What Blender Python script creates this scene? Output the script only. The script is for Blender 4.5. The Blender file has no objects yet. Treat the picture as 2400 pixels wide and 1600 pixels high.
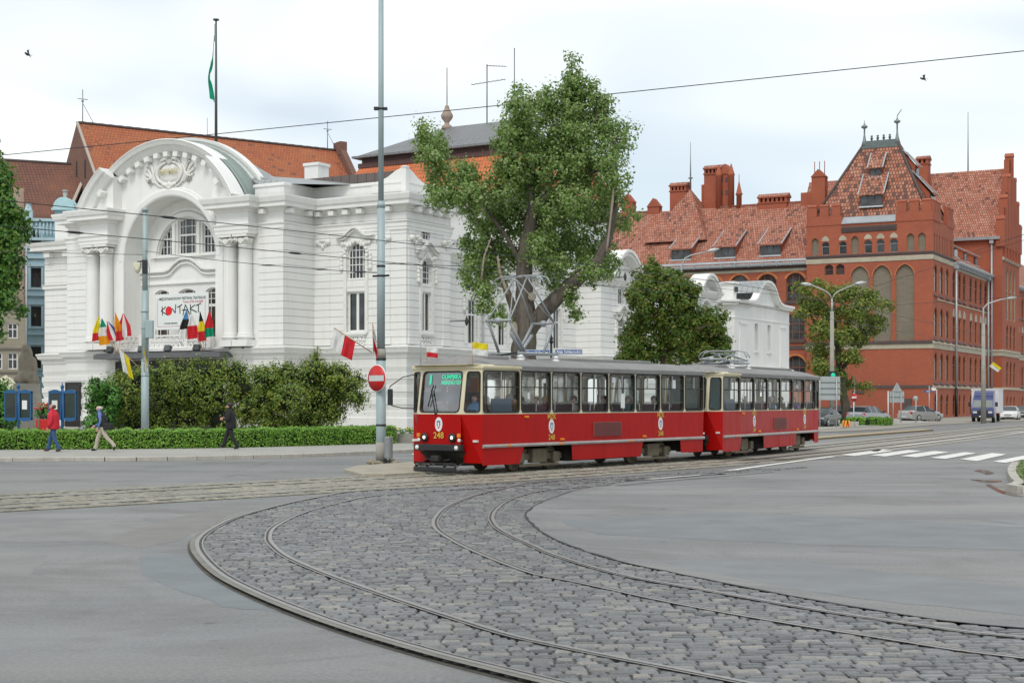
import bpy, bmesh, math, random
import numpy as np
from mathutils import Vector, Matrix
from mathutils.geometry import tessellate_polygon

R = math.radians
SC = bpy.context.scene
COL = SC.collection
# ------------------------------------------------------------------ camera
CH, FPX, HY = 2.0, 3500.0, 938.0          # eye height, focal length in photo pixels, horizon row
cam = bpy.data.cameras.new("camera")
cam.sensor_width = 36.0
cam.lens = 36.0 * FPX / 2400.0
cam.shift_y = (HY - 800.0) / 2400.0
cam.clip_start, cam.clip_end = 0.1, 3000.0
camo = bpy.data.objects.new("camera", cam)
COL.objects.link(camo)
camo.location = (0, 0, CH)
camo.rotation_euler = (R(90), 0, 0)
SC.camera = camo
# ------------------------------------------------------------------ sky and sun
SUN_EL, SUN_AZ = R(52), R(-166)           # azimuth measured from +Y towards +X: behind the viewer, to the left
wd = bpy.data.worlds.new("World"); SC.world = wd; wd.use_nodes = True
nt = wd.node_tree; nt.nodes.clear()
wout = nt.nodes.new("ShaderNodeOutputWorld")
bg = nt.nodes.new("ShaderNodeBackground"); bg.inputs[1].default_value = 0.1
sky = nt.nodes.new("ShaderNodeTexSky"); sky.sky_type = 'NISHITA'; sky.sun_disc = False
sky.sun_elevation = SUN_EL; sky.sun_rotation = SUN_AZ; sky.air_density = 1.0; sky.dust_density = 1.5
tc = nt.nodes.new("ShaderNodeTexCoord")
mp = nt.nodes.new("ShaderNodeMapping"); mp.inputs['Scale'].default_value = (1.3, 1.3, 4.5); mp.inputs['Location'].default_value = (0.55, 0.2, 0.35)
ns = nt.nodes.new("ShaderNodeTexNoise"); ns.inputs['Scale'].default_value = 1.7; ns.inputs['Detail'].default_value = 3; ns.inputs['Roughness'].default_value = 0.42
ns.inputs['Distortion'].default_value = 0.4
rp = nt.nodes.new("ShaderNodeValToRGB"); rp.color_ramp.elements[0].position = 0.40; rp.color_ramp.elements[1].position = 0.60
rp.color_ramp.elements[0].color = (0.45, 0.45, 0.45, 1); rp.color_ramp.elements[1].color = (1, 1, 1, 1)
mx = nt.nodes.new("ShaderNodeMix"); mx.data_type = 'RGBA'
cl = nt.nodes.new("ShaderNodeRGB"); cl.outputs[0].default_value = (8.2, 8.6, 8.6, 1)     # the bright cloud deck
L = nt.links.new
L(tc.outputs['Generated'], mp.inputs[0]); L(mp.outputs[0], ns.inputs[0]); L(ns.outputs[0], rp.inputs[0])
L(rp.outputs[0], mx.inputs[0]); L(sky.outputs[0], mx.inputs[6]); L(cl.outputs[0], mx.inputs[7])
L(mx.outputs[2], bg.inputs[0]); L(bg.outputs[0], wout.inputs[0])
sl = bpy.data.lights.new("sun", 'SUN'); sl.energy = 1.15; sl.angle = R(22); sl.color = (1.0, 0.96, 0.9)
so = bpy.data.objects.new("sun", sl); COL.objects.link(so)
sd = Vector((math.sin(SUN_AZ) * math.cos(SUN_EL), math.cos(SUN_AZ) * math.cos(SUN_EL), math.sin(SUN_EL)))
so.rotation_euler = sd.to_track_quat('Z', 'Y').to_euler(); so.location = (0, 0, 60)
SC.view_settings.view_transform = 'Standard'; SC.view_settings.look = 'None'
SC.view_settings.exposure = 0.40; SC.view_settings.gamma = 1.0
SC.cycles.max_bounces = 6; SC.cycles.transparent_max_bounces = 12

# ------------------------------------------------------------------ helpers
def P(px, py, Y):
    return Vector(((px - 1200) * Y / FPX, Y, CH + (HY - py) * Y / FPX))
def G(px, py, z=0.0):
    Y = (CH - z) * FPX / (py - HY)
    return Vector(((px - 1200) * Y / FPX, Y, z))

def nd(nt, t, ins=None, **props):
    n = nt.nodes.new(t)
    for k, v in props.items(): setattr(n, k, v)
    for k, v in (ins or {}).items():
        s = n.inputs[k]
        if isinstance(v, bpy.types.NodeSocket): nt.links.new(v, s)
        else: s.default_value = v
    return n
def c4(c, k=1.0): return (c[0] * k, c[1] * k, c[2] * k, 1)
def mixc(nt, f, a, b, blend='MIX'):
    n = nt.nodes.new("ShaderNodeMix"); n.data_type = 'RGBA'; n.blend_type = blend
    for i, v in ((0, f), (6, a), (7, b)):
        if isinstance(v, bpy.types.NodeSocket): nt.links.new(v, n.inputs[i])
        else: n.inputs[i].default_value = v
    return n.outputs[2]
def ramp(nt, f, p0, p1, v0=0.0, v1=1.0):
    n = nd(nt, "ShaderNodeMapRange", {0: f, 1: p0, 2: p1, 3: v0, 4: v1}); return n.outputs[0]
def mathn(nt, op, a, b=None):
    d = {0: a}
    if b is not None: d[1] = b
    return nd(nt, "ShaderNodeMath", d, operation=op).outputs[0]
def noise(nt, vec, scale, detail=4, rough=0.5, dist=0.0):
    return nd(nt, "ShaderNodeTexNoise", {'Vector': vec, 'Scale': scale, 'Detail': detail, 'Roughness': rough, 'Distortion': dist}).outputs[0]
def NT(name, rough=0.8, metal=0.0):
    m = bpy.data.materials.new(name); m.use_nodes = True
    b = m.node_tree.nodes['Principled BSDF']
    b.inputs['Roughness'].default_value = rough; b.inputs['Metallic'].default_value = metal
    return m, m.node_tree, b
def coords(nt, which='Object'): return nd(nt, "ShaderNodeTexCoord").outputs[which]
def setbump(nt, b, h, strength=0.3, dist=0.02):
    bp = nd(nt, "ShaderNodeBump", {'Height': h, 'Strength': strength, 'Distance': dist})
    nt.links.new(bp.outputs[0], b.inputs['Normal'])

MAT = {}
def plain(name, col, rough=0.7, metal=0.0, var=0.12, scale=2.0, bump=0.0, dirt=None, coat=0.0):
    """a painted / natural surface with two sizes of tonal wear"""
    if name in MAT: return MAT[name]
    m, nt, b = NT(name, rough, metal)
    o = coords(nt)
    n1 = noise(nt, o, scale, 5, 0.6); n2 = noise(nt, o, scale * 7.3, 3, 0.6)
    f = mathn(nt, 'ADD', mathn(nt, 'MULTIPLY', n1, 0.65), mathn(nt, 'MULTIPLY', n2, 0.35))
    c = mixc(nt, ramp(nt, f, 0.3, 0.7), c4(col, 1 - var), c4(col, 1 + var))
    if dirt:
        n3 = noise(nt, o, scale * 0.6, 6, 0.65)
        c = mixc(nt, ramp(nt, n3, 0.52, 0.75, 0, 0.6), c, c4(dirt))
    nt.links.new(c, b.inputs['Base Color'])
    nt.links.new(ramp(nt, n2, 0.2, 0.8, max(rough - 0.08, 0.02), min(rough + 0.08, 1)), b.inputs['Roughness'])
    if bump: setbump(nt, b, n2, bump, 0.02)
    if coat: b.inputs['Coat Weight'].default_value = coat
    MAT[name] = m; return m

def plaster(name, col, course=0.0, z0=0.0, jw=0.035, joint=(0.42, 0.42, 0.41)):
    """wall render, with horizontal grooves when course > 0: bumped, their shade painted in grey"""
    m, nt, b = NT(name, 0.85)
    uv = coords(nt, 'UV'); o = coords(nt)
    n1 = noise(nt, o, 0.35, 6, 0.6); n2 = noise(nt, o, 3.0, 4, 0.6)
    streak = noise(nt, nd(nt, "ShaderNodeMapping", {0: uv, 3: (1.6, 0.12, 1)}).outputs[0], 1.0, 5, 0.65)
    c = mixc(nt, ramp(nt, n1, 0.35, 0.7), c4(col, 0.95), c4(col, 1.03))
    c = mixc(nt, ramp(nt, streak, 0.5, 0.78, 0, 0.34), c, c4((col[0] * 0.72, col[1] * 0.70, col[2] * 0.64)))
    c = mixc(nt, ramp(nt, n2, 0.5, 0.8, 0, 0.10), c, c4(col, 0.8))
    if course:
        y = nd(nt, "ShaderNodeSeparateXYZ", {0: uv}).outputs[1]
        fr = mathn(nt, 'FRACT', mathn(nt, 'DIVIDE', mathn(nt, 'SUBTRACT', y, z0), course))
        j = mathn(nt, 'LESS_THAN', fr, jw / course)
        c = mixc(nt, j, c, c4(joint))  # shade of the grooves put into the colour as grey lines
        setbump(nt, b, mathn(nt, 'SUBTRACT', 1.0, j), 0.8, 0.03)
    else: setbump(nt, b, n2, 0.12, 0.02)
    nt.links.new(c, b.inputs['Base Color']); MAT[name] = m; return m

def brickmat(name, c1, c2, mortar, w, h, msize=0.015, patch=None, rough=0.85, bump=0.4, dark=None, darkf=0.5, offset=0.5, gloss=None):
    m, nt, b = NT(name, rough)
    uv = coords(nt, 'UV')
    br = nd(nt, "ShaderNodeTexBrick", {'Vector': uv, 'Color1': c4(c1), 'Color2': c4(c2), 'Mortar': c4(mortar), 'Scale': 1.0, 'Mortar Size': msize,
                                      'Mortar Smooth': 0.3, 'Bias': 0.0, 'Brick Width': w, 'Row Height': h}, offset=offset)
    c = br.outputs[0]
    if dark:
        # a second, unrelated per-unit lottery for weathered units
        b2 = nd(nt, "ShaderNodeTexBrick", {'Vector': uv, 'Color1': (0, 0, 0, 1), 'Color2': (1, 1, 1, 1), 'Mortar': (0, 0, 0, 1), 'Scale': 1.0, 'Mortar Size': 0.0,
                                          'Bias': 0.0, 'Brick Width': w, 'Row Height': h}, offset=offset)
        n0 = noise(nt, uv, 0.35, 5, 0.65)
        f = mathn(nt, 'ADD', b2.outputs[0], mathn(nt, 'MULTIPLY', mathn(nt, 'SUBTRACT', n0, 0.5), 1.6))
        c = mixc(nt, ramp(nt, f, 1 - darkf, 1 - darkf + 0.15, 0, 0.85), c, c4(dark))
    if patch:
        n1 = noise(nt, uv, 0.22, 6, 0.6)
        c = mixc(nt, ramp(nt, n1, 0.45, 0.68, 0, 0.65), c, c4(patch))
    n2 = noise(nt, uv, 1.3, 4, 0.6)
    c = mixc(nt, ramp(nt, n2, 0.3, 0.7, 0, 0.3), c, c4(c1, 0.7))
    nt.links.new(c, b.inputs['Base Color'])
    setbump(nt, b, mathn(nt, 'SUBTRACT', 1.0, br.outputs[1]), bump, 0.03)
    MAT[name] = m; return m

def glassmat(name, col=(0.02, 0.025, 0.03), rough=0.06, var=0.5):
    m, nt, b = NT(name, rough)
    o = coords(nt); n1 = noise(nt, o, 0.9, 3, 0.5)
    nt.links.new(mixc(nt, ramp(nt, n1, 0.35, 0.65), c4(col, 1 - var), c4(col, 1 + var)), b.inputs['Base Color'])
    b.inputs['Specular IOR Level'].default_value = 0.6
    setbump(nt, b, noise(nt, o, 1.4, 2, 0.5), 0.06, 0.05)
    MAT[name] = m; return m
def clearglass(name, tint=(0.8, 0.87, 0.86), refl=0.10):
    """thin window glass one looks through"""
    m = bpy.data.materials.new(name); m.use_nodes = True; nt = m.node_tree; nt.nodes.clear()
    out = nd(nt, "ShaderNodeOutputMaterial")
    tr = nd(nt, "ShaderNodeBsdfTransparent", {0: c4(tint)}); gl = nd(nt, "ShaderNodeBsdfGlossy", {0: (1, 1, 1, 1), 'Roughness': 0.03})
    fr = nd(nt, "ShaderNodeFresnel", {0: 1.45})
    f = mathn(nt, 'ADD', fr.outputs[0], refl)
    n = noise(nt, coords(nt), 1.2, 3, 0.5)
    f = mathn(nt, 'MULTIPLY', f, ramp(nt, n, 0.3, 0.7, 0.75, 1.25))
    ms = nd(nt, "ShaderNodeMixShader", {0: f, 1: tr.outputs[0], 2: gl.outputs[0]})
    nt.links.new(ms.outputs[0], out.inputs[0]); MAT[name] = m; return m
def leafmat(name, cols, trans=0.3, rough=0.5):
    """foliage: every leaf takes its own tint; some light passes through"""
    m, nt, b = NT(name, rough)
    gi = nd(nt, "ShaderNodeNewGeometry")
    n1 = noise(nt, coords(nt), 0.8, 3, 0.6)
    cr = nd(nt, "ShaderNodeValToRGB", {0: mathn(nt, 'ADD', mathn(nt, 'MULTIPLY', gi.outputs['Random Per Island'], 0.75), mathn(nt, 'MULTIPLY', n1, 0.25))})
    el = cr.color_ramp.elements
    while len(el) < len(cols): el.new(0.5)
    for i, c in enumerate(cols): el[i].position = 0.08 + 0.84 * i / max(len(cols) - 1, 1); el[i].color = c4(c)
    nt.links.new(cr.outputs[0], b.inputs['Base Color'])
    b.inputs['Specular IOR Level'].default_value = 0.35
    tl = nd(nt, "ShaderNodeBsdfTranslucent", {0: cr.outputs[0]})
    ms = nd(nt, "ShaderNodeMixShader", {0: trans, 1: b.outputs[0], 2: tl.outputs[0]})
    nt.links.new(ms.outputs[0], nt.nodes['Material Output'].inputs[0]); MAT[name] = m; return m

class Pl:
    """a vertical wall plane in a building's own frame: u along (dx,dy), w up, depth into the wall"""
    def __init__(s, ox, oy, dx, dy):
        l = math.hypot(dx, dy); s.o = (ox, oy); s.d = (dx / l, dy / l); s.n = (dy / l, -dx / l)
    def p(s, u, w, dep=0.0):
        return (s.o[0] + s.d[0] * u - s.n[0] * dep, s.o[1] + s.d[1] * u - s.n[1] * dep, w)

class MB:
    """collects shapes and links them as ONE mesh object"""
    def __init__(s): s.v = []; s.f = []; s.m = []; s.s = []
    def add(s, vs, fs, mi=0, sm=False):
        b = len(s.v); s.v += [tuple(v) for v in vs]
        for f in fs: s.f.append(tuple(b + i for i in f)); s.m.append(mi); s.s.append(sm)
        return s
    def box(s, x0, x1, y0, y1, z0, z1, mi=0):
        v = [(x0, y0, z0), (x1, y0, z0), (x1, y1, z0), (x0, y1, z0), (x0, y0, z1), (x1, y0, z1), (x1, y1, z1), (x0, y1, z1)]
        return s.add(v, [(0, 3, 2, 1), (4, 5, 6, 7), (0, 1, 5, 4), (1, 2, 6, 5), (2, 3, 7, 6), (3, 0, 4, 7)], mi)
    def bbox(s, x0, x1, y0, y1, z0, z1, b=0.02, mi=0):
        """box with chamfered edges"""
        bm = bmesh.new(); bmesh.ops.create_cube(bm, size=1.0)
        for v in bm.verts: v.co = Vector(((x0 + x1) / 2 + v.co.x * (x1 - x0), (y0 + y1) / 2 + v.co.y * (y1 - y0), (z0 + z1) / 2 + v.co.z * (z1 - z0)))
        bmesh.ops.bevel(bm, geom=bm.edges[:], offset=b, segments=2, affect='EDGES', profile=0.6)
        return s.addbm(bm, mi)
    def addbm(s, bm, mi=0, sm=False):
        bm.verts.index_update()
        s.add([v.co[:] for v in bm.verts], [[v.index for v in f.verts] for f in bm.faces], mi, sm); bm.free(); return s
    def hexa(s, pts, mi=0):
        return s.add(pts, [(0, 3, 2, 1), (4, 5, 6, 7), (0, 1, 5, 4), (1, 2, 6, 5), (2, 3, 7, 6), (3, 0, 4, 7)], mi)
    def obox(s, a, b, w, h, up=(0, 0, 1), mi=0):
        """bar of section w x h from a to b"""
        a = Vector(a); b = Vector(b); d = (b - a).normalized(); up = Vector(up)
        if abs(d.dot(up)) > 0.98: up = Vector((1, 0, 0))
        sx = d.cross(up).normalized(); sy = sx.cross(d)
        q = lambda p: [p - sx * w / 2 - sy * h / 2, p + sx * w / 2 - sy * h / 2, p + sx * w / 2 + sy * h / 2, p - sx * w / 2 + sy * h / 2]
        return s.add(q(a) + q(b), [(0, 3, 2, 1), (4, 5, 6, 7), (0, 1, 5, 4), (1, 2, 6, 5), (2, 3, 7, 6), (3, 0, 4, 7)], mi)
    def prism(s, poly, fn0, fn1, mi=0, caps=True):
        """solid between two images of one 2-D outline"""
        n = len(poly); v = [fn0(*p) for p in poly] + [fn1(*p) for p in poly]
        fs = [(i, (i + 1) % n, n + (i + 1) % n, n + i) for i in range(n)]
        if caps:
            t = tessellate_polygon([[Vector((p[0], p[1], 0)) for p in poly]])
            fs += [tuple(x) for x in t] + [tuple(n + i for i in x[::-1]) for x in t]
        return s.add(v, fs, mi)
    def tube(s, path, r, n=8, mi=0, caps=True, sm=True):
        path = [Vector(p) for p in path]; k = len(path)
        rs = r if hasattr(r, '__len__') else [r] * k
        up = None; vs = []
        for i, p in enumerate(path):
            t = (path[min(i + 1, k - 1)] - path[max(i - 1, 0)])
            t = t.normalized() if t.length > 1e-9 else Vector((0, 0, 1))
            if up is None: up = Vector((1, 0, 0)) if abs(t.x) < 0.9 else Vector((0, 1, 0))
            a = (up - t * up.dot(t)); a = a.normalized() if a.length > 1e-6 else t.orthogonal().normalized()
            b = t.cross(a); up = a
            for j in range(n):
                an = 2 * math.pi * j / n
                vs.append(p + (a * math.cos(an) + b * math.sin(an)) * rs[i])
        fs = [(i * n + j, i * n + (j + 1) % n, (i + 1) * n + (j + 1) % n, (i + 1) * n + j) for i in range(k - 1) for j in range(n)]
        s.add(vs, fs, mi, sm)
        if caps:
            b = len(s.v) - len(vs)
            s.f.append(tuple(b + j for j in range(n))[::-1]); s.m.append(mi); s.s.append(False)
            s.f.append(tuple(b + (k - 1) * n + j for j in range(n))); s.m.append(mi); s.s.append(False)
        return s
    def lathe(s, prof, c=(0, 0, 0), n=16, mi=0, sm=True, axis='z', sx=1.0, sy=1.0):
        vs = []
        for r, z in prof:
            for j in range(n):
                a = 2 * math.pi * j / n; x, y = r * math.cos(a) * sx, r * math.sin(a) * sy
                q = (x, y, z) if axis == 'z' else (z, x, y) if axis == 'x' else (x, z, y)
                vs.append((c[0] + q[0], c[1] + q[1], c[2] + q[2]))
        k = len(prof)
        fs = [(i * n + j, i * n + (j + 1) % n, (i + 1) * n + (j + 1) % n, (i + 1) * n + j) for i in range(k - 1) for j in range(n)]
        fs += [tuple(range(n))[::-1], tuple((k - 1) * n + j for j in range(n))]
        return s.add(vs, fs, mi, sm)
    def ball(s, c, r, n=10, mi=0):
        r = r if hasattr(r, '__len__') else (r, r, r)
        prof = [(max(math.sin(math.pi * i / n), 0.001), -math.cos(math.pi * i / n)) for i in range(n + 1)]
        vs = []
        for a, z in prof:
            for j in range(n * 2):
                t = math.pi * j / n
                vs.append((c[0] + a * math.cos(t) * r[0], c[1] + a * math.sin(t) * r[1], c[2] + z * r[2]))
        m = n * 2
        return s.add(vs, [(i * m + j, i * m + (j + 1) % m, (i + 1) * m + (j + 1) % m, (i + 1) * m + j) for i in range(n) for j in range(m)], mi, True)
    def sweep(s, path, prof, closed=False, mi=0, sm=False):
        """profile (out, z) carried along a plan path; out is to the right of travel, mitred at corners"""
        n = len(path); offs = []
        for i in range(n):
            def dirn(a, b):
                x, y = path[b][0] - path[a][0], path[b][1] - path[a][1]; l = math.hypot(x, y); return (x / l, y / l)
            d0 = dirn((i - 1) % n, i) if (i > 0 or closed) else None
            d1 = dirn(i, (i + 1) % n) if (i < n - 1 or closed) else None
            d0 = d0 or d1; d1 = d1 or d0
            n0 = (d0[1], -d0[0]); n1 = (d1[1], -d1[0])
            bx, by = n0[0] + n1[0], n0[1] + n1[1]; k = 1 + n0[0] * n1[0] + n0[1] * n1[1]
            if k < 0.05: k = 0.05
            offs.append((bx / k, by / k))
        vs = [(p[0] + o[0] * out, p[1] + o[1] * out, z) for p, o in zip(path, offs) for out, z in prof]
        m = len(prof); fs = []
        for i in range(n if closed else n - 1):
            j = (i + 1) % n
            for q in range(m - 1): fs.append((i * m + q, j * m + q, j * m + q + 1, i * m + q + 1))
        if not closed:
            fs += [tuple(range(m))[::-1], tuple((n - 1) * m + q for q in range(m))]
        return s.add(vs, fs, mi, sm)
    def arc(s, cx, cz, r, a0, a1, prof, n=24, mi=0, sm=False):
        """profile (dr, y) carried round an arc in the xz plane; angles from straight up, positive to +x"""
        vs = []; m = len(prof)
        for i in range(n + 1):
            a = a0 + (a1 - a0) * i / n
            for dr, y in prof: vs.append((cx + (r + dr) * math.sin(a), y, cz + (r + dr) * math.cos(a)))
        fs = [(i * m + q, (i + 1) * m + q, (i + 1) * m + q + 1, i * m + q + 1) for i in range(n) for q in range(m - 1)]
        fs += [tuple(range(m)), tuple(n * m + q for q in range(m))[::-1]]
        return s.add(vs, fs, mi, sm)
    def wall(s, pl, outline, holes=(), reveal=0.3, mi=0, mr=None):
        """sheet of wall with openings; each opening gets its reveals"""
        mr = mi if mr is None else mr
        loops = [outline] + list(holes); flat = [p for l in loops for p in l]
        t = tessellate_polygon([[Vector((a, b, 0)) for a, b in l] for l in loops])
        s.add([pl.p(a, b) for a, b in flat], [tuple(x) for x in t], mi)
        for h in holes:
            n = len(h); s.add([pl.p(a, b) for a, b in h] + [pl.p(a, b, reveal) for a, b in h], [(i, (i + 1) % n, n + (i + 1) % n, n + i) for i in range(n)], mr)
        return s
    def build(s, name, mats, parent=None, loc=None, rotz=None):
        me = bpy.data.meshes.new(name)
        me.from_pydata(s.v, [], s.f)
        mats = mats if isinstance(mats, (list, tuple)) else [mats]
        for m in mats: me.materials.append(m)
        npoly = len(me.polygons)
        if npoly:
            me.polygons.foreach_set("material_index", s.m); me.polygons.foreach_set("use_smooth", s.s)
            uvs(me)
        o = bpy.data.objects.new(name, me); COL.objects.link(o)
        if parent: o.parent = parent
        if loc is not None: o.location = loc
        if rotz is not None: o.rotation_euler = (0, 0, rotz)
        return o

def uvs(me):
    """metres along and up each face, so every pattern has its real size"""
    npoly, nl, nv = len(me.polygons), len(me.loops), len(me.vertices)
    nrm = np.empty(npoly * 3); me.polygons.foreach_get("normal", nrm); nrm = nrm.reshape(-1, 3)
    tot = np.empty(npoly, dtype=np.int32); me.polygons.foreach_get("loop_total", tot)
    vi = np.empty(nl, dtype=np.int32); me.loops.foreach_get("vertex_index", vi)
    co = np.empty(nv * 3); me.vertices.foreach_get("co", co); co = co.reshape(-1, 3)
    t = np.stack([-nrm[:, 1], nrm[:, 0], np.zeros(npoly)], 1); l = np.linalg.norm(t, axis=1)
    t[l < 0.05] = (1, 0, 0); l[l < 0.05] = 1; t /= l[:, None]
    b = np.cross(nrm, t)
    T = np.repeat(t, tot, 0); B = np.repeat(b, tot, 0); c = co[vi]
    u = np.stack([(c * T).sum(1), (c * B).sum(1)], 1)
    lay = me.uv_layers.new(name="uv"); lay.data.foreach_set("uv", u.astype(np.float32).ravel())

def tag(o, label=None, cat=None, group=None, kind=None):
    if label: o["label"] = label
    if cat: o["category"] = cat
    if group: o["group"] = group
    if kind: o["kind"] = kind
    return o
def empty(name, loc=(0, 0, 0), rotz=0.0, label=None, cat=None, group=None):
    o = bpy.data.objects.new(name, None); COL.objects.link(o); o.empty_display_size = 0.3
    o.location = loc; o.rotation_euler = (0, 0, rotz)
    return tag(o, label, cat, group)
def copy_tree(o, parent=None):
    c = o.copy(); COL.objects.link(c)
    if parent: c.parent = parent
    for ch in [x for x in bpy.data.objects if x.parent == o]: copy_tree(ch, c)
    return c
def struct(mb, name, mats): return tag(mb.build(name, mats), kind='structure')

def arcpts(cx, cz, r, a0, a1, n=10):
    return [(cx + r * math.sin(a0 + (a1 - a0) * i / n), cz + r * math.cos(a0 + (a1 - a0) * i / n)) for i in range(n + 1)]
def rect(u0, u1, w0, w1): return [(u0, w0), (u1, w0), (u1, w1), (u0, w1)]
def round_top(u0, u1, w0, w1, rise=None, n=8):
    """opening with a segmental or round head whose crown is at w1"""
    h = (u1 - u0) / 2; rise = h if rise is None else rise
    rr = (h * h + rise * rise) / (2 * rise); a = math.asin(min(h / rr, 1.0)); c = (u0 + u1) / 2
    return [(u0, w0), (u1, w0)] + arcpts(c, w1 - rr, rr, a, -a, n)
def pointed(u0, u1, w0, w1, n=5):
    """opening with a pointed head"""
    h = (u1 - u0) / 2; c = (u0 + u1) / 2; rise = h * 1.25; rr = (h * h + rise * rise) / (2 * h); sp = w1 - rise
    a = math.asin(rise / rr)
    right = [(u1 - rr + rr * math.cos(a * i / n), sp + rr * math.sin(a * i / n)) for i in range(n + 1)]
    left = [(u0 + rr - rr * math.cos(a * i / n), sp + rr * math.sin(a * i / n)) for i in range(n - 1, -1, -1)]
    return [(u0, w0), (u1, w0)] + right + left
def span(poly, axis, val):
    """where a line across the outline at this coordinate enters and leaves it"""
    r = []
    for (a, b) in zip(poly, poly[1:] + poly[:1]):
        if (a[axis] - val) * (b[axis] - val) < 0:
            t = (val - a[axis]) / (b[axis] - a[axis]); r.append(a[1 - axis] + t * (b[1 - axis] - a[1 - axis]))
    return (min(r), max(r)) if len(r) >= 2 else None
def window(pl, poly, parent, frame, pane, dep=0.2, ft=0.07, bars_u=(), bars_w=(), bt=0.04, thick=None, label=None, name='window'):
    """window: frame and glazing bars as the part, its glass as a sub-part"""
    mb = MB(); us = [p[0] for p in poly]; ws = [p[1] for p in poly]
    cu, cw = (min(us) + max(us)) / 2, (min(ws) + max(ws)) / 2; hu, hw = (max(us) - min(us)) / 2, (max(ws) - min(ws)) / 2
    ku, kw = 1 - ft / hu, 1 - ft / hw
    inn = [(cu + (a - cu) * ku, cw + (b - cw) * kw) for a, b in poly]; n = len(poly)
    mb.add([pl.p(a, b, dep - 0.04) for a, b in poly] + [pl.p(a, b, dep - 0.04) for a, b in inn] + [pl.p(a, b, dep + 0.03) for a, b in inn],
           [(i, (i + 1) % n, n + (i + 1) % n, n + i) for i in range(n)] + [(n + i, n + (i + 1) % n, 2 * n + (i + 1) % n, 2 * n + i) for i in range(n)])
    for k, u in enumerate(bars_u):
        t = thick[k] if thick else bt; sp = span(inn, 0, u)
        if sp: mb.hexa([pl.p(u - t / 2, sp[0], dep - 0.03), pl.p(u + t / 2, sp[0], dep - 0.03), pl.p(u + t / 2, sp[0], dep + 0.02), pl.p(u - t / 2, sp[0], dep + 0.02),
                        pl.p(u - t / 2, sp[1], dep - 0.03), pl.p(u + t / 2, sp[1], dep - 0.03), pl.p(u + t / 2, sp[1], dep + 0.02), pl.p(u - t / 2, sp[1], dep + 0.02)])
    for w in bars_w:
        t = bt; w, t = (w if isinstance(w, tuple) else (w, bt)); sp = span(inn, 1, w)
        if sp: mb.hexa([pl.p(sp[0], w - t / 2, dep - 0.036), pl.p(sp[1], w - t / 2, dep - 0.036), pl.p(sp[1], w - t / 2, dep + 0.022), pl.p(sp[0], w - t / 2, dep + 0.022),
                        pl.p(sp[0], w + t / 2, dep - 0.036), pl.p(sp[1], w + t / 2, dep - 0.036), pl.p(sp[1], w + t / 2, dep + 0.022), pl.p(sp[0], w + t / 2, dep + 0.022)])
    o = mb.build(name, frame, parent)
    g = MB(); t = tessellate_polygon([[Vector((a, b, 0)) for a, b in inn]])
    g.add([pl.p(a, b, dep + 0.025) for a, b in inn], [tuple(x) for x in t]).build('pane', pane, o)
    if label: o['label'] = label
    return o
def even(a, b, n): return [a + (b - a) * (i + 1) / (n + 1) for i in range(n)]
def text_mesh(txt, size, mat_, parent, mtx, name='lettering', align='CENTER', bold=0.0, sx=1.0, shear=0.0, spacing=1.0, ext=0.0):
    cu = bpy.data.curves.new(name, 'FONT'); cu.body = txt; cu.size = size; cu.align_x = align; cu.align_y = 'CENTER'
    cu.offset = bold; cu.shear = shear; cu.space_character = spacing; cu.extrude = ext; cu.resolution_u = 3
    o = bpy.data.objects.new(name, cu); COL.objects.link(o)
    bpy.context.view_layer.update()
    me = bpy.data.meshes.new_from_object(o.evaluated_get(bpy.context.evaluated_depsgraph_get()))
    bpy.data.objects.remove(o); bpy.data.curves.remove(cu)
    me.transform(mtx @ Matrix.Diagonal((sx, 1, 1, 1)))
    me.materials.clear(); me.materials.append(mat_)
    o = bpy.data.objects.new(name, me); COL.objects.link(o); o.parent = parent
    return o
def facing(origin, right, up):
    """matrix that stands flat lettering up on a surface"""
    r = Vector(right).normalized(); u = Vector(up).normalized(); n = r.cross(u)
    m = Matrix((r, u, n)).transposed().to_4x4(); m.translation = Vector(origin); return m
rng = random.Random(7)
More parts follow.
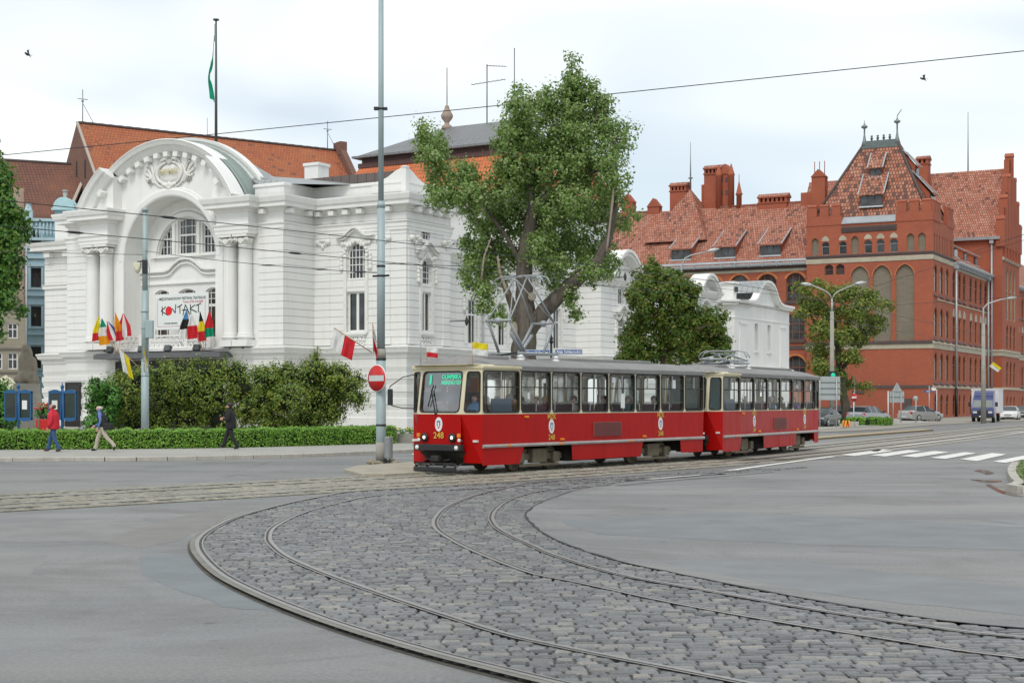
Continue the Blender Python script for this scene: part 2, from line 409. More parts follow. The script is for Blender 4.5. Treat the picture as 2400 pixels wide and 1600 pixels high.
# ------------------------------------------------------------------ ground, roads, tracks
def asphalt_mat():
    m, nt, b = NT('asphalt', 0.5)
    o = coords(nt)
    n1 = noise(nt, nd(nt, "ShaderNodeMapping", {0: o, 2: (0, 0, R(-38)), 3: (0.10, 0.45, 1)}).outputs[0], 1.0, 6, 0.62, 0.6)
    n2 = noise(nt, nd(nt, "ShaderNodeMapping", {0: o, 2: (0, 0, R(12)), 3: (0.045, 0.35, 1)}).outputs[0], 1.0, 5, 0.6, 0.4)
    n3 = noise(nt, o, 24.0, 5, 0.75); n4 = noise(nt, o, 0.13, 4, 0.55, 0.5); n5 = noise(nt, o, 260.0, 2, 0.6)
    c = mixc(nt, ramp(nt, n1, 0.32, 0.68), (0.10, 0.102, 0.103, 1), (0.22, 0.226, 0.228, 1))
    c = mixc(nt, ramp(nt, n2, 0.46, 0.66, 0, 0.75), c, (0.25, 0.235, 0.222, 1))
    c = mixc(nt, ramp(nt, n4, 0.47, 0.60, 0, 0.55), c, (0.10, 0.111, 0.116, 1))
    c = mixc(nt, ramp(nt, n3, 0.40, 0.64, 0, 0.55), c, (0.32, 0.31, 0.295, 1))
    c = mixc(nt, ramp(nt, n5, 0.54, 0.66, 0, 0.7), c, (0.06, 0.06, 0.06, 1))
    n6 = noise(nt, o, 0.42, 8, 0.68, 0.8); c = mixc(nt, ramp(nt, n6, 0.50, 0.66, 0, 0.6), c, (0.115, 0.105, 0.095, 1)); c = mixc(nt, ramp(nt, noise(nt, o, 3.1, 2, 0.5), 0.70, 0.76, 0, 0.7), c, (0.07, 0.07, 0.07, 1))
    # hairline cracks and sealed seams
    vo = nd(nt, "ShaderNodeTexVoronoi", {'Vector': mixc(nt, 0.12, o, nd(nt, "ShaderNodeTexNoise", {'Vector': o, 'Scale': 0.8, 'Detail': 4}).outputs[1]), 'Scale': 0.16}, feature='DISTANCE_TO_EDGE')
    ck = mathn(nt, 'MULTIPLY', ramp(nt, vo.outputs[0], 0.0, 0.012, 1, 0), ramp(nt, n4, 0.5, 0.6))
    c = mixc(nt, mathn(nt, 'MULTIPLY', ck, 0.6), c, (0.06, 0.06, 0.06, 1))
    nt.links.new(c, b.inputs['Base Color'])
    wet = mathn(nt, 'MULTIPLY', ramp(nt, n4, 0.45, 0.62), ramp(nt, n2, 0.3, 0.6))
    nt.links.new(ramp(nt, wet, 0.0, 1.0, 0.62, 0.36), b.inputs['Roughness'])
    setbump(nt, b, n3, 0.35, 0.01)
    return m
M_ASPH = asphalt_mat()
def pave_mat(name, c1, c2, mortar, w, h, patch=None, rough=0.75):
    return brickmat(name, c1, c2, mortar, w, h, 0.012, patch, rough, 0.3)
M_PAVE = pave_mat('paving_slabs', (0.36, 0.35, 0.32), (0.42, 0.41, 0.37), (0.24, 0.23, 0.20), 0.5, 0.5, (0.31, 0.30, 0.27))
M_PAVE2 = pave_mat('median_concrete', (0.29, 0.27, 0.235), (0.33, 0.31, 0.265), (0.20, 0.185, 0.15), 3.0, 1.2, (0.30, 0.27, 0.22))
M_KERB = plain('kerb_stone', (0.42, 0.40, 0.35), 0.8, var=0.2, scale=2.5, bump=0.3, dirt=(0.25, 0.22, 0.17))
M_WHITE = plain('road_paint', (0.72, 0.71, 0.67), 0.7, var=0.1, scale=3, dirt=(0.36, 0.35, 0.34))
M_JOINT = plain('joint_sand', (0.085, 0.08, 0.07), 0.95, var=0.5, scale=4, dirt=(0.15, 0.13, 0.08))
M_JOINT2 = plain('joint_sand_pale', (0.20, 0.18, 0.13), 0.95, var=0.4, scale=4, dirt=(0.12, 0.105, 0.075))
M_RAIL = plain('rail_steel', (0.36, 0.35, 0.34), 0.40, 0.75, var=0.15, scale=6, dirt=(0.36, 0.33, 0.30))
M_GROOVE = plain('rail_groove', (0.05, 0.04, 0.033), 0.7, var=0.4, scale=5, dirt=(0.2, 0.08, 0.05))
M_RCON = plain('rail_concrete', (0.20, 0.19, 0.165), 0.85, var=0.3, scale=3, bump=0.3, dirt=(0.12, 0.11, 0.09))
M_GRASS = plain('lawn_soil', (0.10, 0.15, 0.035), 0.9, var=0.4, scale=3)
M_DIRT = plain('worn_earth', (0.30, 0.26, 0.19), 0.95, var=0.3, scale=2, bump=0.4)
def settmat(name, cols):
    m, nt, b = NT(name, 0.5)
    gi = nd(nt, "ShaderNodeNewGeometry"); o = coords(nt)
    cr = nd(nt, "ShaderNodeValToRGB", {0: gi.outputs['Random Per Island']}); el = cr.color_ramp.elements
    while len(el) < len(cols): el.new(0.5)
    for i, c in enumerate(cols): el[i].position = i / (len(cols) - 1); el[i].color = c4(c)
    n1 = noise(nt, o, 30, 4, 0.65); n2 = noise(nt, o, 0.5, 3, 0.5)
    c = mixc(nt, ramp(nt, n1, 0.3, 0.7, 0, 0.45), cr.outputs[0], c4(cols[0], 0.55))
    c = mixc(nt, ramp(nt, n2, 0.35, 0.65, 0, 0.30), c, c4(cols[1], 1.35))
    nt.links.new(c, b.inputs['Base Color'])
    nt.links.new(ramp(nt, mathn(nt, 'ADD', n1, mathn(nt, 'MULTIPLY', gi.outputs['Random Per Island'], 0.3)), 0.3, 1.0, 0.24, 0.55), b.inputs['Roughness'])
    setbump(nt, b, n1, 0.5, 0.012); return m
M_SETT = settmat('granite_setts', [(0.06, 0.064, 0.068), (0.12, 0.125, 0.13), (0.17, 0.175, 0.18), (0.24, 0.245, 0.25), (0.09, 0.095, 0.10), (0.33, 0.31, 0.275), (0.14, 0.145, 0.15), (0.19, 0.195, 0.20)])
M_SETT2 = settmat('pale_setts', [(0.24, 0.225, 0.175), (0.29, 0.27, 0.21), (0.22, 0.21, 0.17), (0.34, 0.31, 0.225), (0.26, 0.245, 0.20), (0.19, 0.18, 0.145)])

def smooth(pts, n=6):
    """Catmull-Rom through ground points"""
    pts = [Vector((p[0], p[1], 0)) for p in pts]; out = []
    for i in range(len(pts) - 1):
        p0, p1, p2, p3 = pts[max(i - 1, 0)], pts[i], pts[i + 1], pts[min(i + 2, len(pts) - 1)]
        for k in range(n):
            t = k / n
            out.append(0.5 * ((2 * p1) + (p2 - p0) * t + (2 * p0 - 5 * p1 + 4 * p2 - p3) * t * t + (3 * p1 - p0 - 3 * p2 + p3) * t ** 3))
    out.append(pts[-1]); return out
def resample(pts, step):
    out = [pts[0].copy()]; acc = 0.0
    for a, b in zip(pts, pts[1:]):
        l = (b - a).length; d = step - acc
        while d <= l: out.append(a.lerp(b, d / l)); d += step
        acc = (acc + l) % step if True else 0
        acc = l - (d - step)
    return out
def frac_pts(pts, n):
    ls = [0.0]
    for a, b in zip(pts, pts[1:]): ls.append(ls[-1] + (b - a).length)
    out = []; j = 0
    for i in range(n):
        s = ls[-1] * i / (n - 1)
        while j < len(ls) - 2 and ls[j + 1] < s: j += 1
        out.append(pts[j].lerp(pts[j + 1], (s - ls[j]) / max(ls[j + 1] - ls[j], 1e-9)))
    return out
def offset(pts, d):
    """parallel of a ground path, d to the right of travel"""
    o = []
    for i, p in enumerate(pts):
        t = (pts[min(i + 1, len(pts) - 1)] - pts[max(i - 1, 0)]).normalized(); o.append(p + Vector((t.y, -t.x, 0)) * d)
    return o
def lift(pts, z): return [Vector((p[0], p[1], z)) for p in pts]
def ribbon(mb, l, r, z, mi=0):
    n = len(l); return mb.add([(p[0], p[1], z) for p in l] + [(p[0], p[1], z) for p in r], [(i, i + 1, n + i + 1, n + i) for i in range(n - 1)], mi)
def sheet(poly, z):
    mb = MB(); t = tessellate_polygon([[Vector((p[0], p[1], 0)) for p in poly]])
    def up(f):
        a, b, c = [Vector((poly[i][0], poly[i][1])) for i in f]
        return f if (b - a).cross(c - a) > 0 else f[::-1]
    return mb.add([(p[0], p[1], z) for p in poly], [tuple(up(tuple(f))) for f in t])
def slab(poly, z0, z1, mi=0):
    mb = sheet(poly, z1); n = len(poly)
    return mb.add([(p[0], p[1], z0) for p in poly] + [(p[0], p[1], z1) for p in poly], [(i, (i + 1) % n, n + (i + 1) % n, n + i) for i in range(n)], mi)

g = MB(); g.add([(-900, -60, 0), (900, -60, 0), (900, 1500, 0), (-900, 1500, 0)], [(0, 1, 2, 3)])
struct(g, 'ground', M_ASPH)

def gp(lst): return [G(*p) for p in lst]
# the curve in the foreground: four rails, traced on the road
RA = smooth([(3.2, 5.2), (1.9, 8.2)] + gp([(1200, 1585), (1020, 1539), (816, 1478), (663, 1422), (561, 1376), (510, 1345), (474, 1309), (462, 1284), (469, 1264), (500, 1241), (561, 1213), (663, 1185), (765, 1164), (837, 1154)]) + [(-1.2, 34.6), (1.6, 37.2), (5.4, 41.5)])
RB = smooth([(4.3, 5.6), (2.9, 8.7)] + gp([(1353, 1531), (1200, 1497), (1071, 1457), (918, 1406), (765, 1350), (679, 1312), (643, 1284), (633, 1264), (648, 1238), (714, 1205), (816, 1177), (893, 1164)]) + [(-0.9, 33.3), (2.0, 36.0), (5.9, 40.6)])
RC = smooth([(9.5, 6.6), (6.8, 9.2)] + gp([(2400, 1553), (2067, 1505), (1812, 1464), (1577, 1421), (1353, 1372), (1255, 1353), (1170, 1323), (1096, 1291), (1053, 1268), (1023, 1247), (1015, 1230), (1021, 1215), (1042, 1193), (1085, 1173), (1128, 1159), (1191, 1145), (1255, 1134)]) + [(2.9, 37.6), (5.6, 40.9), (8.6, 45.0)])
RD = smooth([(10.4, 7.5), (7.7, 10.0)] + gp([(2400, 1502), (2169, 1474), (1914, 1436), (1659, 1390), (1455, 1352), (1302, 1306), (1255, 1285), (1202, 1261), (1170, 1242), (1158, 1227), (1155, 1215), (1162, 1200), (1181, 1183), (1213, 1168), (1276, 1153)]) + [(1.9, 34.2), (4.6, 38.0), (7.4, 41.8)])
EDGE = smooth([(11.4, 8.2), (8.6, 10.5)] + gp([(2400, 1480), (2067, 1439), (1838, 1400), (1608, 1354), (1455, 1321), (1343, 1286), (1277, 1255), (1241, 1224), (1236, 1204), (1277, 1178), (1368, 1148), (1526, 1120)]) + [(6.3, 41.0), (8.9, 44.6)])
LEFT = offset(RA, -0.13)

def setts(left, right, n_rows, wid, mi_seed, z=0.032, gap=0.027, skip=None, curved=True):
    """rows of hewn stones laid across a strip of ground, one small block each"""
    r = random.Random(mi_seed); mb = MB()
    Lp, Rp = frac_pts(left, n_rows + 1), frac_pts(right, n_rows + 1)
    for i in range(n_rows):
        a0, a1, b0, b1 = Lp[i], Lp[i + 1], Rp[i], Rp[i + 1]
        w = (b0 - a0).length; k = max(int(w / wid), 1)
        cuts = sorted([(j + r.uniform(-0.32, 0.32)) / k for j in range(1, k)]); cuts = [r.uniform(-0.3, 0.0) / k] + cuts + [1.0]
        for c0, c1 in zip(cuts, cuts[1:]):
            q = [a0.lerp(b0, c0), a0.lerp(b0, c1), a1.lerp(b1, c1), a1.lerp(b1, c0)]
            c = (q[0] + q[1] + q[2] + q[3]) / 4
            if skip and skip(c): continue
            g1 = gap * r.uniform(0.5, 1.5)
            q = [c + (p - c) * max(1 - g1 / max((p - c).length, 0.02), 0.3) + Vector((r.uniform(-1, 1), r.uniform(-1, 1), 0)) * 0.006 for p in q]
            t = [c + (p - c) * 0.88 for p in q]; hz = z + r.uniform(-0.007, 0.003)
            tx, ty = r.uniform(-0.06, 0.06), r.uniform(-0.06, 0.06)
            top = [Vector((p.x, p.y, hz + (p.x - c.x) * tx + (p.y - c.y) * ty)) for p in t]
            mid = [Vector((p.x, p.y, hz - 0.012)) for p in q]; bot = [Vector((p.x, p.y, 0.0)) for p in q]
            mb.add(top + mid + bot, [(0, 1, 2, 3)] + [(4 + j, 4 + (j + 1) % 4, (j + 1) % 4, j) for j in range(4)] + [(8 + j, 8 + (j + 1) % 4, 4 + (j + 1) % 4, 4 + j) for j in range(4)], 0)
    return mb
def near_rail_fn(rails, d):
    pts = np.array([(p.x, p.y) for rl in rails for p in resample(rl, 0.12)])
    def f(c): return bool(((pts[:, 0] - c.x) ** 2 + (pts[:, 1] - c.y) ** 2).min() < d * d)
    return f
# sheet of dark jointing under the setts, then the setts themselves in three strips so that rows stay square to the rails
j = MB(); n = 90
ribbon(j, frac_pts(LEFT, n), frac_pts(EDGE, n), 0.004); struct(j, 'cobble_bedding', M_JOINT)
def sett_rows(left, right, step, seed, z=0.032, ang=R(3)):
    """straight courses of hewn setts filling the ground between two kerb lines"""
    r = random.Random(seed); mb = MB(); ca, sa = math.cos(ang), math.sin(ang)
    poly = [(p.x * ca + p.y * sa, -p.x * sa + p.y * ca) for p in left + right[::-1]]; v = min(p[1] for p in poly); v1 = max(p[1] for p in poly)
    while v < v1:
        h = step * r.uniform(.86, 1.18); vm = v + h / 2
        xs = sorted(a[0] + (b[0] - a[0]) * (vm - a[1]) / (b[1] - a[1]) for a, b in zip(poly, poly[1:] + poly[:1]) if (a[1] - vm) * (b[1] - vm) < 0)
        for x0, x1 in zip(xs[::2], xs[1::2]):
            x = x0
            while x < x1 - .04:
                w = min(r.uniform(.11, .25), x1 - x); w = w if x1 - x - w > .06 else x1 - x
                g = .009 * r.uniform(.6, 1.7); g2 = .012 * r.uniform(.6, 1.6); hz = z + r.uniform(-.008, .003); tx, ty = r.uniform(-.03, .03), r.uniform(-.07, .03)
                q = [(x + g, v + g2), (x + w - g, v + g2), (x + w - g, v + h - g2), (x + g, v + h - g2)]; q = [(a + r.uniform(-.007, .007), b + r.uniform(-.008, .008)) for a, b in q]; cx, cy = x + w / 2, vm
                i = .013; t = [(a + (i if a < cx else -i), b + (i if b < cy else -i)) for a, b in q]; W = lambda p, zz: (p[0] * ca - p[1] * sa, p[0] * sa + p[1] * ca, zz)
                mb.add([W(p, hz + (p[0] - cx) * tx + (p[1] - cy) * ty) for p in t] + [W(p, hz - .014) for p in q] + [W(p, 0) for p in q], [(0, 1, 2, 3)] + [(4 + k, 4 + (k + 1) % 4, (k + 1) % 4, k) for k in range(4)] + [(8 + k, 8 + (k + 1) % 4, 4 + (k + 1) % 4, 4 + k) for k in range(4)])
                x += w
        v += h
    return mb
struct(sett_rows(offset(RA, -0.04), EDGE, .128, 11), 'cobblestones', M_SETT)

def rail(path, name='tram_rail', con=True, flip=1):
    pts = resample(path, 0.35); mb = MB()
    def strip(d0, d1, z, mi): ribbon(mb, offset(pts, d0 * flip), offset(pts, d1 * flip), z, mi)
    if flip < 0:
        def strip(d0, d1, z, mi): ribbon(mb, offset(pts, -d1), offset(pts, -d0), z, mi)
    if con: strip(-0.10, -0.02, 0.038, 2)
    strip(-0.026, 0.026, 0.041, 0)
    strip(0.026, 0.062, 0.0385, 1)
    strip(0.062, 0.082, 0.0405, 0)
    return struct(mb, name, [M_RAIL, M_GROOVE, M_RCON])
rail(RA); rail(RB, con=False, flip=-1); rail(RC, con=False); rail(RD, con=False, flip=-1)

# the asphalt meets the setts flush, with a tarred joint
er = [p for p in resample(EDGE, 0.4) if p.y < 35]; jj = random.Random(4); e0 = offset(er, -0.03); ea = [p + Vector((jj.uniform(-.02, .02), jj.uniform(-.02, .02), 0)) for p in offset(er, 0.02)]; eb = offset(er, 0.6)
mb = MB(); ribbon(mb, e0, ea, 0.036, 1); n = len(ea); mb.add([(p.x, p.y, 0.035) for p in ea] + [(p.x, p.y, -0.002) for p in eb], [(i, i + 1, n + i + 1, n + i) for i in range(n - 1)], 0); struct(mb, 'asphalt_edge', [M_ASPH, plain('tar_joint', (.025, .025, .025), .7, var=.3)])
# older repairs in the carriageway, each a sheet of its own mix
def patch(pts, col, z): 
    pl = [tuple(G(*p)[:2]) for p in pts]; r = random.Random(len(pts)); o = []
    for a, b_ in zip(pl, pl[1:] + pl[:1]):
        for k in range(6): o.append((a[0] + (b_[0] - a[0]) * k / 6 + r.uniform(-.05, .05), a[1] + (b_[1] - a[1]) * k / 6 + r.uniform(-.05, .05)))
    struct(sheet(o, z), 'asphalt_patch', plain('asphalt_patch_%d' % int(z * 1e5), col, .6, var=.22, scale=1.1, bump=.3, dirt=tuple(c * .75 for c in col)))
patch([(-40, 1228), (330, 1212), (372, 1236), (250, 1268), (-40, 1268)], (.20, .197, .19), .0012)
patch([(-60, 1285), (120, 1300), (60, 1350), (-60, 1352)], (.21, .207, .20), .0013)
patch([(330, 1236), (460, 1200), (560, 1196), (430, 1262), (330, 1285), (240, 1270)], (.185, .174, .162), .0014)
patch([(330, 1300), (445, 1300), (520, 1360), (700, 1440), (520, 1420), (330, 1345)], (.165, .18, .185), .0015)
patch([(1300, 1220), (1700, 1200), (2420, 1235), (2420, 1290), (1900, 1275), (1400, 1252)], (.165, .176, .182), .0016)
patch([(1480, 1312), (1900, 1318), (2420, 1380), (2420, 1445), (2000, 1400), (1640, 1348)], (.175, .184, .188), .0017)
# the straight double track the tram stands on
O1, A1 = Vector((-1.96, 40.0, 0)), R(37.0)         # front of the leading car, heading of its body
O2, A2 = Vector((5.85, 50.35, 0)), R(28.4)
e1 = Vector((math.sin(A1), math.cos(A1), 0)); e2 = Vector((math.sin(A2), math.cos(A2), 0))
T1 = smooth([(-29, 11.5), (-22.0, 18.2), (-15.4, 25.3), (-12.0, 28.9), (-8.5, 32.5), (-5.2, 36.2), tuple(O1[:2]), tuple((O1 + e1 * 6)[:2]), tuple((O1 + e1 * 12)[:2]), tuple((O2 + e2 * 6)[:2]), tuple((O2 + e2 * 12)[:2]), (21.5, 80), (32, 101), (52, 138), (90, 205), (150, 310)])
T2 = offset(T1, 2.55)
def clear_T(c): return False
STRIP_L, STRIP_R = offset(T1, -1.15), offset(T2, 1.05)
def cut(pts, y0, y1): return [p for p in pts if y0 <= p.y <= y1]
jb = MB(); ribbon(jb, frac_pts(cut(STRIP_L, 11, 52), 60), frac_pts(cut(STRIP_R, 9.5, 51), 60), 0.008); struct(jb, 'track_bedding', M_JOINT2)
rails_T = [offset(T1, -0.5), offset(T1, 0.5), offset(T2, -0.5), offset(T2, 0.5)]
nr2 = near_rail_fn([cut(x, 10, 52) for x in rails_T], 0.10)
def split_strip(a, b, rows, seed): return setts(cut(a, 21, 50), cut(b, 20, 49.5), rows, 0.2, seed, z=0.03, skip=nr2)
struct(split_strip(STRIP_L, offset(T1, 0.5), 210, 31), 'pale_cobblestones', M_SETT2)
struct(split_strip(offset(T1, 0.5), STRIP_R, 210, 32), 'pale_cobblestones', M_SETT2)
for i, rl in enumerate(rails_T):
    mb = MB(); pts = resample(rl, 0.6); fl = 1 if i % 2 == 0 else -1
    for d0, d1, z, mi in ((-0.10, 0.14, 0.026, 2), (-0.035, 0.035, 0.034, 0), (0.035, 0.075, 0.030, 1), (0.075, 0.10, 0.033, 0)):
        a, b = (d0, d1) if fl > 0 else (-d1, -d0)
        ribbon(mb, offset(pts, a), offset(pts, b), z, mi)
    struct(mb, 'tram_rail', [M_RAIL, M_GROOVE, M_RCON])
# concrete bed of the tracks further on
mb = MB(); ribbon(mb, frac_pts(cut(offset(T1, -1.5), 51.5, 300), 60), frac_pts(cut(offset(T2, 1.3), 50, 300), 60), 0.012); struct(mb, 'track_bed', M_PAVE2)

# raised pavement in front of the theatre, hedge garden and square behind it
KL = smooth([(-60, 38), (-30, 45.2)] + gp([(0, 1081), (300, 1080), (520, 1076), (686, 1072), (881, 1064), (991, 1059)]) + [(-1.0, 62.0), (3.6, 70), (9.0, 80), (14.5, 90.5), (23, 104)], 4)
pave = [tuple(p[:2]) for p in KL] + [(27, 112), (36, 128), (40, 150), (20, 190), (-120, 190), (-120, 38)]
struct(slab(pave, 0.0, 0.12), 'pavement', M_PAVE)
def kerb(path, z=0.135, w=0.28, step=1.0, name='kerb', m=None):
    pts = resample(path, step); mb = MB(); r = random.Random(3)
    for a, b in zip(pts, pts[1:]):
        d = (b - a).normalized(); nn = Vector((d.y, -d.x, 0)); a2, b2 = a + d * 0.01, b - d * 0.01; dz = r.uniform(-0.006, 0.006)
        q = lambda p, o, zz: p + nn * o + Vector((0, 0, zz))
        mb.add([q(a2, 0.10, 0), q(b2, 0.10, 0), q(b2, 0.10, z - 0.02 + dz), q(a2, 0.10, z - 0.02 + dz), q(b2, 0.08, z + dz), q(a2, 0.08, z + dz), q(b2, -w + 0.1, z + dz), q(a2, -w + 0.1, z + dz), q(b2, -w + 0.1, 0), q(a2, -w + 0.1, 0)],
               [(0, 1, 2, 3), (3, 2, 4, 5), (5, 4, 6, 7), (7, 6, 8, 9), (0, 3, 5, 7, 9), (1, 8, 6, 4, 2)])
    return struct(mb, name, m or M_KERB)
kerb(KL)
# paved island with the tall mast
isl = [G(805, 1098, .1), G(840, 1089, .1), G(930, 1083, .1), G(998, 1078, .1), Vector((2.4, 56.5, .1)), Vector((6.2, 63.5, .1)), Vector((6.6, 62.4, .1)), Vector((2.4, 53.5, .1)), Vector((-2.9, 45.4, .1)), G(1000, 1104, .1), G(900, 1110, .1), G(846, 1109, .1)]
isl = [tuple(p[:2]) for p in isl][::-1]
struct(slab(isl, 0.0, 0.09), 'traffic_island', plain('island_paving', (0.36, 0.33, 0.26), 0.85, var=0.2, scale=2, bump=0.3, dirt=(0.24, 0.21, 0.15)))
# far kerb of the tracks, the side street and the car park pavement to the right
FK = smooth(gp([(1880, 1034), (1960, 1027), (2060, 1019), (2150, 1012), (2187, 1009)]), 4)
mb = MB(); ribbon(mb, [p + Vector((-0.5, 1.3, 0)) for p in FK], FK, 0.10); ribbon(mb, FK, [p + Vector((0.06, -0.1, -0.1)) for p in FK], 0.095)
n = len(FK); mb.add([(p.x, p.y, 0.1) for p in FK] + [(p.x + 0.03, p.y - 0.05, 0.0) for p in FK], [(i, i + 1, n + i + 1, n + i) for i in range(n - 1)])
struct(mb, 'median_kerb', plain('sandy_kerb', (0.36, 0.29, 0.19), 0.9, var=0.2, scale=2))
cp = [(14.5, 90.5), (19.5, 93), (25.0, 101), (29.5, 111.0), (34.5, 121.5), (44, 136), (55, 151), (75, 188), (110, 252), (70, 230), (48, 176), (36, 150), (27, 112), (23, 104)]
struct(slab(cp, 0.0, 0.06), 'car_park_pavement', M_PAVE2)

# painted markings
def paint(l, r): 
    mb = MB(); ribbon(mb, l, r, 0.016); return struct(mb, 'road_marking', M_WHITE)
E1 = smooth(gp([(1520, 1124), (1640, 1113), (1790, 1092), (1900, 1077), (1955, 1070)]), 6)
paint([p + Vector((-0.10, 0.13, 0)) for p in E1], [p + Vector((0.07, -0.09, 0)) for p in E1])
E2 = smooth(gp([(2050, 1058), (2085, 1050), (2140, 1042), (2220, 1033), (2320, 1021), (2400, 1012), (2480, 1004)]), 6)
paint([p + Vector((-0.14, 0.14, 0)) for p in E2], [p + Vector((0.07, -0.07, 0)) for p in E2])
for q in ([(1971, 1066), (2002, 1069), (2093, 1057), (2060, 1054)], [(2039, 1067), (2075, 1070), (2160, 1057), (2128, 1055)], [(2110, 1069), (2148, 1072), (2224, 1060), (2190, 1057)],
          [(2180, 1073), (2215, 1076), (2290, 1062), (2260, 1060)], [(2250, 1076.5), (2289, 1081), (2360, 1065), (2325, 1062)], [(2326, 1082), (2356, 1085), (2440, 1069), (2410, 1066)]):
    struct(sheet([tuple(G(*p)[:2]) for p in q], 0.016), 'road_marking', M_WHITE)
struct(sheet([tuple(G(*p)[:2]) for p in ((966, 1066), (1030, 1063), (1030, 1060.5), (966, 1063.5))], 0.016), 'road_marking', M_WHITE)
# grass island at the right edge, with the wet gutter beside it
gi = [G(2383, 1092), G(2373, 1108), G(2376, 1125), G(2391, 1142), G(2420, 1156), Vector((16.5, 31.5, 0)), Vector((21, 33, 0)), Vector((24, 44, 0)), G(2440, 1084), G(2400, 1085)]
gi = [tuple(p[:2]) for p in gi]
struct(slab(gi, 0.0, 0.13), 'grass_island', M_GRASS)
gk = [Vector((p[0], p[1], 0)) for p in gi]; gk = smooth([tuple(p[:2]) for p in gk[:6]], 4)[::-1]
kerb(gk, 0.15, 0.22, 0.8)
M_WET = plain('puddle', (0.085, 0.06, 0.05), 0.12, var=0.5, scale=2)
def puddle(pts): return struct(sheet([tuple(p[:2]) for p in smooth([tuple(G(*p)[:2]) for p in pts + pts[:1]], 5)[:-1]], 0.006), 'puddle', M_WET)
puddle([(2282, 1103), (2305, 1101), (2330, 1108), (2312, 1112), (2300, 1107)])
puddle([(2273, 1123), (2300, 1124), (2340, 1126), (2348, 1128), (2318, 1131), (2300, 1129)])
puddle([(2310, 1136), (2322, 1135), (2345, 1148), (2385, 1158), (2400, 1164), (2370, 1161), (2340, 1153)])
puddle([(2372, 1131), (2382, 1132), (2387, 1139), (2378, 1138)])
# ------------------------------------------------------------------ the white theatre
WHT = (0.80, 0.80, 0.775)
M_WPL = plaster('white_render', WHT)
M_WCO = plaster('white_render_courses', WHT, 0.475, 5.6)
M_WBA = plaster('white_render_base', (0.73, 0.73, 0.705))
M_ORN = plain('white_stucco_ornament', (0.76, 0.755, 0.72), 0.85, var=0.08, scale=4, bump=0.5, dirt=(0.55, 0.53, 0.48))
M_WFR = plain('white_window_paint', (0.78, 0.78, 0.76), 0.5, var=0.05, scale=3)
M_GLS = glassmat('window_glass', (0.035, 0.042, 0.048), 0.07)
M_GLR = glassmat('brown_window_glass', (0.05, 0.032, 0.026), 0.08)
def seamed(name, col, w, rough=0.5, metal=0.3, seam=None):
    m = brickmat(name, col, tuple(c * 0.93 for c in col), seam or tuple(c * 0.45 for c in col), w, 6.0, 0.035, None, rough, 0.6, offset=0.5)
    m.node_tree.nodes['Principled BSDF'].inputs['Metallic'].default_value = metal; return m
M_ZINC = seamed('zinc_roof', (0.40, 0.42, 0.42), 0.55)
M_COPP = seamed('weathered_copper', (0.30, 0.36, 0.34), 1.6, 0.55, 0.2)
M_TIN = seamed('grey_tin_roof', (0.24, 0.245, 0.25), 0.6)
M_LEAD = seamed('dark_parapet_metal', (0.16, 0.13, 0.12), 0.7)
M_LEDGE = plain('ledge_flashing', (0.20, 0.20, 0.19), 0.6, var=0.15)
TH = empty('theatre', (-6.80, 96.0, 0), R(-31), 'ornate white theatre with a big arched front gable and paired columns', 'theatre')
CX = -17.45                                                     # axis of the arched front
def thp(mb, name, m, **k): return mb.build(name, m, TH)
FOOT = [(-33.4, 9), (-33.4, 0), (-27.4, 0), (-27.4, -3.2), (-7.48, -3.2), (-7.48, 0), (0, 0), (0, 5.2), (-0.5, 5.2), (-0.5, 23.7), (1.7, 23.7), (1.7, 46.2), (-0.5, 46.2), (-0.5, 62)]
# banded ground storey
prof = [(0.22, 0.0), (0.22, 0.86), (0.16, 0.9)]
z = 0.9
for k in range(4):
    prof += [(0.14, z + 0.02), (0.14, z + 0.40), (0.03, z + 0.415), (0.03, z + 0.44), (0.12, z + 0.81), (0.06, z + 0.82)]; z += 0.82
prof += [(0.08, z + 0.0), (0.08, 4.72)]
mb = MB(); mb.sweep(FOOT, prof); thp(mb, 'base_storey', M_WBA)
mb = MB(); mb.sweep(FOOT, [(0.05, 4.7), (0.14, 4.75), (0.18, 5.0), (0.36, 5.1), (0.42, 5.3), (0.48, 5.4), (0.48, 5.47), (0.0, 5.58)])
thp(mb, 'middle_cornice', M_WBA)
# upper walls
front = Pl(0, -3.2, 1, 0); wing = Pl(0, 0, 1, 0); side = Pl(0, 0, 0, 1); sidew = Pl(-0.5, 0, 0, 1); bay = Pl(1.7, 0, 0, 1); back = Pl(0, -1.55, 1, 0)
arch_hole = [(CX - 4.25, 5.5), (CX + 4.25, 5.5)] + arcpts(CX, 11.7, 4.25, R(90), R(-90), 22)
W_OUT = lambda u0, u1, z1: rect(u0, u1, 5.5, z1)
mb = MB()
gab = arcpts(CX, 11.6, 7.9, R(62), R(-62), 26)
mb.wall(front, [(-27.4, 5.5), (-7.48, 5.5), (-7.48, 14.7)] + [(gab[0][0], 14.7)] + gab + [(gab[-1][0], 14.7), (-27.4, 14.7)], [arch_hole], 1.65)
thp(mb, 'front_wall', M_WPL)
mb = MB()
wfw = round_top(-4.73, -3.27, 9.95, 12.35, 0.73); wfl = rect(-4.75, -3.25, 6.5, 9.15)
mb.wall(wing, W_OUT(-7.48, 0, 14.7), [wfw, wfl], 0.28)
mb.wall(Pl(-7.48, 0, 0, 1), W_OUT(-3.2, 0, 14.7)); mb.wall(Pl(-27.4, 0, 0, -1), W_OUT(0, 3.2, 14.7))
lw = Pl(0, 0, 1, 0); mb.wall(lw, W_OUT(-33.4, -27.4, 13.2)); mb.wall(Pl(-33.4, 0, 0, -1), W_OUT(-9, 0, 13.2))
sv = [rect(1.75, 2.75, 11.75 + 0.75, 13.4), round_top(1.75, 2.85, 9.6, 11.2, 0.55), rect(1.75, 2.85, 6.5, 9.1)]
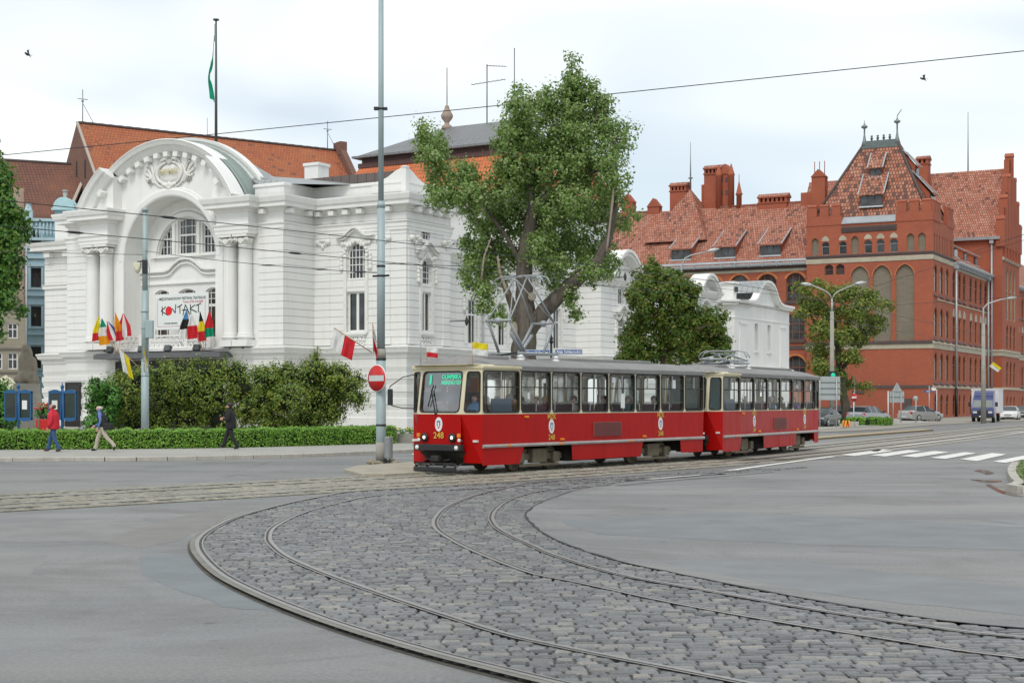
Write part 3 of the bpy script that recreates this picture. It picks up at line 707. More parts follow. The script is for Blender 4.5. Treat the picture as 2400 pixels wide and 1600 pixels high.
mb.wall(side, W_OUT(0, 5.2, 14.7), sv, 0.25); mb.wall(Pl(0, 5.2, -1, 0), W_OUT(0, 8, 14.7))
sd_holes, sd_c = [], [8.6, 12.6, 16.6, 20.6]
for c in sd_c: sd_holes.append(rect(c - 0.65, c + 0.65, 5.9, 9.0))
mb.wall(sidew, W_OUT(5.2, 23.7, 11.9), sd_holes, 0.25); mb.wall(Pl(0, 23.7, 1, 0), W_OUT(-0.5, 1.7, 12.0))
BE_ = 46.2; bc = [27.1, 43.3]; bh = []
for c in bc: bh += [rect(c - 0.6, c + 0.6, 5.9, 8.8), rect(c - 0.5, c + 0.5, 9.6, 10.9)]
bay_top = [(BE_, 11.7)] + [(43.3 + a, 11.7 + 1.3 * math.cos(a / 2.2 * math.pi / 2) ** 0.8) for a in (2.1, 1.6, 1.0, 0.4, 0, -0.4, -1.0, -1.6, -2.1)] + [(27.1 + a, 11.9 + 1.75 * max(math.cos(a / 2.2 * math.pi / 2), 0) ** 0.8) for a in (2.1, 1.6, 1.0, 0.4, 0, -0.4, -1.0, -1.6, -2.1)] + [(23.7, 11.9)]
mb.wall(bay, [(23.7, 5.5), (BE_, 5.5)] + bay_top, bh, 0.25)
mb.wall(Pl(0, BE_, -1, 0), W_OUT(-1.7, 0.5, 11.5)); mb.wall(sidew, W_OUT(BE_, 62, 11.0))
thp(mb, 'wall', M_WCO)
# rustication of the front piers beside the columns
for x0, x1 in ((-9.55, -7.46), (-27.42, -25.35)):
    mb = MB()
    for k in range(17): mb.box(x0, x1, -3.26, -3.19, 5.62 + k * 0.475, 5.62 + k * 0.475 + 0.44)
    thp(mb, 'pier_rustication', M_WPL)
# recessed wall inside the arch, with its openings
cw = [(CX - 0.86, 12.15), (CX + 0.86, 12.15)] + arcpts(CX, 11.95, 2.72, math.asin(0.86 / 2.72), -math.asin(0.86 / 2.72), 6)
def side_light(s):
    a0, a1 = math.acos((12.15 - 11.95) / 2.72), math.asin(1.42 / 2.72)
    pts = [(CX + s * 2.72 * math.sin(a), 11.95 + 2.72 * math.cos(a)) for a in [a0 + (a1 - a0) * i / 7 for i in range(8)]]
    pts = [(CX + s * 1.42, 12.15)] + pts
    return pts if s > 0 else pts[::-1]
lows = [round_top(CX - 0.78, CX + 0.78, 6.3, 9.75, 0.22), round_top(CX - 3.02, CX - 1.72, 6.3, 9.75, 0.22), round_top(CX + 1.72, CX + 3.02, 6.3, 9.75, 0.22)]
bk_holes = [cw, side_light(1), side_light(-1)] + lows
mb = MB(); mb.wall(back, [(CX - 4.4, 5.5), (CX + 4.4, 5.5)] + arcpts(CX, 11.7, 4.4, R(90), R(-90), 20), bk_holes, 0.25)
# mouldings round the inner arch
for r_, t_ in ((2.95, 0.16), (3.3, 0.1)): mb.arc(CX, 11.95, r_, R(-90), R(90), [(-t_, -1.55), (-t_, -1.55 - t_), (t_, -1.55 - t_ * 1.3), (t_, -1.55)], 28)
for o_ in (-1.14, 1.14): mb.box(CX + o_ - 0.14, CX + o_ + 0.14, -1.72, -1.5, 12.05, 14.3)
mb.box(CX - 3.1, CX + 3.1, -1.75, -1.5, 11.95, 12.1)
# swan-neck cornice over the three windows
wave = [(-4.25, 10.95), (-2.0, 10.95), (-1.5, 11.05), (-1.0, 11.45), (-0.5, 11.72), (0, 11.78), (0.5, 11.72), (1.0, 11.45), (1.5, 11.05), (2.0, 10.95), (4.25, 10.95)]
for dz, h, d in ((0, 0.14, 0.30), (-0.3, 0.1, 0.18)):
    pts = [(CX + a, w + dz) for a, w in wave]; poly = pts + [(a, w + h) for a, w in pts[::-1]]
    mb.prism(poly, lambda a, b: (a, -1.55 - d, b), lambda a, b: (a, -1.5, b))
mb.box(CX - 4.25, CX + 4.25, -1.68, -1.5, 10.1, 10.22)
thp(mb, 'recess_wall', M_WPL)
gu = lambda a, b, n: even(a, b, n)
window(back, cw, TH, M_WFR, M_GLS, 0.22, 0.08, gu(CX - 0.86, CX, 2) + [CX] + gu(CX, CX + 0.86, 2), [(13.5, 0.12), 12.8, 14.1], 0.035, [.035, .035, .1, .035, .035])
for s in (1, -1):
    window(back, side_light(s), TH, M_WFR, M_GLS, 0.22, 0.07, [CX + s * 1.75, CX + s * 2.05, CX + s * 2.38], [(13.3, 0.1), 12.75, 13.8], 0.035, [.035, .08, .035])
for lo, a, b in zip(lows, (-0.78, -3.02, 1.72), (0.78, -1.72, 3.02)):
    window(back, lo, TH, M_WFR, M_GLR, 0.22, 0.08, gu(CX + a, CX + b, 3), [(8.55, 0.2), 9.0, 9.4], 0.045)
# the arch moulding of the opening and the big gable moulding, stepping forward over the columns
mb = MB()
mb.arc(CX, 11.7, 4.25, R(-90), R(90), [(0, -3.2), (0, -3.32), (0.1, -3.38), (0.42, -3.40), (0.5, -3.32), (0.62, -3.30), (0.66, -3.2)], 36)
for s in (-1, 1): mb.box(CX + s * 4.58 - 0.33, CX + s * 4.58 + 0.33, -3.36, -3.15, 6.0, 11.7)
thp(mb, 'arch_moulding', M_WPL)
AI, AO = math.asin(4.9 / 8.1), math.asin(7.15 / 8.1)
gp_prof = lambda y: [(-0.75, y + 0.1), (-0.72, y - 0.25), (-0.45, y - 0.5), (-0.32, y - 0.55), (-0.30, y - 0.75), (-0.12, y - 0.85), (0.0, y - 0.95), (0.05, y - 0.9), (0.05, y + 0.3)]
mb = MB()
mb.arc(CX, 11.6, 8.1, -AI, AI, gp_prof(-3.2), 26)
for s in (-1, 1): mb.arc(CX, 11.6, 8.1, s * AI, s * AO, gp_prof(-4.1), 8)
for a in [i * R(7.2) for i in range(-5, 6)] + [-R(48), R(48)]:
    y = -3.2 if abs(a) < AI else -4.1; rr = 8.1 - 0.95; m = Matrix.Translation((CX + rr * math.sin(a), 0, 11.6 + rr * math.cos(a))) @ Matrix.Rotation(a, 4, 'Y')
    mb.hexa([m @ Vector(v) for v in ((-.2, y - .5, -.13), (.2, y - .5, -.13), (.2, y + .05, -.13), (-.2, y + .05, -.13), (-.2, y - .5, .2), (.2, y - .5, .2), (.2, y + .05, .2), (-.2, y + .05, .2))])
# forward wall pieces that carry the outer ends of the moulding
for s in (-1, 1):
    pts = arcpts(CX, 11.6, 7.5, s * AI, s * AO, 8); poly = [(pts[0][0], 14.9)] + pts + [(pts[-1][0], 14.9)]
    mb.prism(poly, lambda a, b: (a, -4.05, b), lambda a, b: (a, -3.1, b))
thp(mb, 'gable_moulding', M_WPL)
# stucco cartouche with scrolls and gilt letters in the gable
mb = MB(); cz = 17.55
def curl(pts, r0=0.09, y=-3.28): mb.tube([(CX + a, y, cz + b) for a, b in pts], [r0 * (0.5 + 0.7 * math.sin(math.pi * i / (len(pts) - 1))) for i in range(len(pts))], 6)
mb.ball((CX, -3.2, cz), (1.05, 0.12, 0.62), 8)
curl([(1.15 * math.sin(t) , 0.78 * math.cos(t) - 0.02) for t in np.linspace(0.2, 2.7, 14)], 0.13); curl([(-1.15 * math.sin(t), 0.78 * math.cos(t) - 0.02) for t in np.linspace(0.2, 2.7, 14)], 0.13)
curl([(1.45 * math.sin(t), 0.95 * math.cos(t) - 0.1) for t in np.linspace(0.6, 2.9, 14)], 0.09); curl([(-1.45 * math.sin(t), 0.95 * math.cos(t) - 0.1) for t in np.linspace(0.6, 2.9, 14)], 0.09)
for s in (-1, 1):
    for k, (x1, z1) in enumerate(((2.15, 0.35), (2.3, 0.05), (2.2, -0.3), (2.0, -0.65), (1.9, 0.6))):
        curl([(s * (0.9 + 0.1 * k), -0.75 + 0.12 * k), (s * 1.5, -0.55 + 0.18 * k), (s * (x1 - 0.25), z1 - 0.05), (s * x1, z1 + 0.14), (s * (x1 - 0.12), z1 + 0.2)], 0.085)
    curl([(s * 0.1, 0.75), (s * 0.35, 0.98), (s * 0.75, 0.9), (s * 1.0, 0.62), (s * 0.8, 0.5)], 0.11)
for a, b, r in ((0, -1.0, .22), (-.25, -.85, .18), (.25, -.85, .18), (-.5, -.78, .14), (.5, -.78, .14), (0, 0.78, .2), (0, -.78, .2)): mb.ball((CX + a, -3.3, cz + b), (r, 0.14, r), 6)
thp(mb, 'cartouche', M_ORN)
text_mesh('MDMIR', 0.55, plain('gilding', (0.62, 0.56, 0.36), 0.45, 0.5, var=0.1), TH, facing((CX + 0.02, -3.42, cz + 0.06), (1, 0, 0), (0, 0, 1)), 'gilt_lettering', bold=0.01)
# paired columns
def column(x):
    mb = MB(); y = -3.55
    mb.lathe([(0.52, 6.0), (0.52, 6.1), (0.6, 6.12), (0.6, 6.2), (0.5, 6.26), (0.54, 6.34), (0.49, 6.42), (0.465, 6.5), (0.462, 9.0), (0.45, 11.0), (0.43, 12.1), (0.47, 12.13), (0.47, 12.19), (0.43, 12.2)], (x, y, 0), 22)
    mb.box(x - 0.64, x + 0.64, y - 0.64, y + 0.4, 5.55, 5.98)
    o = thp(mb, 'column', M_WPL)
    c = MB(); c.lathe([(0.43, 12.2), (0.5, 12.45), (0.56, 12.6), (0.5, 12.66)], (x, y, 0), 16); c.box(x - 0.62, x + 0.62, y - 0.62, y + 0.4, 12.74, 12.9)
    for sx in (-0.46, 0.46):
        for rr, yy in ((0.19, -0.44), (0.10, -0.56)): c.lathe([(rr * 0.7, -0.08), (rr, 0.0), (rr * 0.7, 0.08)], (x + sx, y + yy, 12.55), 12, axis='y')
    for k in range(5): c.ball((x - 0.3 + 0.15 * k, y - 0.47, 12.42 + 0.1 * abs(k - 2) - 0.1), (0.07, 0.08, 0.1), 5)
    c.build('capital', M_ORN, o)
for o_ in (-7.05, -5.72, 5.72, 7.05): column(CX + o_)
# entablature
mb = MB()
for s in (-1, 1):
    c = CX + s * 6.4
    ed = sorted([CX + s * 5.02, CX + s * 7.75]); mb.box(ed[0], ed[1], -4.12, -3.15, 12.9, 14.45)
    mb.sweep([(ed[0], -3.2), (ed[0], -4.12), (ed[1], -4.12), (ed[1], -3.2)], [(0.0, 12.9), (0.06, 12.92), (0.06, 13.15), (0.1, 13.18), (0.1, 13.38), (0.18, 13.5), (0.18, 13.56), (0.0, 13.6)])
    mb.sweep([(ed[0], -3.2), (ed[0], -4.12), (ed[1], -4.12), (ed[1], -3.2)], [(0, 14.35), (0.12, 14.37), (0.15, 14.55), (0.62, 14.6), (0.62, 14.85), (0.72, 14.9), (0.82, 15.2), (0.82, 15.3), (0.0, 15.42)])
AP = [(CX + 7.75, -3.2), (-7.48, -3.2), (-7.48, 0), (0, 0), (0, 5.2), (-7, 5.2)]; AL = [(-27.4, 0), (-27.4, -3.2), (CX - 7.75, -3.2)]
CORN = [(0, 14.35), (0.12, 14.37), (0.15, 14.55), (0.62, 14.6), (0.62, 14.85), (0.72, 14.9), (0.82, 15.2), (0.82, 15.3), (0.0, 15.42)]
for path in (AP, AL):
    mb.sweep(path, [(0.0, 13.0), (0.07, 13.02), (0.07, 13.2), (0.11, 13.23), (0.11, 13.45), (0.2, 13.55), (0.2, 13.62), (0.0, 13.66)])
    mb.sweep(path, CORN)
for x in (-6.9, -5.75, -4.6, -3.45, -1.2, -9.0): mb.box(x - 0.22, x + 0.22, (-0.5 if x > -7.5 else -3.7), (0.02 if x > -7.5 else -3.18), 14.2, 14.5)
for y in (-2.9, -1.0): mb.box(-7.5, -6.98, y - .2, y + .2, 14.2, 14.5)
for y in (0.9, 2.1, 3.3, 4.5): mb.box(-0.02, 0.5, y - .2, y + .2, 14.2, 14.5)
thp(mb, 'main_cornice', M_WPL)
# lower cornice of the left wing and its attic
mb = MB(); LWp = [(-33.4, 9), (-33.4, 0), (-27.4, 0)]
mb.sweep(LWp, [(0, 13.0), (0.1, 13.05), (0.15, 13.2), (0.75, 13.25), (0.75, 13.5), (0.85, 13.6), (0.95, 13.85), (0, 13.95)])
mb.sweep(LWp, [(0, 10.35), (0.12, 10.4), (0.12, 10.6), (0.2, 10.7), (0, 10.75)])
for x in (-32.6, -30.6, -28.4): mb.box(x - .3, x + .3, -.55, .02, 12.75, 13.2)
mb.box(-32.6, -27.4, 0.3, 0.8, 13.9, 15.7)
thp(mb, 'left_wing_cornice', M_WPL)
# parapet with its swept-up corner
PP = [(CX + 7.3, -2.0), (CX + 7.3, -2.9), (-7.7, -2.9), (-7.7, 0.25), (-0.25, 0.25), (-0.25, 5.0)]
mb = MB(); mb.sweep(PP, [(-0.35, 15.3), (0.0, 15.3), (0.0, 16.0), (0.09, 16.05), (0.09, 16.2), (0, 16.25), (-0.35, 16.25)])
hump = [(-2.9, 16.2), (-2.2, 16.28), (-1.6, 16.5), (-1.0, 16.85), (-0.5, 17.02), (-0.25, 17.05)]
mb.prism([(a, b) for a, b in hump] + [(-0.25, 15.5), (-2.9, 15.5)], lambda a, b: (a, 0.2, b), lambda a, b: (a, 0.6, b))
mb.prism([(-a, b) for a, b in hump] + [(0.25, 15.5), (2.9, 15.5)], lambda a, b: (-0.2, a, b), lambda a, b: (-0.6, a, b))
mb.sweep([(-0.45, 0.15), (-0.15, 0.15), (-0.15, 0.45)], [(0, 15.4), (0.05, 15.4), (0.05, 17.0), (0.12, 17.05), (0.0, 17.12), (-0.2, 17.12)])
thp(mb, 'parapet', M_WPL)
# second, taller arch behind the gable
mb = MB(); A2_ = math.asin(7.4 / 9.1)
mb.arc(CX, 11.0, 9.1, -A2_, A2_, [(-1.4, -1.95), (-0.25, -1.95), (-0.2, -2.1), (0.0, -2.15), (0.0, -1.5), (-1.4, -1.5)], 34)
mb.arc(CX, 11.6, 7.0, -R(66), R(66), [(-0.3, -2.0), (0.6, -2.0), (0.6, -1.6), (-0.3, -1.6)], 20)
thp(mb, 'rear_arch', M_WPL)
mb = MB()
def vault(r, cz, y0, y1, a, n=22):
    pts = arcpts(CX, cz, r, -a, a, n); b = [(x, y0, z) for x, z in pts] + [(x, y1, z) for x, z in pts]
    mb.add(b, [(i, i + 1, n + 2 + i, n + 1 + i) for i in range(n)])
vault(8.12, 11.6, -3.6, -1.9, AO)
strip = thp(mb, 'copper_gable_roof', M_COPP)
mb = MB(); pts = arcpts(CX, 11.0, 8.95, -A2_, A2_, 16); mb.add([(x, -1.6, z) for x, z in pts] + [(CX + (x - CX) * .8, 5.5, 16.6 + (z - 16.6) * .12) for x, z in pts], [(i, i + 1, 18 + i, 17 + i) for i in range(16)])
# hipped zinc roof falling to the wings, seen beside the arch
mb.add([(-10.2, -2.4, 16.3), (-7.9, -2.4, 16.3), (-7.9, 6, 16.3), (-13.2, 7, 17.4), (-13.2, -1.4, 17.6)], [(0, 1, 4), (1, 2, 3, 4)])
mb.add([(-7.9, -2.5, 16.2), (-1.0, 3.0, 16.2), (-1.0, 9, 16.4), (-13.2, 9, 17.3), (-13.2, 0, 17.5)], [(0, 1, 2, 3, 4)])
mb.add([(CX - 7.4, -1.6, 16.3), (CX - 7.4, 8, 16.3), (-33, 8, 15.6), (-33, 0.6, 15.6), (-27, -1, 15.7)], [(0, 1, 2, 3, 4)])
mb.add([(-33, 0.6, 14.0), (-0.5, 0.6, 15.9), (-0.5, 5.2, 15.9), (-33, 9, 14.0)], [(0, 1, 2, 3)])
# roofs of the side wing
mb.add([(-0.6, 5.3, 12.6), (-0.6, 24, 12.6), (-8, 24, 14.4), (-8, 5.3, 14.4)], [(0, 1, 2, 3)])
mb.add([(-0.6, 46, 11.4), (-0.6, 62, 11.4), (-8, 62, 13.0), (-8, 46, 13.0)], [(0, 1, 2, 3)])
thp(mb, 'zinc_roof', M_ZINC)
mb = MB(); n_ = 8
for i in range(n_):
    t0, t1 = i / n_, (i + 1) / n_; h = lambda t: (1.75 - 4.2 * t, 11.8 + 1.7 * math.sin(t * math.pi / 2))
    (x0, z0), (x1, z1) = h(t0), h(t1); mb.add([(x0, 23.7, z0), (x0, BE_, z0 - .5), (x1, BE_, z1 - .5), (x1, 23.7, z1)], [(0, 1, 2, 3)])
mb.add([(-2.45, 23.7, 13.5), (-2.45, BE_, 13.0), (-9, BE_, 13.0), (-9, 23.7, 13.5)], [(0, 1, 2, 3)])
for y, q_ in ((23.72, 0), (BE_ - .02, .5)): mb.add([(1.75, y, 11.7 - q_), (-9, y, 11.7 - q_), (-9, y, 13.5 - q_)] + [(1.75 - 4.2 * i / 8, y, 11.8 - q_ + 1.7 * math.sin(i / 8 * math.pi / 2)) for i in range(8, 0, -1)], [tuple(range(11))])
thp(mb, 'curved_roof', M_ZINC)
mb = MB()
for c, top in ((27.1, 13.65), (43.3, 12.95)):
    for dr, d in ((0, 0.75), (0.26, 0.9)):
        pts = [(c + a, top - 1.75 + 1.75 * max(math.cos(a / 2.35 * math.pi / 2), 0) ** 0.8 + dr) for a in np.linspace(-2.3, 2.3, 17)]
        mb.prism(pts + [(a, w - 0.24) for a, w in pts[::-1]], lambda a, b: (1.7 + d, a, b), lambda a, b: (1.0, a, b))
    pts = [(c + a, top - 2.9 + 1.0 * max(math.cos(a / 1.25 * math.pi / 2), 0) ** 0.8) for a in np.linspace(-1.2, 1.2, 11)]
    mb.prism(pts + [(a, w - 0.2) for a, w in pts[::-1]], lambda a, b: (2.05, a, b), lambda a, b: (1.68, a, b))
mb.sweep([(-0.5, 5.2), (-0.5, 23.7)], [(0, 11.4), (0.1, 11.4), (0.3, 11.75), (0.5, 11.9), (0.5, 12.1), (0.1, 12.15), (0.1, 12.6), (0.2, 12.7), (-0.3, 12.75)])
mb.sweep([(-0.5, 23.7), (1.7, 23.7), (1.7, BE_), (-0.5, BE_)], [(0, 11.0), (0.1, 11.05), (0.45, 11.4), (0.55, 11.6), (0.55, 11.7), (0, 11.75)])
mb.sweep([(-0.5, BE_), (-0.5, 62)], [(0, 10.7), (0.1, 10.7), (0.5, 11.1), (0.5, 11.3), (0, 11.4)])
thp(mb, 'side_cornice', M_WPL)
mb = MB(); mb.box(-9.6, -0.9, 0.9, 1.25, 16.2, 17.0); mb.box(-9.6, -9.3, 0.9, 6, 16.2, 17.0); thp(mb, 'roof_upstand', M_LEAD)
mb = MB(); mb.box(-10.75, -9.55, 3.0, 4.2, 16.0, 18.3); mb.box(-10.83, -9.47, 2.92, 4.28, 18.3, 18.5); thp(mb, 'chimney', M_WPL)
# windows of the wing and side with their stucco frames
def swan(pl, c, w, z, h=0.55, d=0.35):
    mb = MB(); pts = [(c + a * w, z + h * (0.5 + 0.5 * math.cos(min(abs(a) / 0.72, 1) * math.pi))) for a in np.linspace(-1, 1, 21)]
    for dz, t, dd in ((0, 0.13, d), (-0.16, 0.12, d * 0.65)):
        poly = [(a, b + dz) for a, b in pts]; poly = poly + [(a, b + t) for a, b in poly[::-1]]
        mb.prism(poly, lambda a, b: pl.p(a, b, -dd), lambda a, b: pl.p(a, b, 0.05))
    return mb
def stucco_frame(pl, c, hw, z0, z1, zc, arch=True):
    mb = swan(pl, c, hw + 0.75, z1)
    for s in (-1, 1):
        mb.hexa([pl.p(c + s * (hw + 0.12) - 0.12, z0, -0.1), pl.p(c + s * (hw + 0.12) + 0.12, z0, -0.1), pl.p(c + s * (hw + 0.12) + 0.12, z0, 0.02), pl.p(c + s * (hw + 0.12) - 0.12, z0, 0.02),
                 pl.p(c + s * (hw + 0.12) - 0.12, zc, -0.1), pl.p(c + s * (hw + 0.12) + 0.12, zc, -0.1), pl.p(c + s * (hw + 0.12) + 0.12, zc, 0.02), pl.p(c + s * (hw + 0.12) - 0.12, zc, 0.02)])
        for k in range(4):
            q = pl.p(c + s * (hw + 0.42), zc - 0.9 + k * 0.28, -0.06); mb.ball(q, (0.16 - 0.02 * k, 0.12, 0.2), 5)
    for k in range(-5, 6):
        q = pl.p(c + k * (hw + 0.35) / 5, z1 - 0.32 - 0.03 * abs(k) + 0.1 * math.cos(k * 1.3), -0.07); mb.ball(q, (0.15, 0.1, 0.16), 5)
    if arch:
        for i in range(13):
            a = R(-95 + 190 * i / 12); q = pl.p(c + (hw + 0.16) * math.sin(a), zc - 0.05 + (hw + 0.16) * math.cos(a), -0.05); mb.ball(q, 0.13, 5)
    return mb.build('window_surround', M_ORN, TH)
window(wing, wfw, TH, M_WFR, M_GLS, 0.2, 0.09, gu(-4.73, -3.27, 4), gu(9.95, 12.35, 4), 0.05)
window(wing, wfl, TH, M_WFR, M_GLS, 0.2, 0.12, [-4.0], [], 0.2)
stucco_frame(wing, -4.0, 0.75, 6.4, 12.7, 11.6)
window(side, sv[0], TH, M_WFR, M_GLS, 0.18, 0.09, [2.08, 2.42], [12.9], 0.06); window(side, sv[1], TH, M_WFR, M_GLS, 0.18, 0.07, gu(1.75, 2.85, 3), gu(9.6, 11.2, 3), 0.045); window(side, sv[2], TH, M_WFR, M_GLR, 0.18, 0.1, [2.3], [], 0.16)
stucco_frame(side, 2.3, 0.58, 6.4, 11.75, 10.7)
for c, h in zip(sd_c, sd_holes):
    window(sidew, h, TH, M_WFR, M_GLS, 0.18, 0.09, [c - 0.22, c + 0.22], [(7.95, 0.12)], 0.06); stucco_frame(sidew, c, 0.65, 5.9, 10.7, 9.2, False)
for c in bc:
    window(bay, rect(c - .6, c + .6, 5.9, 8.8), TH, M_WFR, M_GLS, 0.18, 0.09, [c - 0.2, c + 0.2], [(7.8, 0.12)], 0.06)
    window(bay, rect(c - .5, c + .5, 9.6, 10.9), TH, M_WFR, M_GLS, 0.18, 0.08, [c - 0.17, c + 0.17], [10.4], 0.05); stucco_frame(bay, c, 0.6, 5.9, 8.9, 8.2, False)
# sills, pilasters and balustrade panels
mb = MB()
for u, w_ in ((-4.0, 0.9),): mb.box(u - w_, u + w_, -0.2, 0.1, 6.3, 6.45)
mb.box(0, 0.2, 1.5, 3.1, 6.28, 6.42); mb.box(0, 0.16, 1.6, 2.9, 12.3, 12.45)
def pil(pl, u, w_, z0=5.6, z1=13.0):
    mb.hexa([pl.p(u - w_, z0, -0.06), pl.p(u + w_, z0, -0.06), pl.p(u + w_, z0, 0.02), pl.p(u - w_, z0, 0.02), pl.p(u - w_, z1, -0.06), pl.p(u + w_, z1, -0.06), pl.p(u + w_, z1, 0.02), pl.p(u - w_, z1, 0.02)])
    mb.hexa([pl.p(u - w_ - .08, z0, -0.12), pl.p(u + w_ + .08, z0, -0.12), pl.p(u + w_ + .08, z0, 0.02), pl.p(u - w_ - .08, z0, 0.02), pl.p(u - w_ - .08, z0 + .55, -0.12), pl.p(u + w_ + .08, z0 + .55, -0.12), pl.p(u + w_ + .08, z0 + .55, 0.02), pl.p(u - w_ - .08, z0 + .55, 0.02)])
thp(mb, 'window_sill', M_WPL)
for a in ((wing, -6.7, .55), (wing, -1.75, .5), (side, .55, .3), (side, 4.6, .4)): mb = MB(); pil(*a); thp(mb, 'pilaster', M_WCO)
mb = MB()
mb.box(-28.6, -27.6, -0.08, 0.02, 6.0, 10.3)
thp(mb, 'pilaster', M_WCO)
for pl, u, zz in ((wing, -6.7, 12.5), (wing, -1.75, 12.5), (side, 0.9, 12.5), (side, 4.6, 12.5), (wing, -28.1, 9.9)):
    mb = MB()
    for s in (-1, 1):
        q = pl.p(u + s * 0.42, zz, -0.12); mb.ball(q, (0.2, 0.16, 0.2), 6); q = pl.p(u + s * 0.2, zz - 0.15, -0.1); mb.ball(q, (0.16, 0.12, 0.14), 5)
    q = pl.p(u, zz - 0.3, -0.1); mb.ball(q, (0.14, 0.12, 0.2), 5); q = pl.p(u, zz + 0.1, -0.1); mb.ball(q, (0.4, 0.1, 0.1), 5)
    thp(mb, 'pilaster_capital', M_ORN)
def lattice(pl, u0, u1, z0, z1, dep, step=0.42, name='balustrade'):
    mb = MB()
    for a, b, c, d in ((u0, u1, z0, z0 + .1), (u0, u1, z1 - .12, z1)): mb.hexa([pl.p(x, c, dd) for x, dd in ((a, dep - .08), (b, dep - .08), (b, dep + .08), (a, dep + .08))] + [pl.p(x, d, dd) for x, dd in ((a, dep - .08), (b, dep - .08), (b, dep + .08), (a, dep + .08))])
    n = int((u1 - u0) / step); h = z1 - z0
    for i in range(n + 1):
        u = u0 + i * (u1 - u0) / max(n, 1)
        for s in (-1, 1):
            v = u + s * h * 0.55
            if u0 - 0.05 <= v <= u1 + 0.05: mb.obox(pl.p(u, z0 + .08, dep), pl.p(v, z1 - .1, dep), 0.09, 0.07, up=(pl.n[0], pl.n[1], 0))
        mb.ball(pl.p(u, (z0 + z1) / 2, dep), (0.09, 0.09, 0.09), 4)
    return mb.build(name, M_WPL, TH)
for u0, u1 in ((-4.0, -2.2), (-1.95, 1.95), (2.2, 4.0)): lattice(front, CX + u0, CX + u1, 5.55, 6.45, -0.55)
mb = MB()
for o_ in (-4.15, -2.08, 2.08, 4.15): mb.box(CX + o_ - .14, CX + o_ + .14, -3.9, -3.6, 5.5, 6.55)
mb.box(CX - 4.3, CX + 4.3, -4.05, -1.5, 5.35, 5.55); thp(mb, 'balcony', M_WPL)
lattice(wing, -4.7, -3.3, 5.6, 6.3, -0.05, 0.3); lattice(side, 1.7, 2.9, 5.6, 6.3, -0.05, 0.3)
# entrance canopy with its lamps, doors behind it
mb = MB(); cpoly = [(CX - 5.8, -3.3), (CX - 5.8, -4.7), (CX - 5.4, -5.05), (CX + 5.4, -5.05), (CX + 5.8, -4.7), (CX + 5.8, -3.3)]
mb.prism(cpoly, lambda a, b: (a, b, 4.85), lambda a, b: (a, b, 5.15)); mb.prism([(CX + (a - CX) * 0.97, b * 0.97 - 0.1) for a, b in cpoly], lambda a, b: (a, b, 5.15), lambda a, b: (a, b, 5.22))
thp(mb, 'canopy', plain('canopy_metal', (0.13, 0.135, 0.14), 0.55, 0.2, var=0.2))
for x in (-23.2, -21.6, -18.6, -16.2, -13.6, -11.6, -10.5):
    mb = MB(); y = -4.7 if -22.5 < x < -13.2 else -3.75; zb = 5.22 if y < -4 else 5.52
    m = Matrix.Translation((x, y, zb + 0.25)) @ Matrix.Rotation(R(-25), 4, 'X')
    mb.hexa([m @ Vector(v) for v in ((-.26, -.13, -.18), (.26, -.13, -.18), (.26, .1, -.18), (-.26, .1, -.18), (-.26, -.16, .2), (.26, -.16, .2), (.26, .1, .2), (-.26, .1, .2))]); mb.box(x - .05, x + .05, y, y + .08, zb - 0.12, zb + .2)
    thp(mb, 'floodlight', plain('floodlight_grey', (0.09, 0.10, 0.10), 0.5, 0.2))
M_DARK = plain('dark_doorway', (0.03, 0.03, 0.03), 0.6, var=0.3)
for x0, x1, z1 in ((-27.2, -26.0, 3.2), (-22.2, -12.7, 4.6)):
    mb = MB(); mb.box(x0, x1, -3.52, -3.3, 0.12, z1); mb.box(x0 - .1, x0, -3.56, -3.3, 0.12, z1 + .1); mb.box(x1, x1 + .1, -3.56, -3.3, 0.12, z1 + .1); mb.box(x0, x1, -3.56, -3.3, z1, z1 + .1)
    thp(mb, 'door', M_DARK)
mb = MB()
mb.tube([(-26.9, -0.14, 0.3), (-26.9, -0.14, 5.0)], 0.06, 8); mb.tube([(-0.36, 9.9, 0.3), (-0.36, 9.9, 5.0), (-0.36, 9.9, 8.6), (-0.4, 9.9, 11.4)], 0.07, 8); mb.tube([(-0.33, 19.0, 0.3), (-0.33, 19.0, 11.4)], 0.07, 8)
thp(mb, 'rain_pipe', plain('rain_pipe_zinc', (0.45, 0.46, 0.46), 0.5, 0.4))
# wall lamp arms
for pl, u, w in ((side, 5.0, 7.3), (bay, 25.1, 11.6)):
    mb = MB(); a, b = pl.p(u, w, 0), pl.p(u, w, -1.4)
    mb.tube([a, b], 0.035, 6); mb.lathe([(0.02, -.35), (0.1, -.2), (0.13, .0), (0.05, .25), (0.02, .35)], b, 8); thp(mb, 'wall_lamp', M_DARK)
# the taller stage house with its orange mansard
SH = empty('stage_house', (-6.80, 96.0, 0), R(-31), 'tall block behind the theatre with bright orange mansard tiles and grey metal roof', 'building')
M_OT = brickmat('orange_pantiles', (0.62, 0.17, 0.06), (0.68, 0.21, 0.08), (0.36, 0.09, 0.03), 0.30, 0.40, 0.03, None, 0.6, 0.7, offset=0.0)
x0, x1, y0, y1 = -25.6, -4.4, 25.0, 39.5
mb = MB(); mb.box(x0 + 1.0, x1 - 1.0, y0 + 1.0, y1 - 1, 9, 19.0); mb.build('wall', M_WPL, SH)
mb = MB(); mb.sweep([(x1 - 1, y1 - 1), (x0 + 1, y1 - 1), (x0 + 1, y0 + 1), (x1 - 1, y0 + 1), (x1 - 1, y1 - 1)], [(0, 17.6), (.2, 17.7), (.3, 18.3), (.9, 18.6), (1.0, 19.1), (0, 19.2)]); mb.build('eaves_cornice', plain('brown_cornice', (0.22, 0.19, 0.17), 0.7), SH)
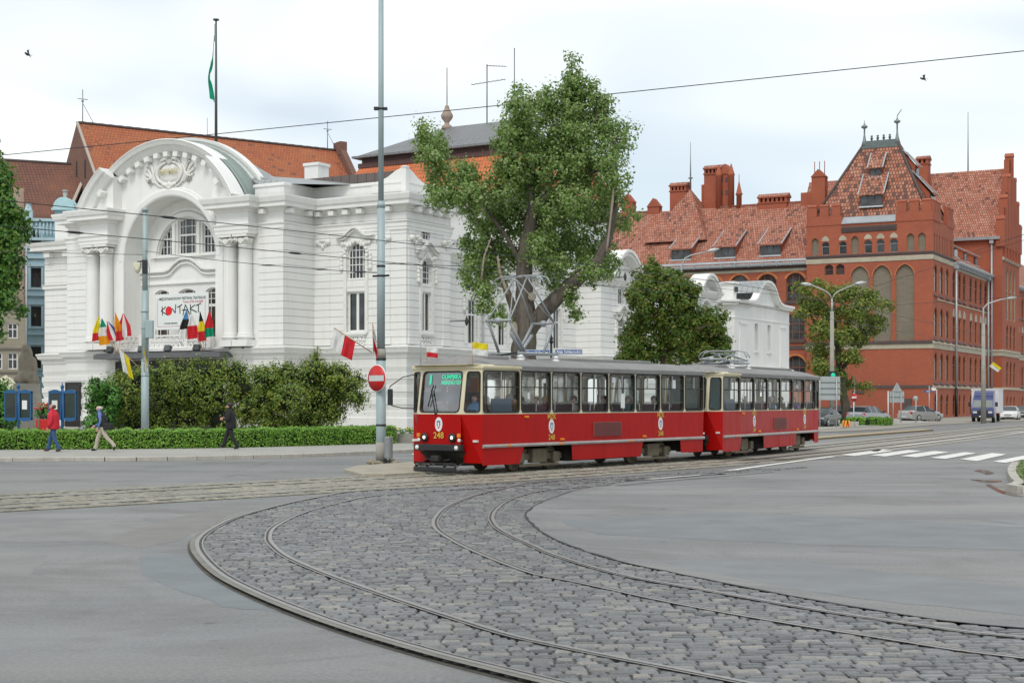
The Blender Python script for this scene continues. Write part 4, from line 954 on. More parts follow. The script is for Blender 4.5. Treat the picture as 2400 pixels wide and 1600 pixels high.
def hip(x0, x1, y0, y1, z0, i, z1, mb):
    v = [(x0, y0, z0), (x1, y0, z0), (x1, y1, z0), (x0, y1, z0), (x0 + i, y0 + i, z1), (x1 - i, y0 + i, z1), (x1 - i, y1 - i, z1), (x0 + i, y1 - i, z1)]
    return mb.add(v, [(0, 1, 5, 4), (1, 2, 6, 5), (2, 3, 7, 6), (3, 0, 4, 7), (4, 5, 6, 7)])
mb = MB(); hip(x0, x1, y0, y1, 19.1, 1.8, 22.4, mb); mans = mb.build('mansard_roof', M_OT, SH)
mb = MB(); i = 1.7; mb.box(x0 + i, x1 - i, y0 + i, y1 - i, 22.35, 22.75); mb.box(x0 + 1.95, x1 - 1.95, y0 + 1.95, y1 - 1.95, 22.7, 23.3); mb.build('roof_band', plain('brown_roof_band', (0.10, 0.05, 0.045), 0.7, var=0.2), SH)
mb = MB(); mb.add([(x0 + 1.4, y0 + 1.4, 23.3), (x1 - 1.4, y0 + 1.4, 23.3), (x1 - 1.4, y1 - 1.4, 23.3), (x0 + 1.4, y1 - 1.4, 23.3), (x0 + 7.4, (y0 + y1) / 2, 26.3), (x1 - 7.4, (y0 + y1) / 2, 26.3)], [(0, 1, 5, 4), (1, 2, 5), (2, 3, 4, 5), (3, 0, 4), (0, 3, 2, 1)])
mb.box(x0 + 1.3, x1 - 1.3, y0 + 1.3, y1 - 1.3, 23.2, 23.38); tr_ = mb.build('metal_roof', M_TIN, SH)
mb = MB(); fx, fy = x0 + 7.4, (y0 + y1) / 2
mb.lathe([(0.55, 26.1), (0.45, 26.4), (0.2, 26.6), (0.22, 26.75), (0.5, 27.1), (0.55, 27.35), (0.3, 27.8), (0.18, 28.1), (0.2, 28.15), (0.05, 28.3)], (fx, fy, 0), 14); mb.tube([(fx, fy, 28.2), (fx, fy, 31.6)], 0.05, 6); mb.build('roof_finial', plain('clay_finial', (0.34, 0.26, 0.21), 0.7), tr_)
mb = MB(); ax, ay = fx + 4.2, fy
mb.tube([(ax, ay, 26.2), (ax, ay, 31.4)], 0.06, 6); mb.tube([(ax, ay, 31.3), (ax + 2.0, ay, 31.0)], 0.03, 5); mb.tube([(ax - 1.6, ay, 29.8), (ax + 1.9, ay, 29.9)], 0.03, 5)
for k in range(6): mb.tube([(ax + .2 + k * .3, ay - .25, 31.27 - k * .045), (ax + .2 + k * .3, ay + .25, 31.27 - k * .045)], 0.015, 4)
for k in range(8): mb.tube([(ax - 1.5 + k * .45, ay - .3, 29.82 + .01 * k), (ax - 1.5 + k * .45, ay + .3, 29.82 + .01 * k)], 0.015, 4)
mb.build('aerial', plain('aerial_metal', (0.16, 0.16, 0.17), 0.5, 0.4), tr_)
mb = MB(); mb.tube([(fx + 7.0, fy, 26.2), (fx + 7.0, fy, 32.5)], 0.05, 6); mb.build('lightning_rod', MAT['aerial_metal'], tr_)
# flagpole with green flag on the arch
FPb = TH.matrix_basis @ Vector((CX - 0.1, 1.5, 19.7))
fp = empty('roof_flagpole', FPb, R(-31), 'tall dark flagpole standing on the crown of the theatre arch', 'flagpole')
mb = MB(); mb.tube([(0, 0, 0), (0, 0, 4.5), (0, 0, 9.3)], [0.11, 0.09, 0.06], 8); mb.lathe([(0.13, 9.3), (0.22, 9.33), (0.22, 9.42), (0.05, 9.46)], n=10); mb.build('pole', plain('flagpole_paint', (0.07, 0.08, 0.075), 0.5), fp)
mb = MB(); mb.tube([(-0.12, 0, 9.1), (-0.14, 0, 7.9), (-0.06, 0, 7.8)], 0.02, 5); mb.build('halyard', MAT['flagpole_paint'], fp)
def cloth(mb, top, bot, n=10, m=6, wav=0.06, seed=1, mi_fn=None, thick=0.0):
    """hanging cloth between a top edge and a bottom edge (lists of points), with folds"""
    r = random.Random(seed); top = [Vector(p) for p in top]; bot = [Vector(p) for p in bot]
    T_, B_ = frac_pts(top, m + 1), frac_pts(bot, m + 1); ph = r.uniform(0, 6)
    vs = []
    for i in range(n + 1):
        for k in range(m + 1):
            p = T_[k].lerp(B_[k], i / n); a = Vector((0, 1, 0)) * wav * math.sin(k / m * 9 + ph + i * 0.25) * min(1, i / n + 0.4); vs.append(p + a)
    for i in range(n):
        for k in range(m):
            b = i * (m + 1) + k; mb.add([vs[b], vs[b + 1], vs[b + m + 2], vs[b + m + 1]], [(0, 1, 2, 3)], mi_fn(i / n, k / m) if mi_fn else 0, True)
    return mb
def fabric(name, col):
    m, nt, b = NT(name, 0.8); o = coords(nt); n1 = noise(nt, o, 3.0, 3, 0.6); c = mixc(nt, ramp(nt, n1, 0.3, 0.7), c4(col, 0.85), c4(col, 1.1))
    nt.links.new(c, b.inputs['Base Color']); tl = nd(nt, "ShaderNodeBsdfTranslucent", {0: c}); ms = nd(nt, "ShaderNodeMixShader", {0: 0.3, 1: b.outputs[0], 2: tl.outputs[0]})
    nt.links.new(ms.outputs[0], nt.nodes['Material Output'].inputs[0]); MAT[name] = m; return m
FC = {k: fabric('flag_' + k, v) for k, v in dict(green=(0.0, 0.30, 0.16), white=(0.78, 0.78, 0.76), red=(0.62, 0.02, 0.03), yellow=(0.80, 0.66, 0.02), orange=(0.80, 0.34, 0.01), blue=(0.03, 0.06, 0.28), sky=(0.10, 0.30, 0.55), black=(0.02, 0.02, 0.02)).items()}
mb = MB(); cloth(mb, [(-0.12, 0, 8.3), (-0.20, 0, 8.25)], [(-0.55, 0.05, 3.9), (-0.2, 0.1, 3.5)], 14, 5, 0.05, 2)
gf = mb.build('flag', FC['green'], None, FPb, R(-31)); 
for v in gf.data.vertices:
    t = (8.3 - v.co.z) / 4.6
    if t > 0.45: v.co.x -= 0.12 * math.sin((t - 0.45) * 9) 
    v.co.x -= 0.30 * math.sin(min(t, 1) * math.pi * 0.75) * (0.5 if v.co.x > -0.3 else 1.0)
tag(gf, 'long green flag hanging limp from the pole above the theatre arch', 'flag')
# ------------------------------------------------------------------ the red brick university building
BRK1, BRK2 = (0.44, 0.105, 0.045), (0.36, 0.082, 0.038)
M_BRK = brickmat('red_brick', BRK1, BRK2, (0.27, 0.125, 0.085), 0.27, 0.085, 0.012, (0.26, 0.075, 0.05), 0.85, 0.2)
M_TILE = brickmat('mottled_roof_tiles', (0.36, 0.115, 0.065), (0.56, 0.27, 0.19), (0.10, 0.045, 0.03), 0.30, 0.46, 0.035, None, 0.8, 0.9, dark=(0.065, 0.038, 0.034), darkf=0.16)
M_TILED = brickmat('weathered_tower_tiles', (0.36, 0.12, 0.065), (0.60, 0.30, 0.20), (0.07, 0.035, 0.028), 0.34, 0.50, 0.04, None, 0.8, 0.9, dark=(0.05, 0.032, 0.03), darkf=0.36)
M_STO = plain('pale_stone_band', (0.42, 0.38, 0.29), 0.85, var=0.15, scale=1.0, dirt=(0.25, 0.22, 0.17))
M_BLD = brickmat('grey_brick_infill', (0.235, 0.205, 0.155), (0.19, 0.165, 0.125), (0.15, 0.13, 0.10), 0.6, 0.2, 0.02, (0.26, 0.235, 0.18), 0.9, 0.5)
M_DKB = plain('dark_glazed_brick', (0.085, 0.062, 0.058), 0.7, var=0.2)
M_FRB = plain('brown_window_frame', (0.17, 0.07, 0.05), 0.6, var=0.15)
M_FRG = plain('grey_window_frame', (0.30, 0.29, 0.28), 0.6, var=0.1)
M_ORB = plain('orange_moulded_brick', (0.50, 0.17, 0.065), 0.8, var=0.2, scale=1.5)
M_GUT = plain('zinc_gutter', (0.40, 0.43, 0.45), 0.45, 0.4, var=0.12)
M_GLB = glassmat('dark_building_glass', (0.045, 0.05, 0.055), 0.08)
BB = empty('brick_building', (46.5, 165.0, 0), R(-28), 'red brick gothic university building with hipped corner tower, stepped gable and tiled roofs', 'building')
def bp(mb, name, m): return mb.build(name, m, BB)
S = Pl(0, 0, 0, 1); FR = Pl(0, 0, 1, 0); LW2 = Pl(0, 0.9, 1, 0)
# --- street side (towards the right): bays of pointed windows on four floors
du = [1.5, 4.55, 7.6, 11.2, 14.5, 17.2, 21.2, 24.4, 27.6, 30.8]
rows = []
for k, u in enumerate(du):
    w = 0.92 if k < 3 else 0.8
    rows += [('top', pointed(u - w, u + w, 14.0, 17.2)), ('mid', pointed(u - w, u + w, 9.1, 12.4) if k < 3 else rect(u - 0.7, u + 0.7, 9.1, 11.7)), ('low', pointed(u - w, u + w, 4.2, 7.4)), ('cellar', pointed(u - w * 0.85, u + w * 0.85, 0.25, 2.75))]
att = [pointed(u - 0.26, u + 0.26, 18.5, 20.6) for u in (1.0, 2.2, 3.4, 5.2, 6.4, 7.6, 9.2, 10.1)]
mb = MB(); mb.wall(S, rect(0, 33.5, 0, 18.2), [r_[1] for r_ in rows], 0.2, 0, 1); mb.wall(S, rect(0, 11.0, 18.2, 22.0), att, 0.12, 0, 1)
# front of the tower
blind = [pointed(-4.1, -2.05, 8.6, 17.2), pointed(-6.7, -4.6, 8.6, 17.2), pointed(-9.2, -7.1, 8.6, 17.2)]
ax_ = [-1.2, -2.45, -4.3, -5.8, -7.2, -8.7, -10.1, -12.1, -13.3]; stone_i = (0, 1, 5, 8)
aw = [pointed(x - 0.42, x + 0.42, 18.6, 20.6) if i in stone_i else round_top(x - 0.45, x + 0.45, 18.6, 20.1, 0.25) for i, x in enumerate(ax_)]
sm = [round_top(x - 0.5, x + 0.5, 16.3, 17.5, 0.3) for x in (-11.7, -10.4)]
mb.wall(FR, rect(-14.3, 0, 0, 22.0), blind + aw + sm, 0.35, 0, 1)
mb.wall(Pl(-14.3, 0, 0, -1), rect(-11, 0, 18, 22.0)); mb.wall(Pl(0, 11.0, -1, 0), rect(0, 14.3, 18, 22.0))
# long left wing
lx = [-15.9, -19.3, -22.7, -26.1, -29.5, -32.9, -36.3, -39.7, -43.1]
lws = []
for x in lx:
    lws += [round_top(x - 1.12, x + 1.12, 13.5, 16.8, 0.75), rect(x - 1.12, x + 1.12, 9.0, 12.0), round_top(x - 1.2, x + 1.2, 3.6, 7.2, 0.9)]
mb.wall(LW2, rect(-58, -14.3, 0, 18.2), lws, 0.4, 0, 1)
# transept that ends in the stepped gable, and the wing beyond it
GX = 1.6
mb.wall(Pl(0, 33.5, 1, 0), rect(-14, GX, 0, 23.5)); tw = []
for u in (37.2, 39.9, 42.6): tw += [pointed(u - 0.85, u + 0.85, 12.6, 19.6), pointed(u - 0.8, u + 0.8, 7.9 + 0.9, 12.0), pointed(u - 0.8, u + 0.8, 3.9, 7.2), pointed(u - 0.6, u + 0.6, 0.25, 2.6)]
GS = Pl(GX, 0, 0, 1); g0, g1, gc = 33.5, 46.5, 40.0
steps = [(g1, 0), (g1, 23.0)]
hs = [25.0, 27.2, 29.4, 31.6, 34.0]; ws_ = [6.5, 5.2, 3.9, 2.6, 1.3]
out = [(g0, 0), (g1, 0)]
for w_, h in zip(ws_, hs): out += [(gc + w_, h)] if False else []
r_side = []; prev = 23.0
for w_, h in zip(ws_, hs): r_side += [(gc + w_, prev), (gc + w_, h)]; prev = h
out += r_side + [(2 * gc - a, b) for a, b in r_side[::-1]]
mb.wall(GS, out, tw, 0.2, 0, 1); mb.wall(Pl(GX - 0.7, 0, 0, 1), [(a, b) for a, b in out if b > 20] and out)
for w_, h, pz in zip(ws_, hs, [23.0] + hs[:-1]):
    for s in (-1, 1): mb.box(GX - 0.7, GX, *sorted((gc + s * w_, gc + s * (w_ - 1.3))), pz - 0.6, h)
mb.wall(Pl(0, 46.5, -1, 0), rect(-GX, 14, 0, 24)); fu = [49.5, 52.7, 55.9, 59.1, 62.3, 65.5]
fr_ = []
for u in fu: fr_ += [pointed(u - .8, u + .8, 13.6, 16.8), rect(u - .7, u + .7, 8.8, 11.4), pointed(u - .8, u + .8, 3.9, 7.0), pointed(u - .65, u + .65, .25, 2.6)]
mb.wall(S, rect(46.5, 130, 0, 18.2), fr_, 0.2, 0, 1)
bp(mb, 'wall', [M_BRK, M_ORB])
# windows
for kind, poly in rows:
    us = [p[0] for p in poly]; ws2 = [p[1] for p in poly]; c = (min(us) + max(us)) / 2
    window(S, poly, BB, M_FRB, M_GLB, 0.14, 0.12, [c], [min(ws2) + (max(ws2) - min(ws2)) * 0.6], 0.1)
for poly in att: window(S, poly, BB, M_FRB, M_GLB, 0.08, 0.06)
for i, poly in enumerate(aw):
    if i in stone_i: mb2 = MB().wall(Pl(0, 0.25, 1, 0), poly).build('blind_window', M_BLD, BB)
    else: window(FR, poly, BB, M_FRG, M_GLS, 0.28, 0.06, [ax_[i]], [19.55], 0.07)
for poly, x in zip(sm, (-11.7, -10.4)): window(FR, poly, BB, M_FRB, M_GLB, 0.28, 0.08, [x], [16.9], 0.07)
for poly in blind: MB().wall(Pl(0, 0.28, 1, 0), poly).build('blind_arch', M_BLD, BB)
for i, poly in enumerate(lws):
    us = [p[0] for p in poly]; c = (min(us) + max(us)) / 2; w0, w1 = min(p[1] for p in poly), max(p[1] for p in poly)
    window(LW2, poly, BB, M_FRB, M_GLB, 0.32, 0.12, [c - 0.38, c, c + 0.38] if i % 3 != 1 else [c - 0.4, c + 0.4], [(w0 + (w1 - w0) * 0.62, 0.13), w0 + (w1 - w0) * 0.31], 0.1)
for j, poly in enumerate(tw):
    us = [p[0] for p in poly]; c = (min(us) + max(us)) / 2; w0, w1 = min(p[1] for p in poly), max(p[1] for p in poly)
    window(GS, poly, BB, M_STO if j % 4 == 0 else M_FRB, M_GLB, 0.14, 0.14 if j % 4 == 0 else 0.1, [c], [(w0 + (w1 - w0) * 0.55, 0.14)], 0.14 if j % 4 == 0 else 0.09)
for j, poly in enumerate(fr_):
    us = [p[0] for p in poly]; c = (min(us) + max(us)) / 2
    window(S, poly, BB, M_FRB, M_GLB, 0.14, 0.1, [c], [], 0.09)
# window heads in pale stone, sills in brick slope
mb = MB()
for u in du[3:] + fu: mb.prism(pointed(u - 0.75, u + 0.75, 11.7, 12.75)[2:], lambda a, b: S.p(a, b, -0.03), lambda a, b: S.p(a, b, 0.1))
for x, i in zip(ax_, range(9)):
    if i not in stone_i: mb.prism(pointed(x - 0.45, x + 0.45, 20.05, 20.75)[2:], lambda a, b: FR.p(a, b, -0.02), lambda a, b: FR.p(a, b, 0.1))
bp(mb, 'stone_window_heads', M_STO)
mb = MB()
for x in lx:
    for z0_, w_, ri, zt in ((16.05, 1.12, 0.75, 16.8), (6.3, 1.2, 0.9, 7.2)):
        o2 = round_top(x - w_ - 0.22, x + w_ + 0.22, z0_, zt + 0.22, ri + 0.05)[2:]; i2 = round_top(x - w_, x + w_, z0_, zt, ri)[2:]
        mb.prism(o2 + i2[::-1], lambda a, b: LW2.p(a, b, -0.06), lambda a, b: LW2.p(a, b, 0.05))
for pl, pts in ((FR, blind),):
    for poly in pts:
        us = [p[0] for p in poly]; c = (min(us) + max(us)) / 2; top = poly[2:]; big = [(c + (a - c) * 1.1, b + (b - 15.9) * 0.08) for a, b in top]
        mb.prism(big + top[::-1], lambda a, b: pl.p(a, b, -0.05), lambda a, b: pl.p(a, b, 0.05))
bp(mb, 'moulded_arches', M_ORB)
mb = MB()
for u in du + fu:
    for z0_, w_ in ((13.55, 0.95), (8.65, 0.95), (3.75, 0.95)):
        q = [S.p(u - w_, z0_, -0.16), S.p(u + w_, z0_, -0.16), S.p(u + w_, z0_, 0.05), S.p(u - w_, z0_, 0.05), S.p(u - w_, z0_ + .05, -0.16), S.p(u + w_, z0_ + .05, -0.16), S.p(u + w_, z0_ + .5, 0.2), S.p(u - w_, z0_ + .5, 0.2)]; mb.hexa(q)
for x in lx:
    for z0_ in (13.2, 8.7, 3.3): mb.box(x - 1.25, x + 1.25, 0.7, 1.2, z0_, z0_ + 0.3)
bp(mb, 'window_sills', M_DKB)
# string courses
RING = [(-14.3, 11), (-14.3, 0), (0, 0), (0, 33.5), (GX, 33.5), (GX, 46.5), (0, 46.5), (0, 130)]
mb = MB(); mb.sweep(RING, [(0.0, 7.75), (0.08, 7.78), (0.08, 8.25), (0.16, 8.32), (0.16, 8.5), (0.0, 8.6)]); mb.sweep(RING, [(0, 3.35), (0.1, 3.4), (0.1, 3.6), (0, 3.68)]); mb.sweep([(-14.3, 11), (-14.3, 0), (0, 0), (0, 11)], [(0, 17.6), (0.07, 17.62), (0.07, 18.12), (0, 18.15)])
mb.sweep([(0, 2), (0, 33.5)], [(0, 13.2), (0.06, 13.2), (0.06, 13.36), (0, 13.38)]); mb.sweep([(0, 11.1), (0, 33.5)], [(0, 17.3), (0.05, 17.32), (0.05, 17.75), (0, 17.8)])
mb.sweep([(-58, 0.9), (-14.4, 0.9)], [(0, 17.0), (0.06, 17.02), (0.06, 17.3), (0, 17.35)])
bp(mb, 'stone_bands', M_STO)
mb = MB(); mb.sweep([(-58, 0.9), (-14.4, 0.9)], [(0, 7.9), (0.1, 7.92), (0.1, 8.3), (0, 8.35)]); mb.sweep([(-14.4, 0), (0.0, 0)], [(0.17, 8.3), (0.22, 8.34), (0.22, 8.62), (0.0, 8.66)])
mb.sweep([(-14.4, 0), (0, 0)], [(0.11, 3.4), (0.15, 3.42), (0.15, 3.66), (0, 3.7)]); mb.sweep([(-10.2, 0), (-4, 0)], [(0, 21.0), (0.1, 21.05), (0.22, 21.5), (0.22, 21.65), (0, 21.7)])
mb.sweep([(-14.3, 11), (-14.3, 0), (0, 0), (0, 11)], [(0, 18.2), (0.05, 18.2), (0.12, 18.45), (0.0, 18.55)])
bp(mb, 'dark_string_course', M_DKB)
# crenellated corner parapets
mb = MB()
def cren(path, z0, z1, zm, wid, n):
    mb.sweep(path, [(-0.45, z0), (0.06, z0), (0.06, z0 + .12), (0, z0 + .14), (0, z1), (-0.45, z1)])
    for a, b in zip(path, path[1:]):
        L_ = math.hypot(b[0] - a[0], b[1] - a[1]); dx, dy = (b[0] - a[0]) / L_, (b[1] - a[1]) / L_; k = n if L_ > 3 else max(n - 1, 1)
        for i in range(k):
            c = L_ * (i + 0.5) / k; hw = L_ / k / 2 * 0.74; ca, cb = (a[0] + dx * (c - hw), a[1] + dy * (c - hw)), (a[0] + dx * (c + hw), a[1] + dy * (c + hw))
            mb.sweep([ca, cb], [(-0.45, z1 - 0.01), (0.01, z1 - 0.01), (0.01, zm), (0.06, zm + .02), (0.06, zm + .12), (-0.22, zm + .28), (-0.51, zm + .12), (-0.45, zm)])
for a in ([(-14.3, 3.0), (-14.3, 0), (-10.2, 0)], [(-4.1, 0), (0, 0), (0, 4.0)], [(0, 7.6), (0, 11.0)]): mb = MB(); cren(a, 21.95, 23.0, 24.1, 1.2, 3); bp(mb, 'crenellated_parapet', M_BRK)
# roofs
mb = MB(); e = 0.3
mb.add([(-14.3 + e, e, 22.2), (-e, e, 22.2), (-e, 11 - e, 22.2), (-14.3 + e, 11 - e, 22.2), (-9.0, 5.5, 32.0), (-5.3, 5.5, 32.0)], [(0, 1, 5, 4), (1, 2, 5), (2, 3, 4, 5), (3, 0, 4)])
tr = bp(mb, 'tower_roof', M_TILED)
mb = MB(); mb.box(-10.2, -4.1, -0.15, 0.1, 22.0, 22.12); mb.add([(-10.2, -0.12, 22.13), (-4.1, -0.12, 22.13), (-4.1, 0.62, 22.85), (-10.2, 0.62, 22.85)], [(0, 1, 2, 3)]); mb.build('gutter', M_GUT, tr)
mb = MB(); mb.hexa([(-9.35, 5.0, 31.2), (-4.95, 5.0, 31.2), (-4.95, 6.0, 31.2), (-9.35, 6.0, 31.2), (-9.0, 5.35, 32.15), (-5.3, 5.35, 32.15), (-5.3, 5.65, 32.15), (-9.0, 5.65, 32.15)])
for x in (-8.2, -7.5, -6.8, -6.1): mb.lathe([(.12, 32.1), (.1, 32.3), (.2, 32.4), (.08, 32.55), (.16, 32.7), (.02, 32.8)], (x, 5.5, 0), 8)
mb.build('ridge_cresting', plain('verdigris_lead', (0.085, 0.11, 0.105), 0.6, 0.2, var=0.3), tr)
for x, top in ((-9.05, 34.6), (-5.25, 34.9)):
    mb = MB(); mb.lathe([(.4, 31.6), (.2, 32.3), (.1, 32.9), (.09, top - 1.0), (.35, top - .85), (.4, top - .7), (.15, top - .55), (.06, top - .3), (.02, top)], (x, 5.5, 0), 10)
    if x > -6: mb.tube([(x, 5.5, top - .1), (x + .5, 5.5, top + .6)], .05, 5)
    mb.build('roof_finial', plain('finial_lead', (0.22, 0.25, 0.25), 0.5, 0.3), tr)
def hips(parent, pts):
    mb = MB()
    for a, b in pts: mb.tube([a, b], 0.17, 6)
    return mb.build('hip_tiles', M_DKB, parent)
hips(tr, [((-14.0, .3, 22.3), (-9.0, 5.5, 32.0)), ((-.3, .3, 22.3), (-5.3, 5.5, 32.0)), ((-.3, 10.7, 22.3), (-5.3, 5.5, 32.0))])
def dormer(parent, x, y, z, w, h, ln, slope_y, axis='y', mt=None, n=3, wing=True):
    """shed dormer: tiled lid on a low window, facing -y (or +x)"""
    def M(a, b, c): return (x + a, y + b, z + c) if axis == 'y' else (x - b, y + a, z + c)
    mb = MB(); s = slope_y
    lid = [M(-w - .2, -.35, h + .05), M(w + .2, -.35, h + .05), M(w + .2, ln, h + .05 + ln * s * 0.62 + .2), M(-w - .2, ln, h + .05 + ln * s * 0.62 + .2)]
    lid2 = [(p[0], p[1], p[2] + .14) for p in lid]; mb.hexa(lid + lid2, 0)
    for sx in (-1, 1):
        mb.obox(lid2[0 if sx < 0 else 1], lid2[3 if sx < 0 else 2], 0.14, 0.12, mi=1)
        mb.add([M(sx * w, 0, -.2), M(sx * w, 0, h + .1), M(sx * w, ln, h + ln * s * 0.62 + .1)], [(0, 1, 2)], 2)
    mb.hexa([M(-w - .1, -.3, -.25), M(w + .1, -.3, -.25), M(w + .1, .2, -.2), M(-w - .1, .2, -.2), M(-w - .1, -.25, -.12), M(w + .1, -.25, -.12), M(w + .1, .2, .05), M(-w - .1, .2, .05)], 1)
    mb.hexa([M(-w, -.02, -.1), M(w, -.02, -.1), M(w, .1, -.1), M(-w, .1, -.1), M(-w, -.02, h + .1), M(w, -.02, h + .1), M(w, .1, h + .1), M(-w, .1, h + .1)], 3)
    for k in range(n):
        u0 = -w + .12 + k * (2 * w - .12) / n; u1 = u0 + (2 * w - .12) / n - .12; mb.hexa([M(u0, -.05, .02), M(u1, -.05, .02), M(u1, 0, .02), M(u0, 0, .02), M(u0, -.05, h), M(u1, -.05, h), M(u1, 0, h), M(u0, 0, h)], 4)
    return mb.build('dormer', [mt or M_TILE, M_GUT, M_BRK, M_DKB, M_GLB], parent)
sl_t = (32 - 22.2) / 5.2
dormer(tr, -7.1, 0.3 + (24.1 - 22.2) / sl_t - .2, 24.1, 1.25, 1.05, 2.1, sl_t, mt=M_TILED); dormer(tr, -7.1, 0.3 + (27.6 - 22.2) / sl_t - .2, 27.6, 0.68, 0.8, 1.5, sl_t, mt=M_TILED, n=2)
dormer(tr, -0.3 - (24.3 - 22.2) / 1.96 + .2, 5.5, 24.3, 1.2, 1.0, 2.1, 1.96, 'x', M_TILED); dormer(tr, -0.3 - (27.8 - 22.2) / 1.96 + .2, 5.5, 27.8, 0.7, 0.8, 1.4, 1.96, 'x', M_TILED, 2)
# left wing roof
mb = MB(); mb.add([(-58, 0.35, 17.95), (-14.2, 0.35, 17.95), (-14.2, 9.0, 26.0), (-58, 9.0, 26.0), (-58, 17.6, 18), (-14.2, 17.6, 18)], [(0, 1, 2, 3), (3, 2, 5, 4)])
mb.add([(-36.1, 3.5, 21.5), (-27.9, 3.5, 21.5), (-32, 9.0, 28.6), (-36.1, 14, 22), (-27.9, 14, 22)], [(0, 1, 2), (1, 4, 2), (3, 0, 2)])
mb.tube([(-58, 9, 26.05), (-36, 9, 26.05)], .16, 6); mb.tube([(-28, 9, 26.05), (-14.2, 9, 26.05)], .16, 6)
lr = bp(mb, 'wing_roof', M_TILE)
mb = MB(); mb.sweep([(-58, 0.3), (-14.35, 0.3)], [(0, 17.7), (.12, 17.66), (.18, 17.85), (.18, 18.0), (.1, 18.0), (0.0, 17.9)])
for x in np.arange(-57, -14.5, 1.7): mb.box(x - .04, x + .04, 0.0, .4, 17.62, 18.12)
mb.add([(-58, 0.5, 18.17), (-14.3, 0.5, 18.17), (-14.3, .8, 18.45), (-58, .8, 18.45)], [(0, 1, 2, 3)]); mb.build('gutter', M_GUT, lr)
mb = MB(); mb.sweep([(-58, .9), (-14.35, .9)], [(0, 17.35), (.1, 17.4), (.3, 17.6), (.3, 17.66), (0, 17.7)]); mb.build('eaves', M_DKB, lr)
for x in (-30.3, -24.7, -19.1): dormer(lr, x, 0.35 + (19.1 - 17.95) / 0.93 - .1, 19.1, 1.25, 1.0, 3.6, 0.93)
def chimney(parent, x, y, z0, z1, w, d, gable=True, holes=4, name='chimney'):
    mb = MB(); mb.box(x - w, x + w, y - d, y + d, z0, z1 - 1.2); mb.box(x - w - .1, x + w + .1, y - d - .1, y + d + .1, z1 - 1.25, z1 - 1.1)
    st = 2 * w / (holes * 2 + 1)
    for i in range(holes + 1): mb.box(x - w + i * 2 * st, x - w + (i * 2 + 1) * st, y - d, y + d, z1 - 1.1, z1 - .6)
    mb.box(x - w + st * .5, x + w - st * .5, y - d * .3, y + d * .3, z1 - 1.1, z1 - .6, 1)
    mb.box(x - w - .12, x + w + .12, y - d - .12, y + d + .12, z1 - .6, z1 - .45)
    mb.prism([(-d - .15, z1 - .45), (d + .15, z1 - .45), (0, z1)], lambda a, b: (x - w - .15, y + a, b), lambda a, b: (x + w + .15, y + a, b), 2)
    return mb.build(name, [M_BRK, M_DKB, M_TILE], parent)
chimney(lr, -33.9, 10.2, 25, 29.7, 1.1, .7); chimney(lr, -29.4, 10.5, 25, 31.6, 1.1, .7); MB().box(-31.0, -30.4, 10.2, 10.9, 25, 29.2).build('chimney', M_BRK, lr)
chimney(lr, -21.1, 9.0, 25.2, 27.3, 1.8, .7, holes=6); MB().box(-17.6, -16.3, 8.5, 9.4, 25.5, 27.1).build('chimney', M_BRK, lr)
mb = MB(); mb.box(-33.3, -31.9, 9.4, 10.8, 25, 30.2); mb.prism([(-33.4, 30.2), (-31.8, 30.2), (-32.6, 31.5)], lambda a, b: (a, 9.3, b), lambda a, b: (a, 10.9, b)); 
for x in (-33.3, -31.7): mb.lathe([(.42, 25), (.42, 29.9), (.5, 30), (.42, 30.2), (.05, 31.4)], (x, 9.2, 0), 8)
for x, z_ in ((-32.95, 29.2), (-32.4, 29.2), (-32.95, 27.6), (-32.4, 27.6)): mb.box(x - .12, x + .12, 9.36, 9.5, z_, z_ + .55, 1)
tt = mb.build('twin_turret', [M_BRK, M_DKB], lr); tt.location.x = 5.0
mb = MB(); mb.lathe([(.35, 25.6), (.35, 27.4), (.5, 27.5), (.38, 27.65), (.05, 29.1)], (-25.6, 9, 0), 8); mb.tube([(-25.6, 9, 29), (-25.6, 9, 30)], .04, 4); mb.build('turret', M_BRK, lr)
for x, zt in ((-36.9, 27.4), (-40.5, 28.2)):
    mb = MB(); mb.box(x - .8, x + .8, 8.6, 9.6, 25.5, zt - .8); mb.prism([(x - .9, zt - .8), (x + .9, zt - .8), (x, zt + .3)], lambda a, b: (a, 8.5, b), lambda a, b: (a, 9.7, b)); mb.build('roof_gablet', M_BRK, lr)
mb = MB(); mb.tube([(-32, 9, 28.5), (-32, 9, 34.5)], [.12, .03], 6); mb.lathe([(.05, 29.8), (.35, 29.95), (.05, 30.1)], (-32, 9, 0), 8); mb.build('lightning_rod', MAT['finial_lead'], lr)
mb = MB(); mb.box(-15.1, -13.5, 4.6, 5.8, 24, 28.3); mb.prism([(-15.2, 28.3), (-13.4, 28.3), (-14.3, 29.2)], lambda a, b: (a, 4.5, b), lambda a, b: (a, 5.9, b)); 
for x in (-14.9, -14.3, -13.7): mb.tube([(x, 5.2, 28.6), (x, 5.2, 30.2)], .05, 5)
mb.build('turret', M_BRK, lr)
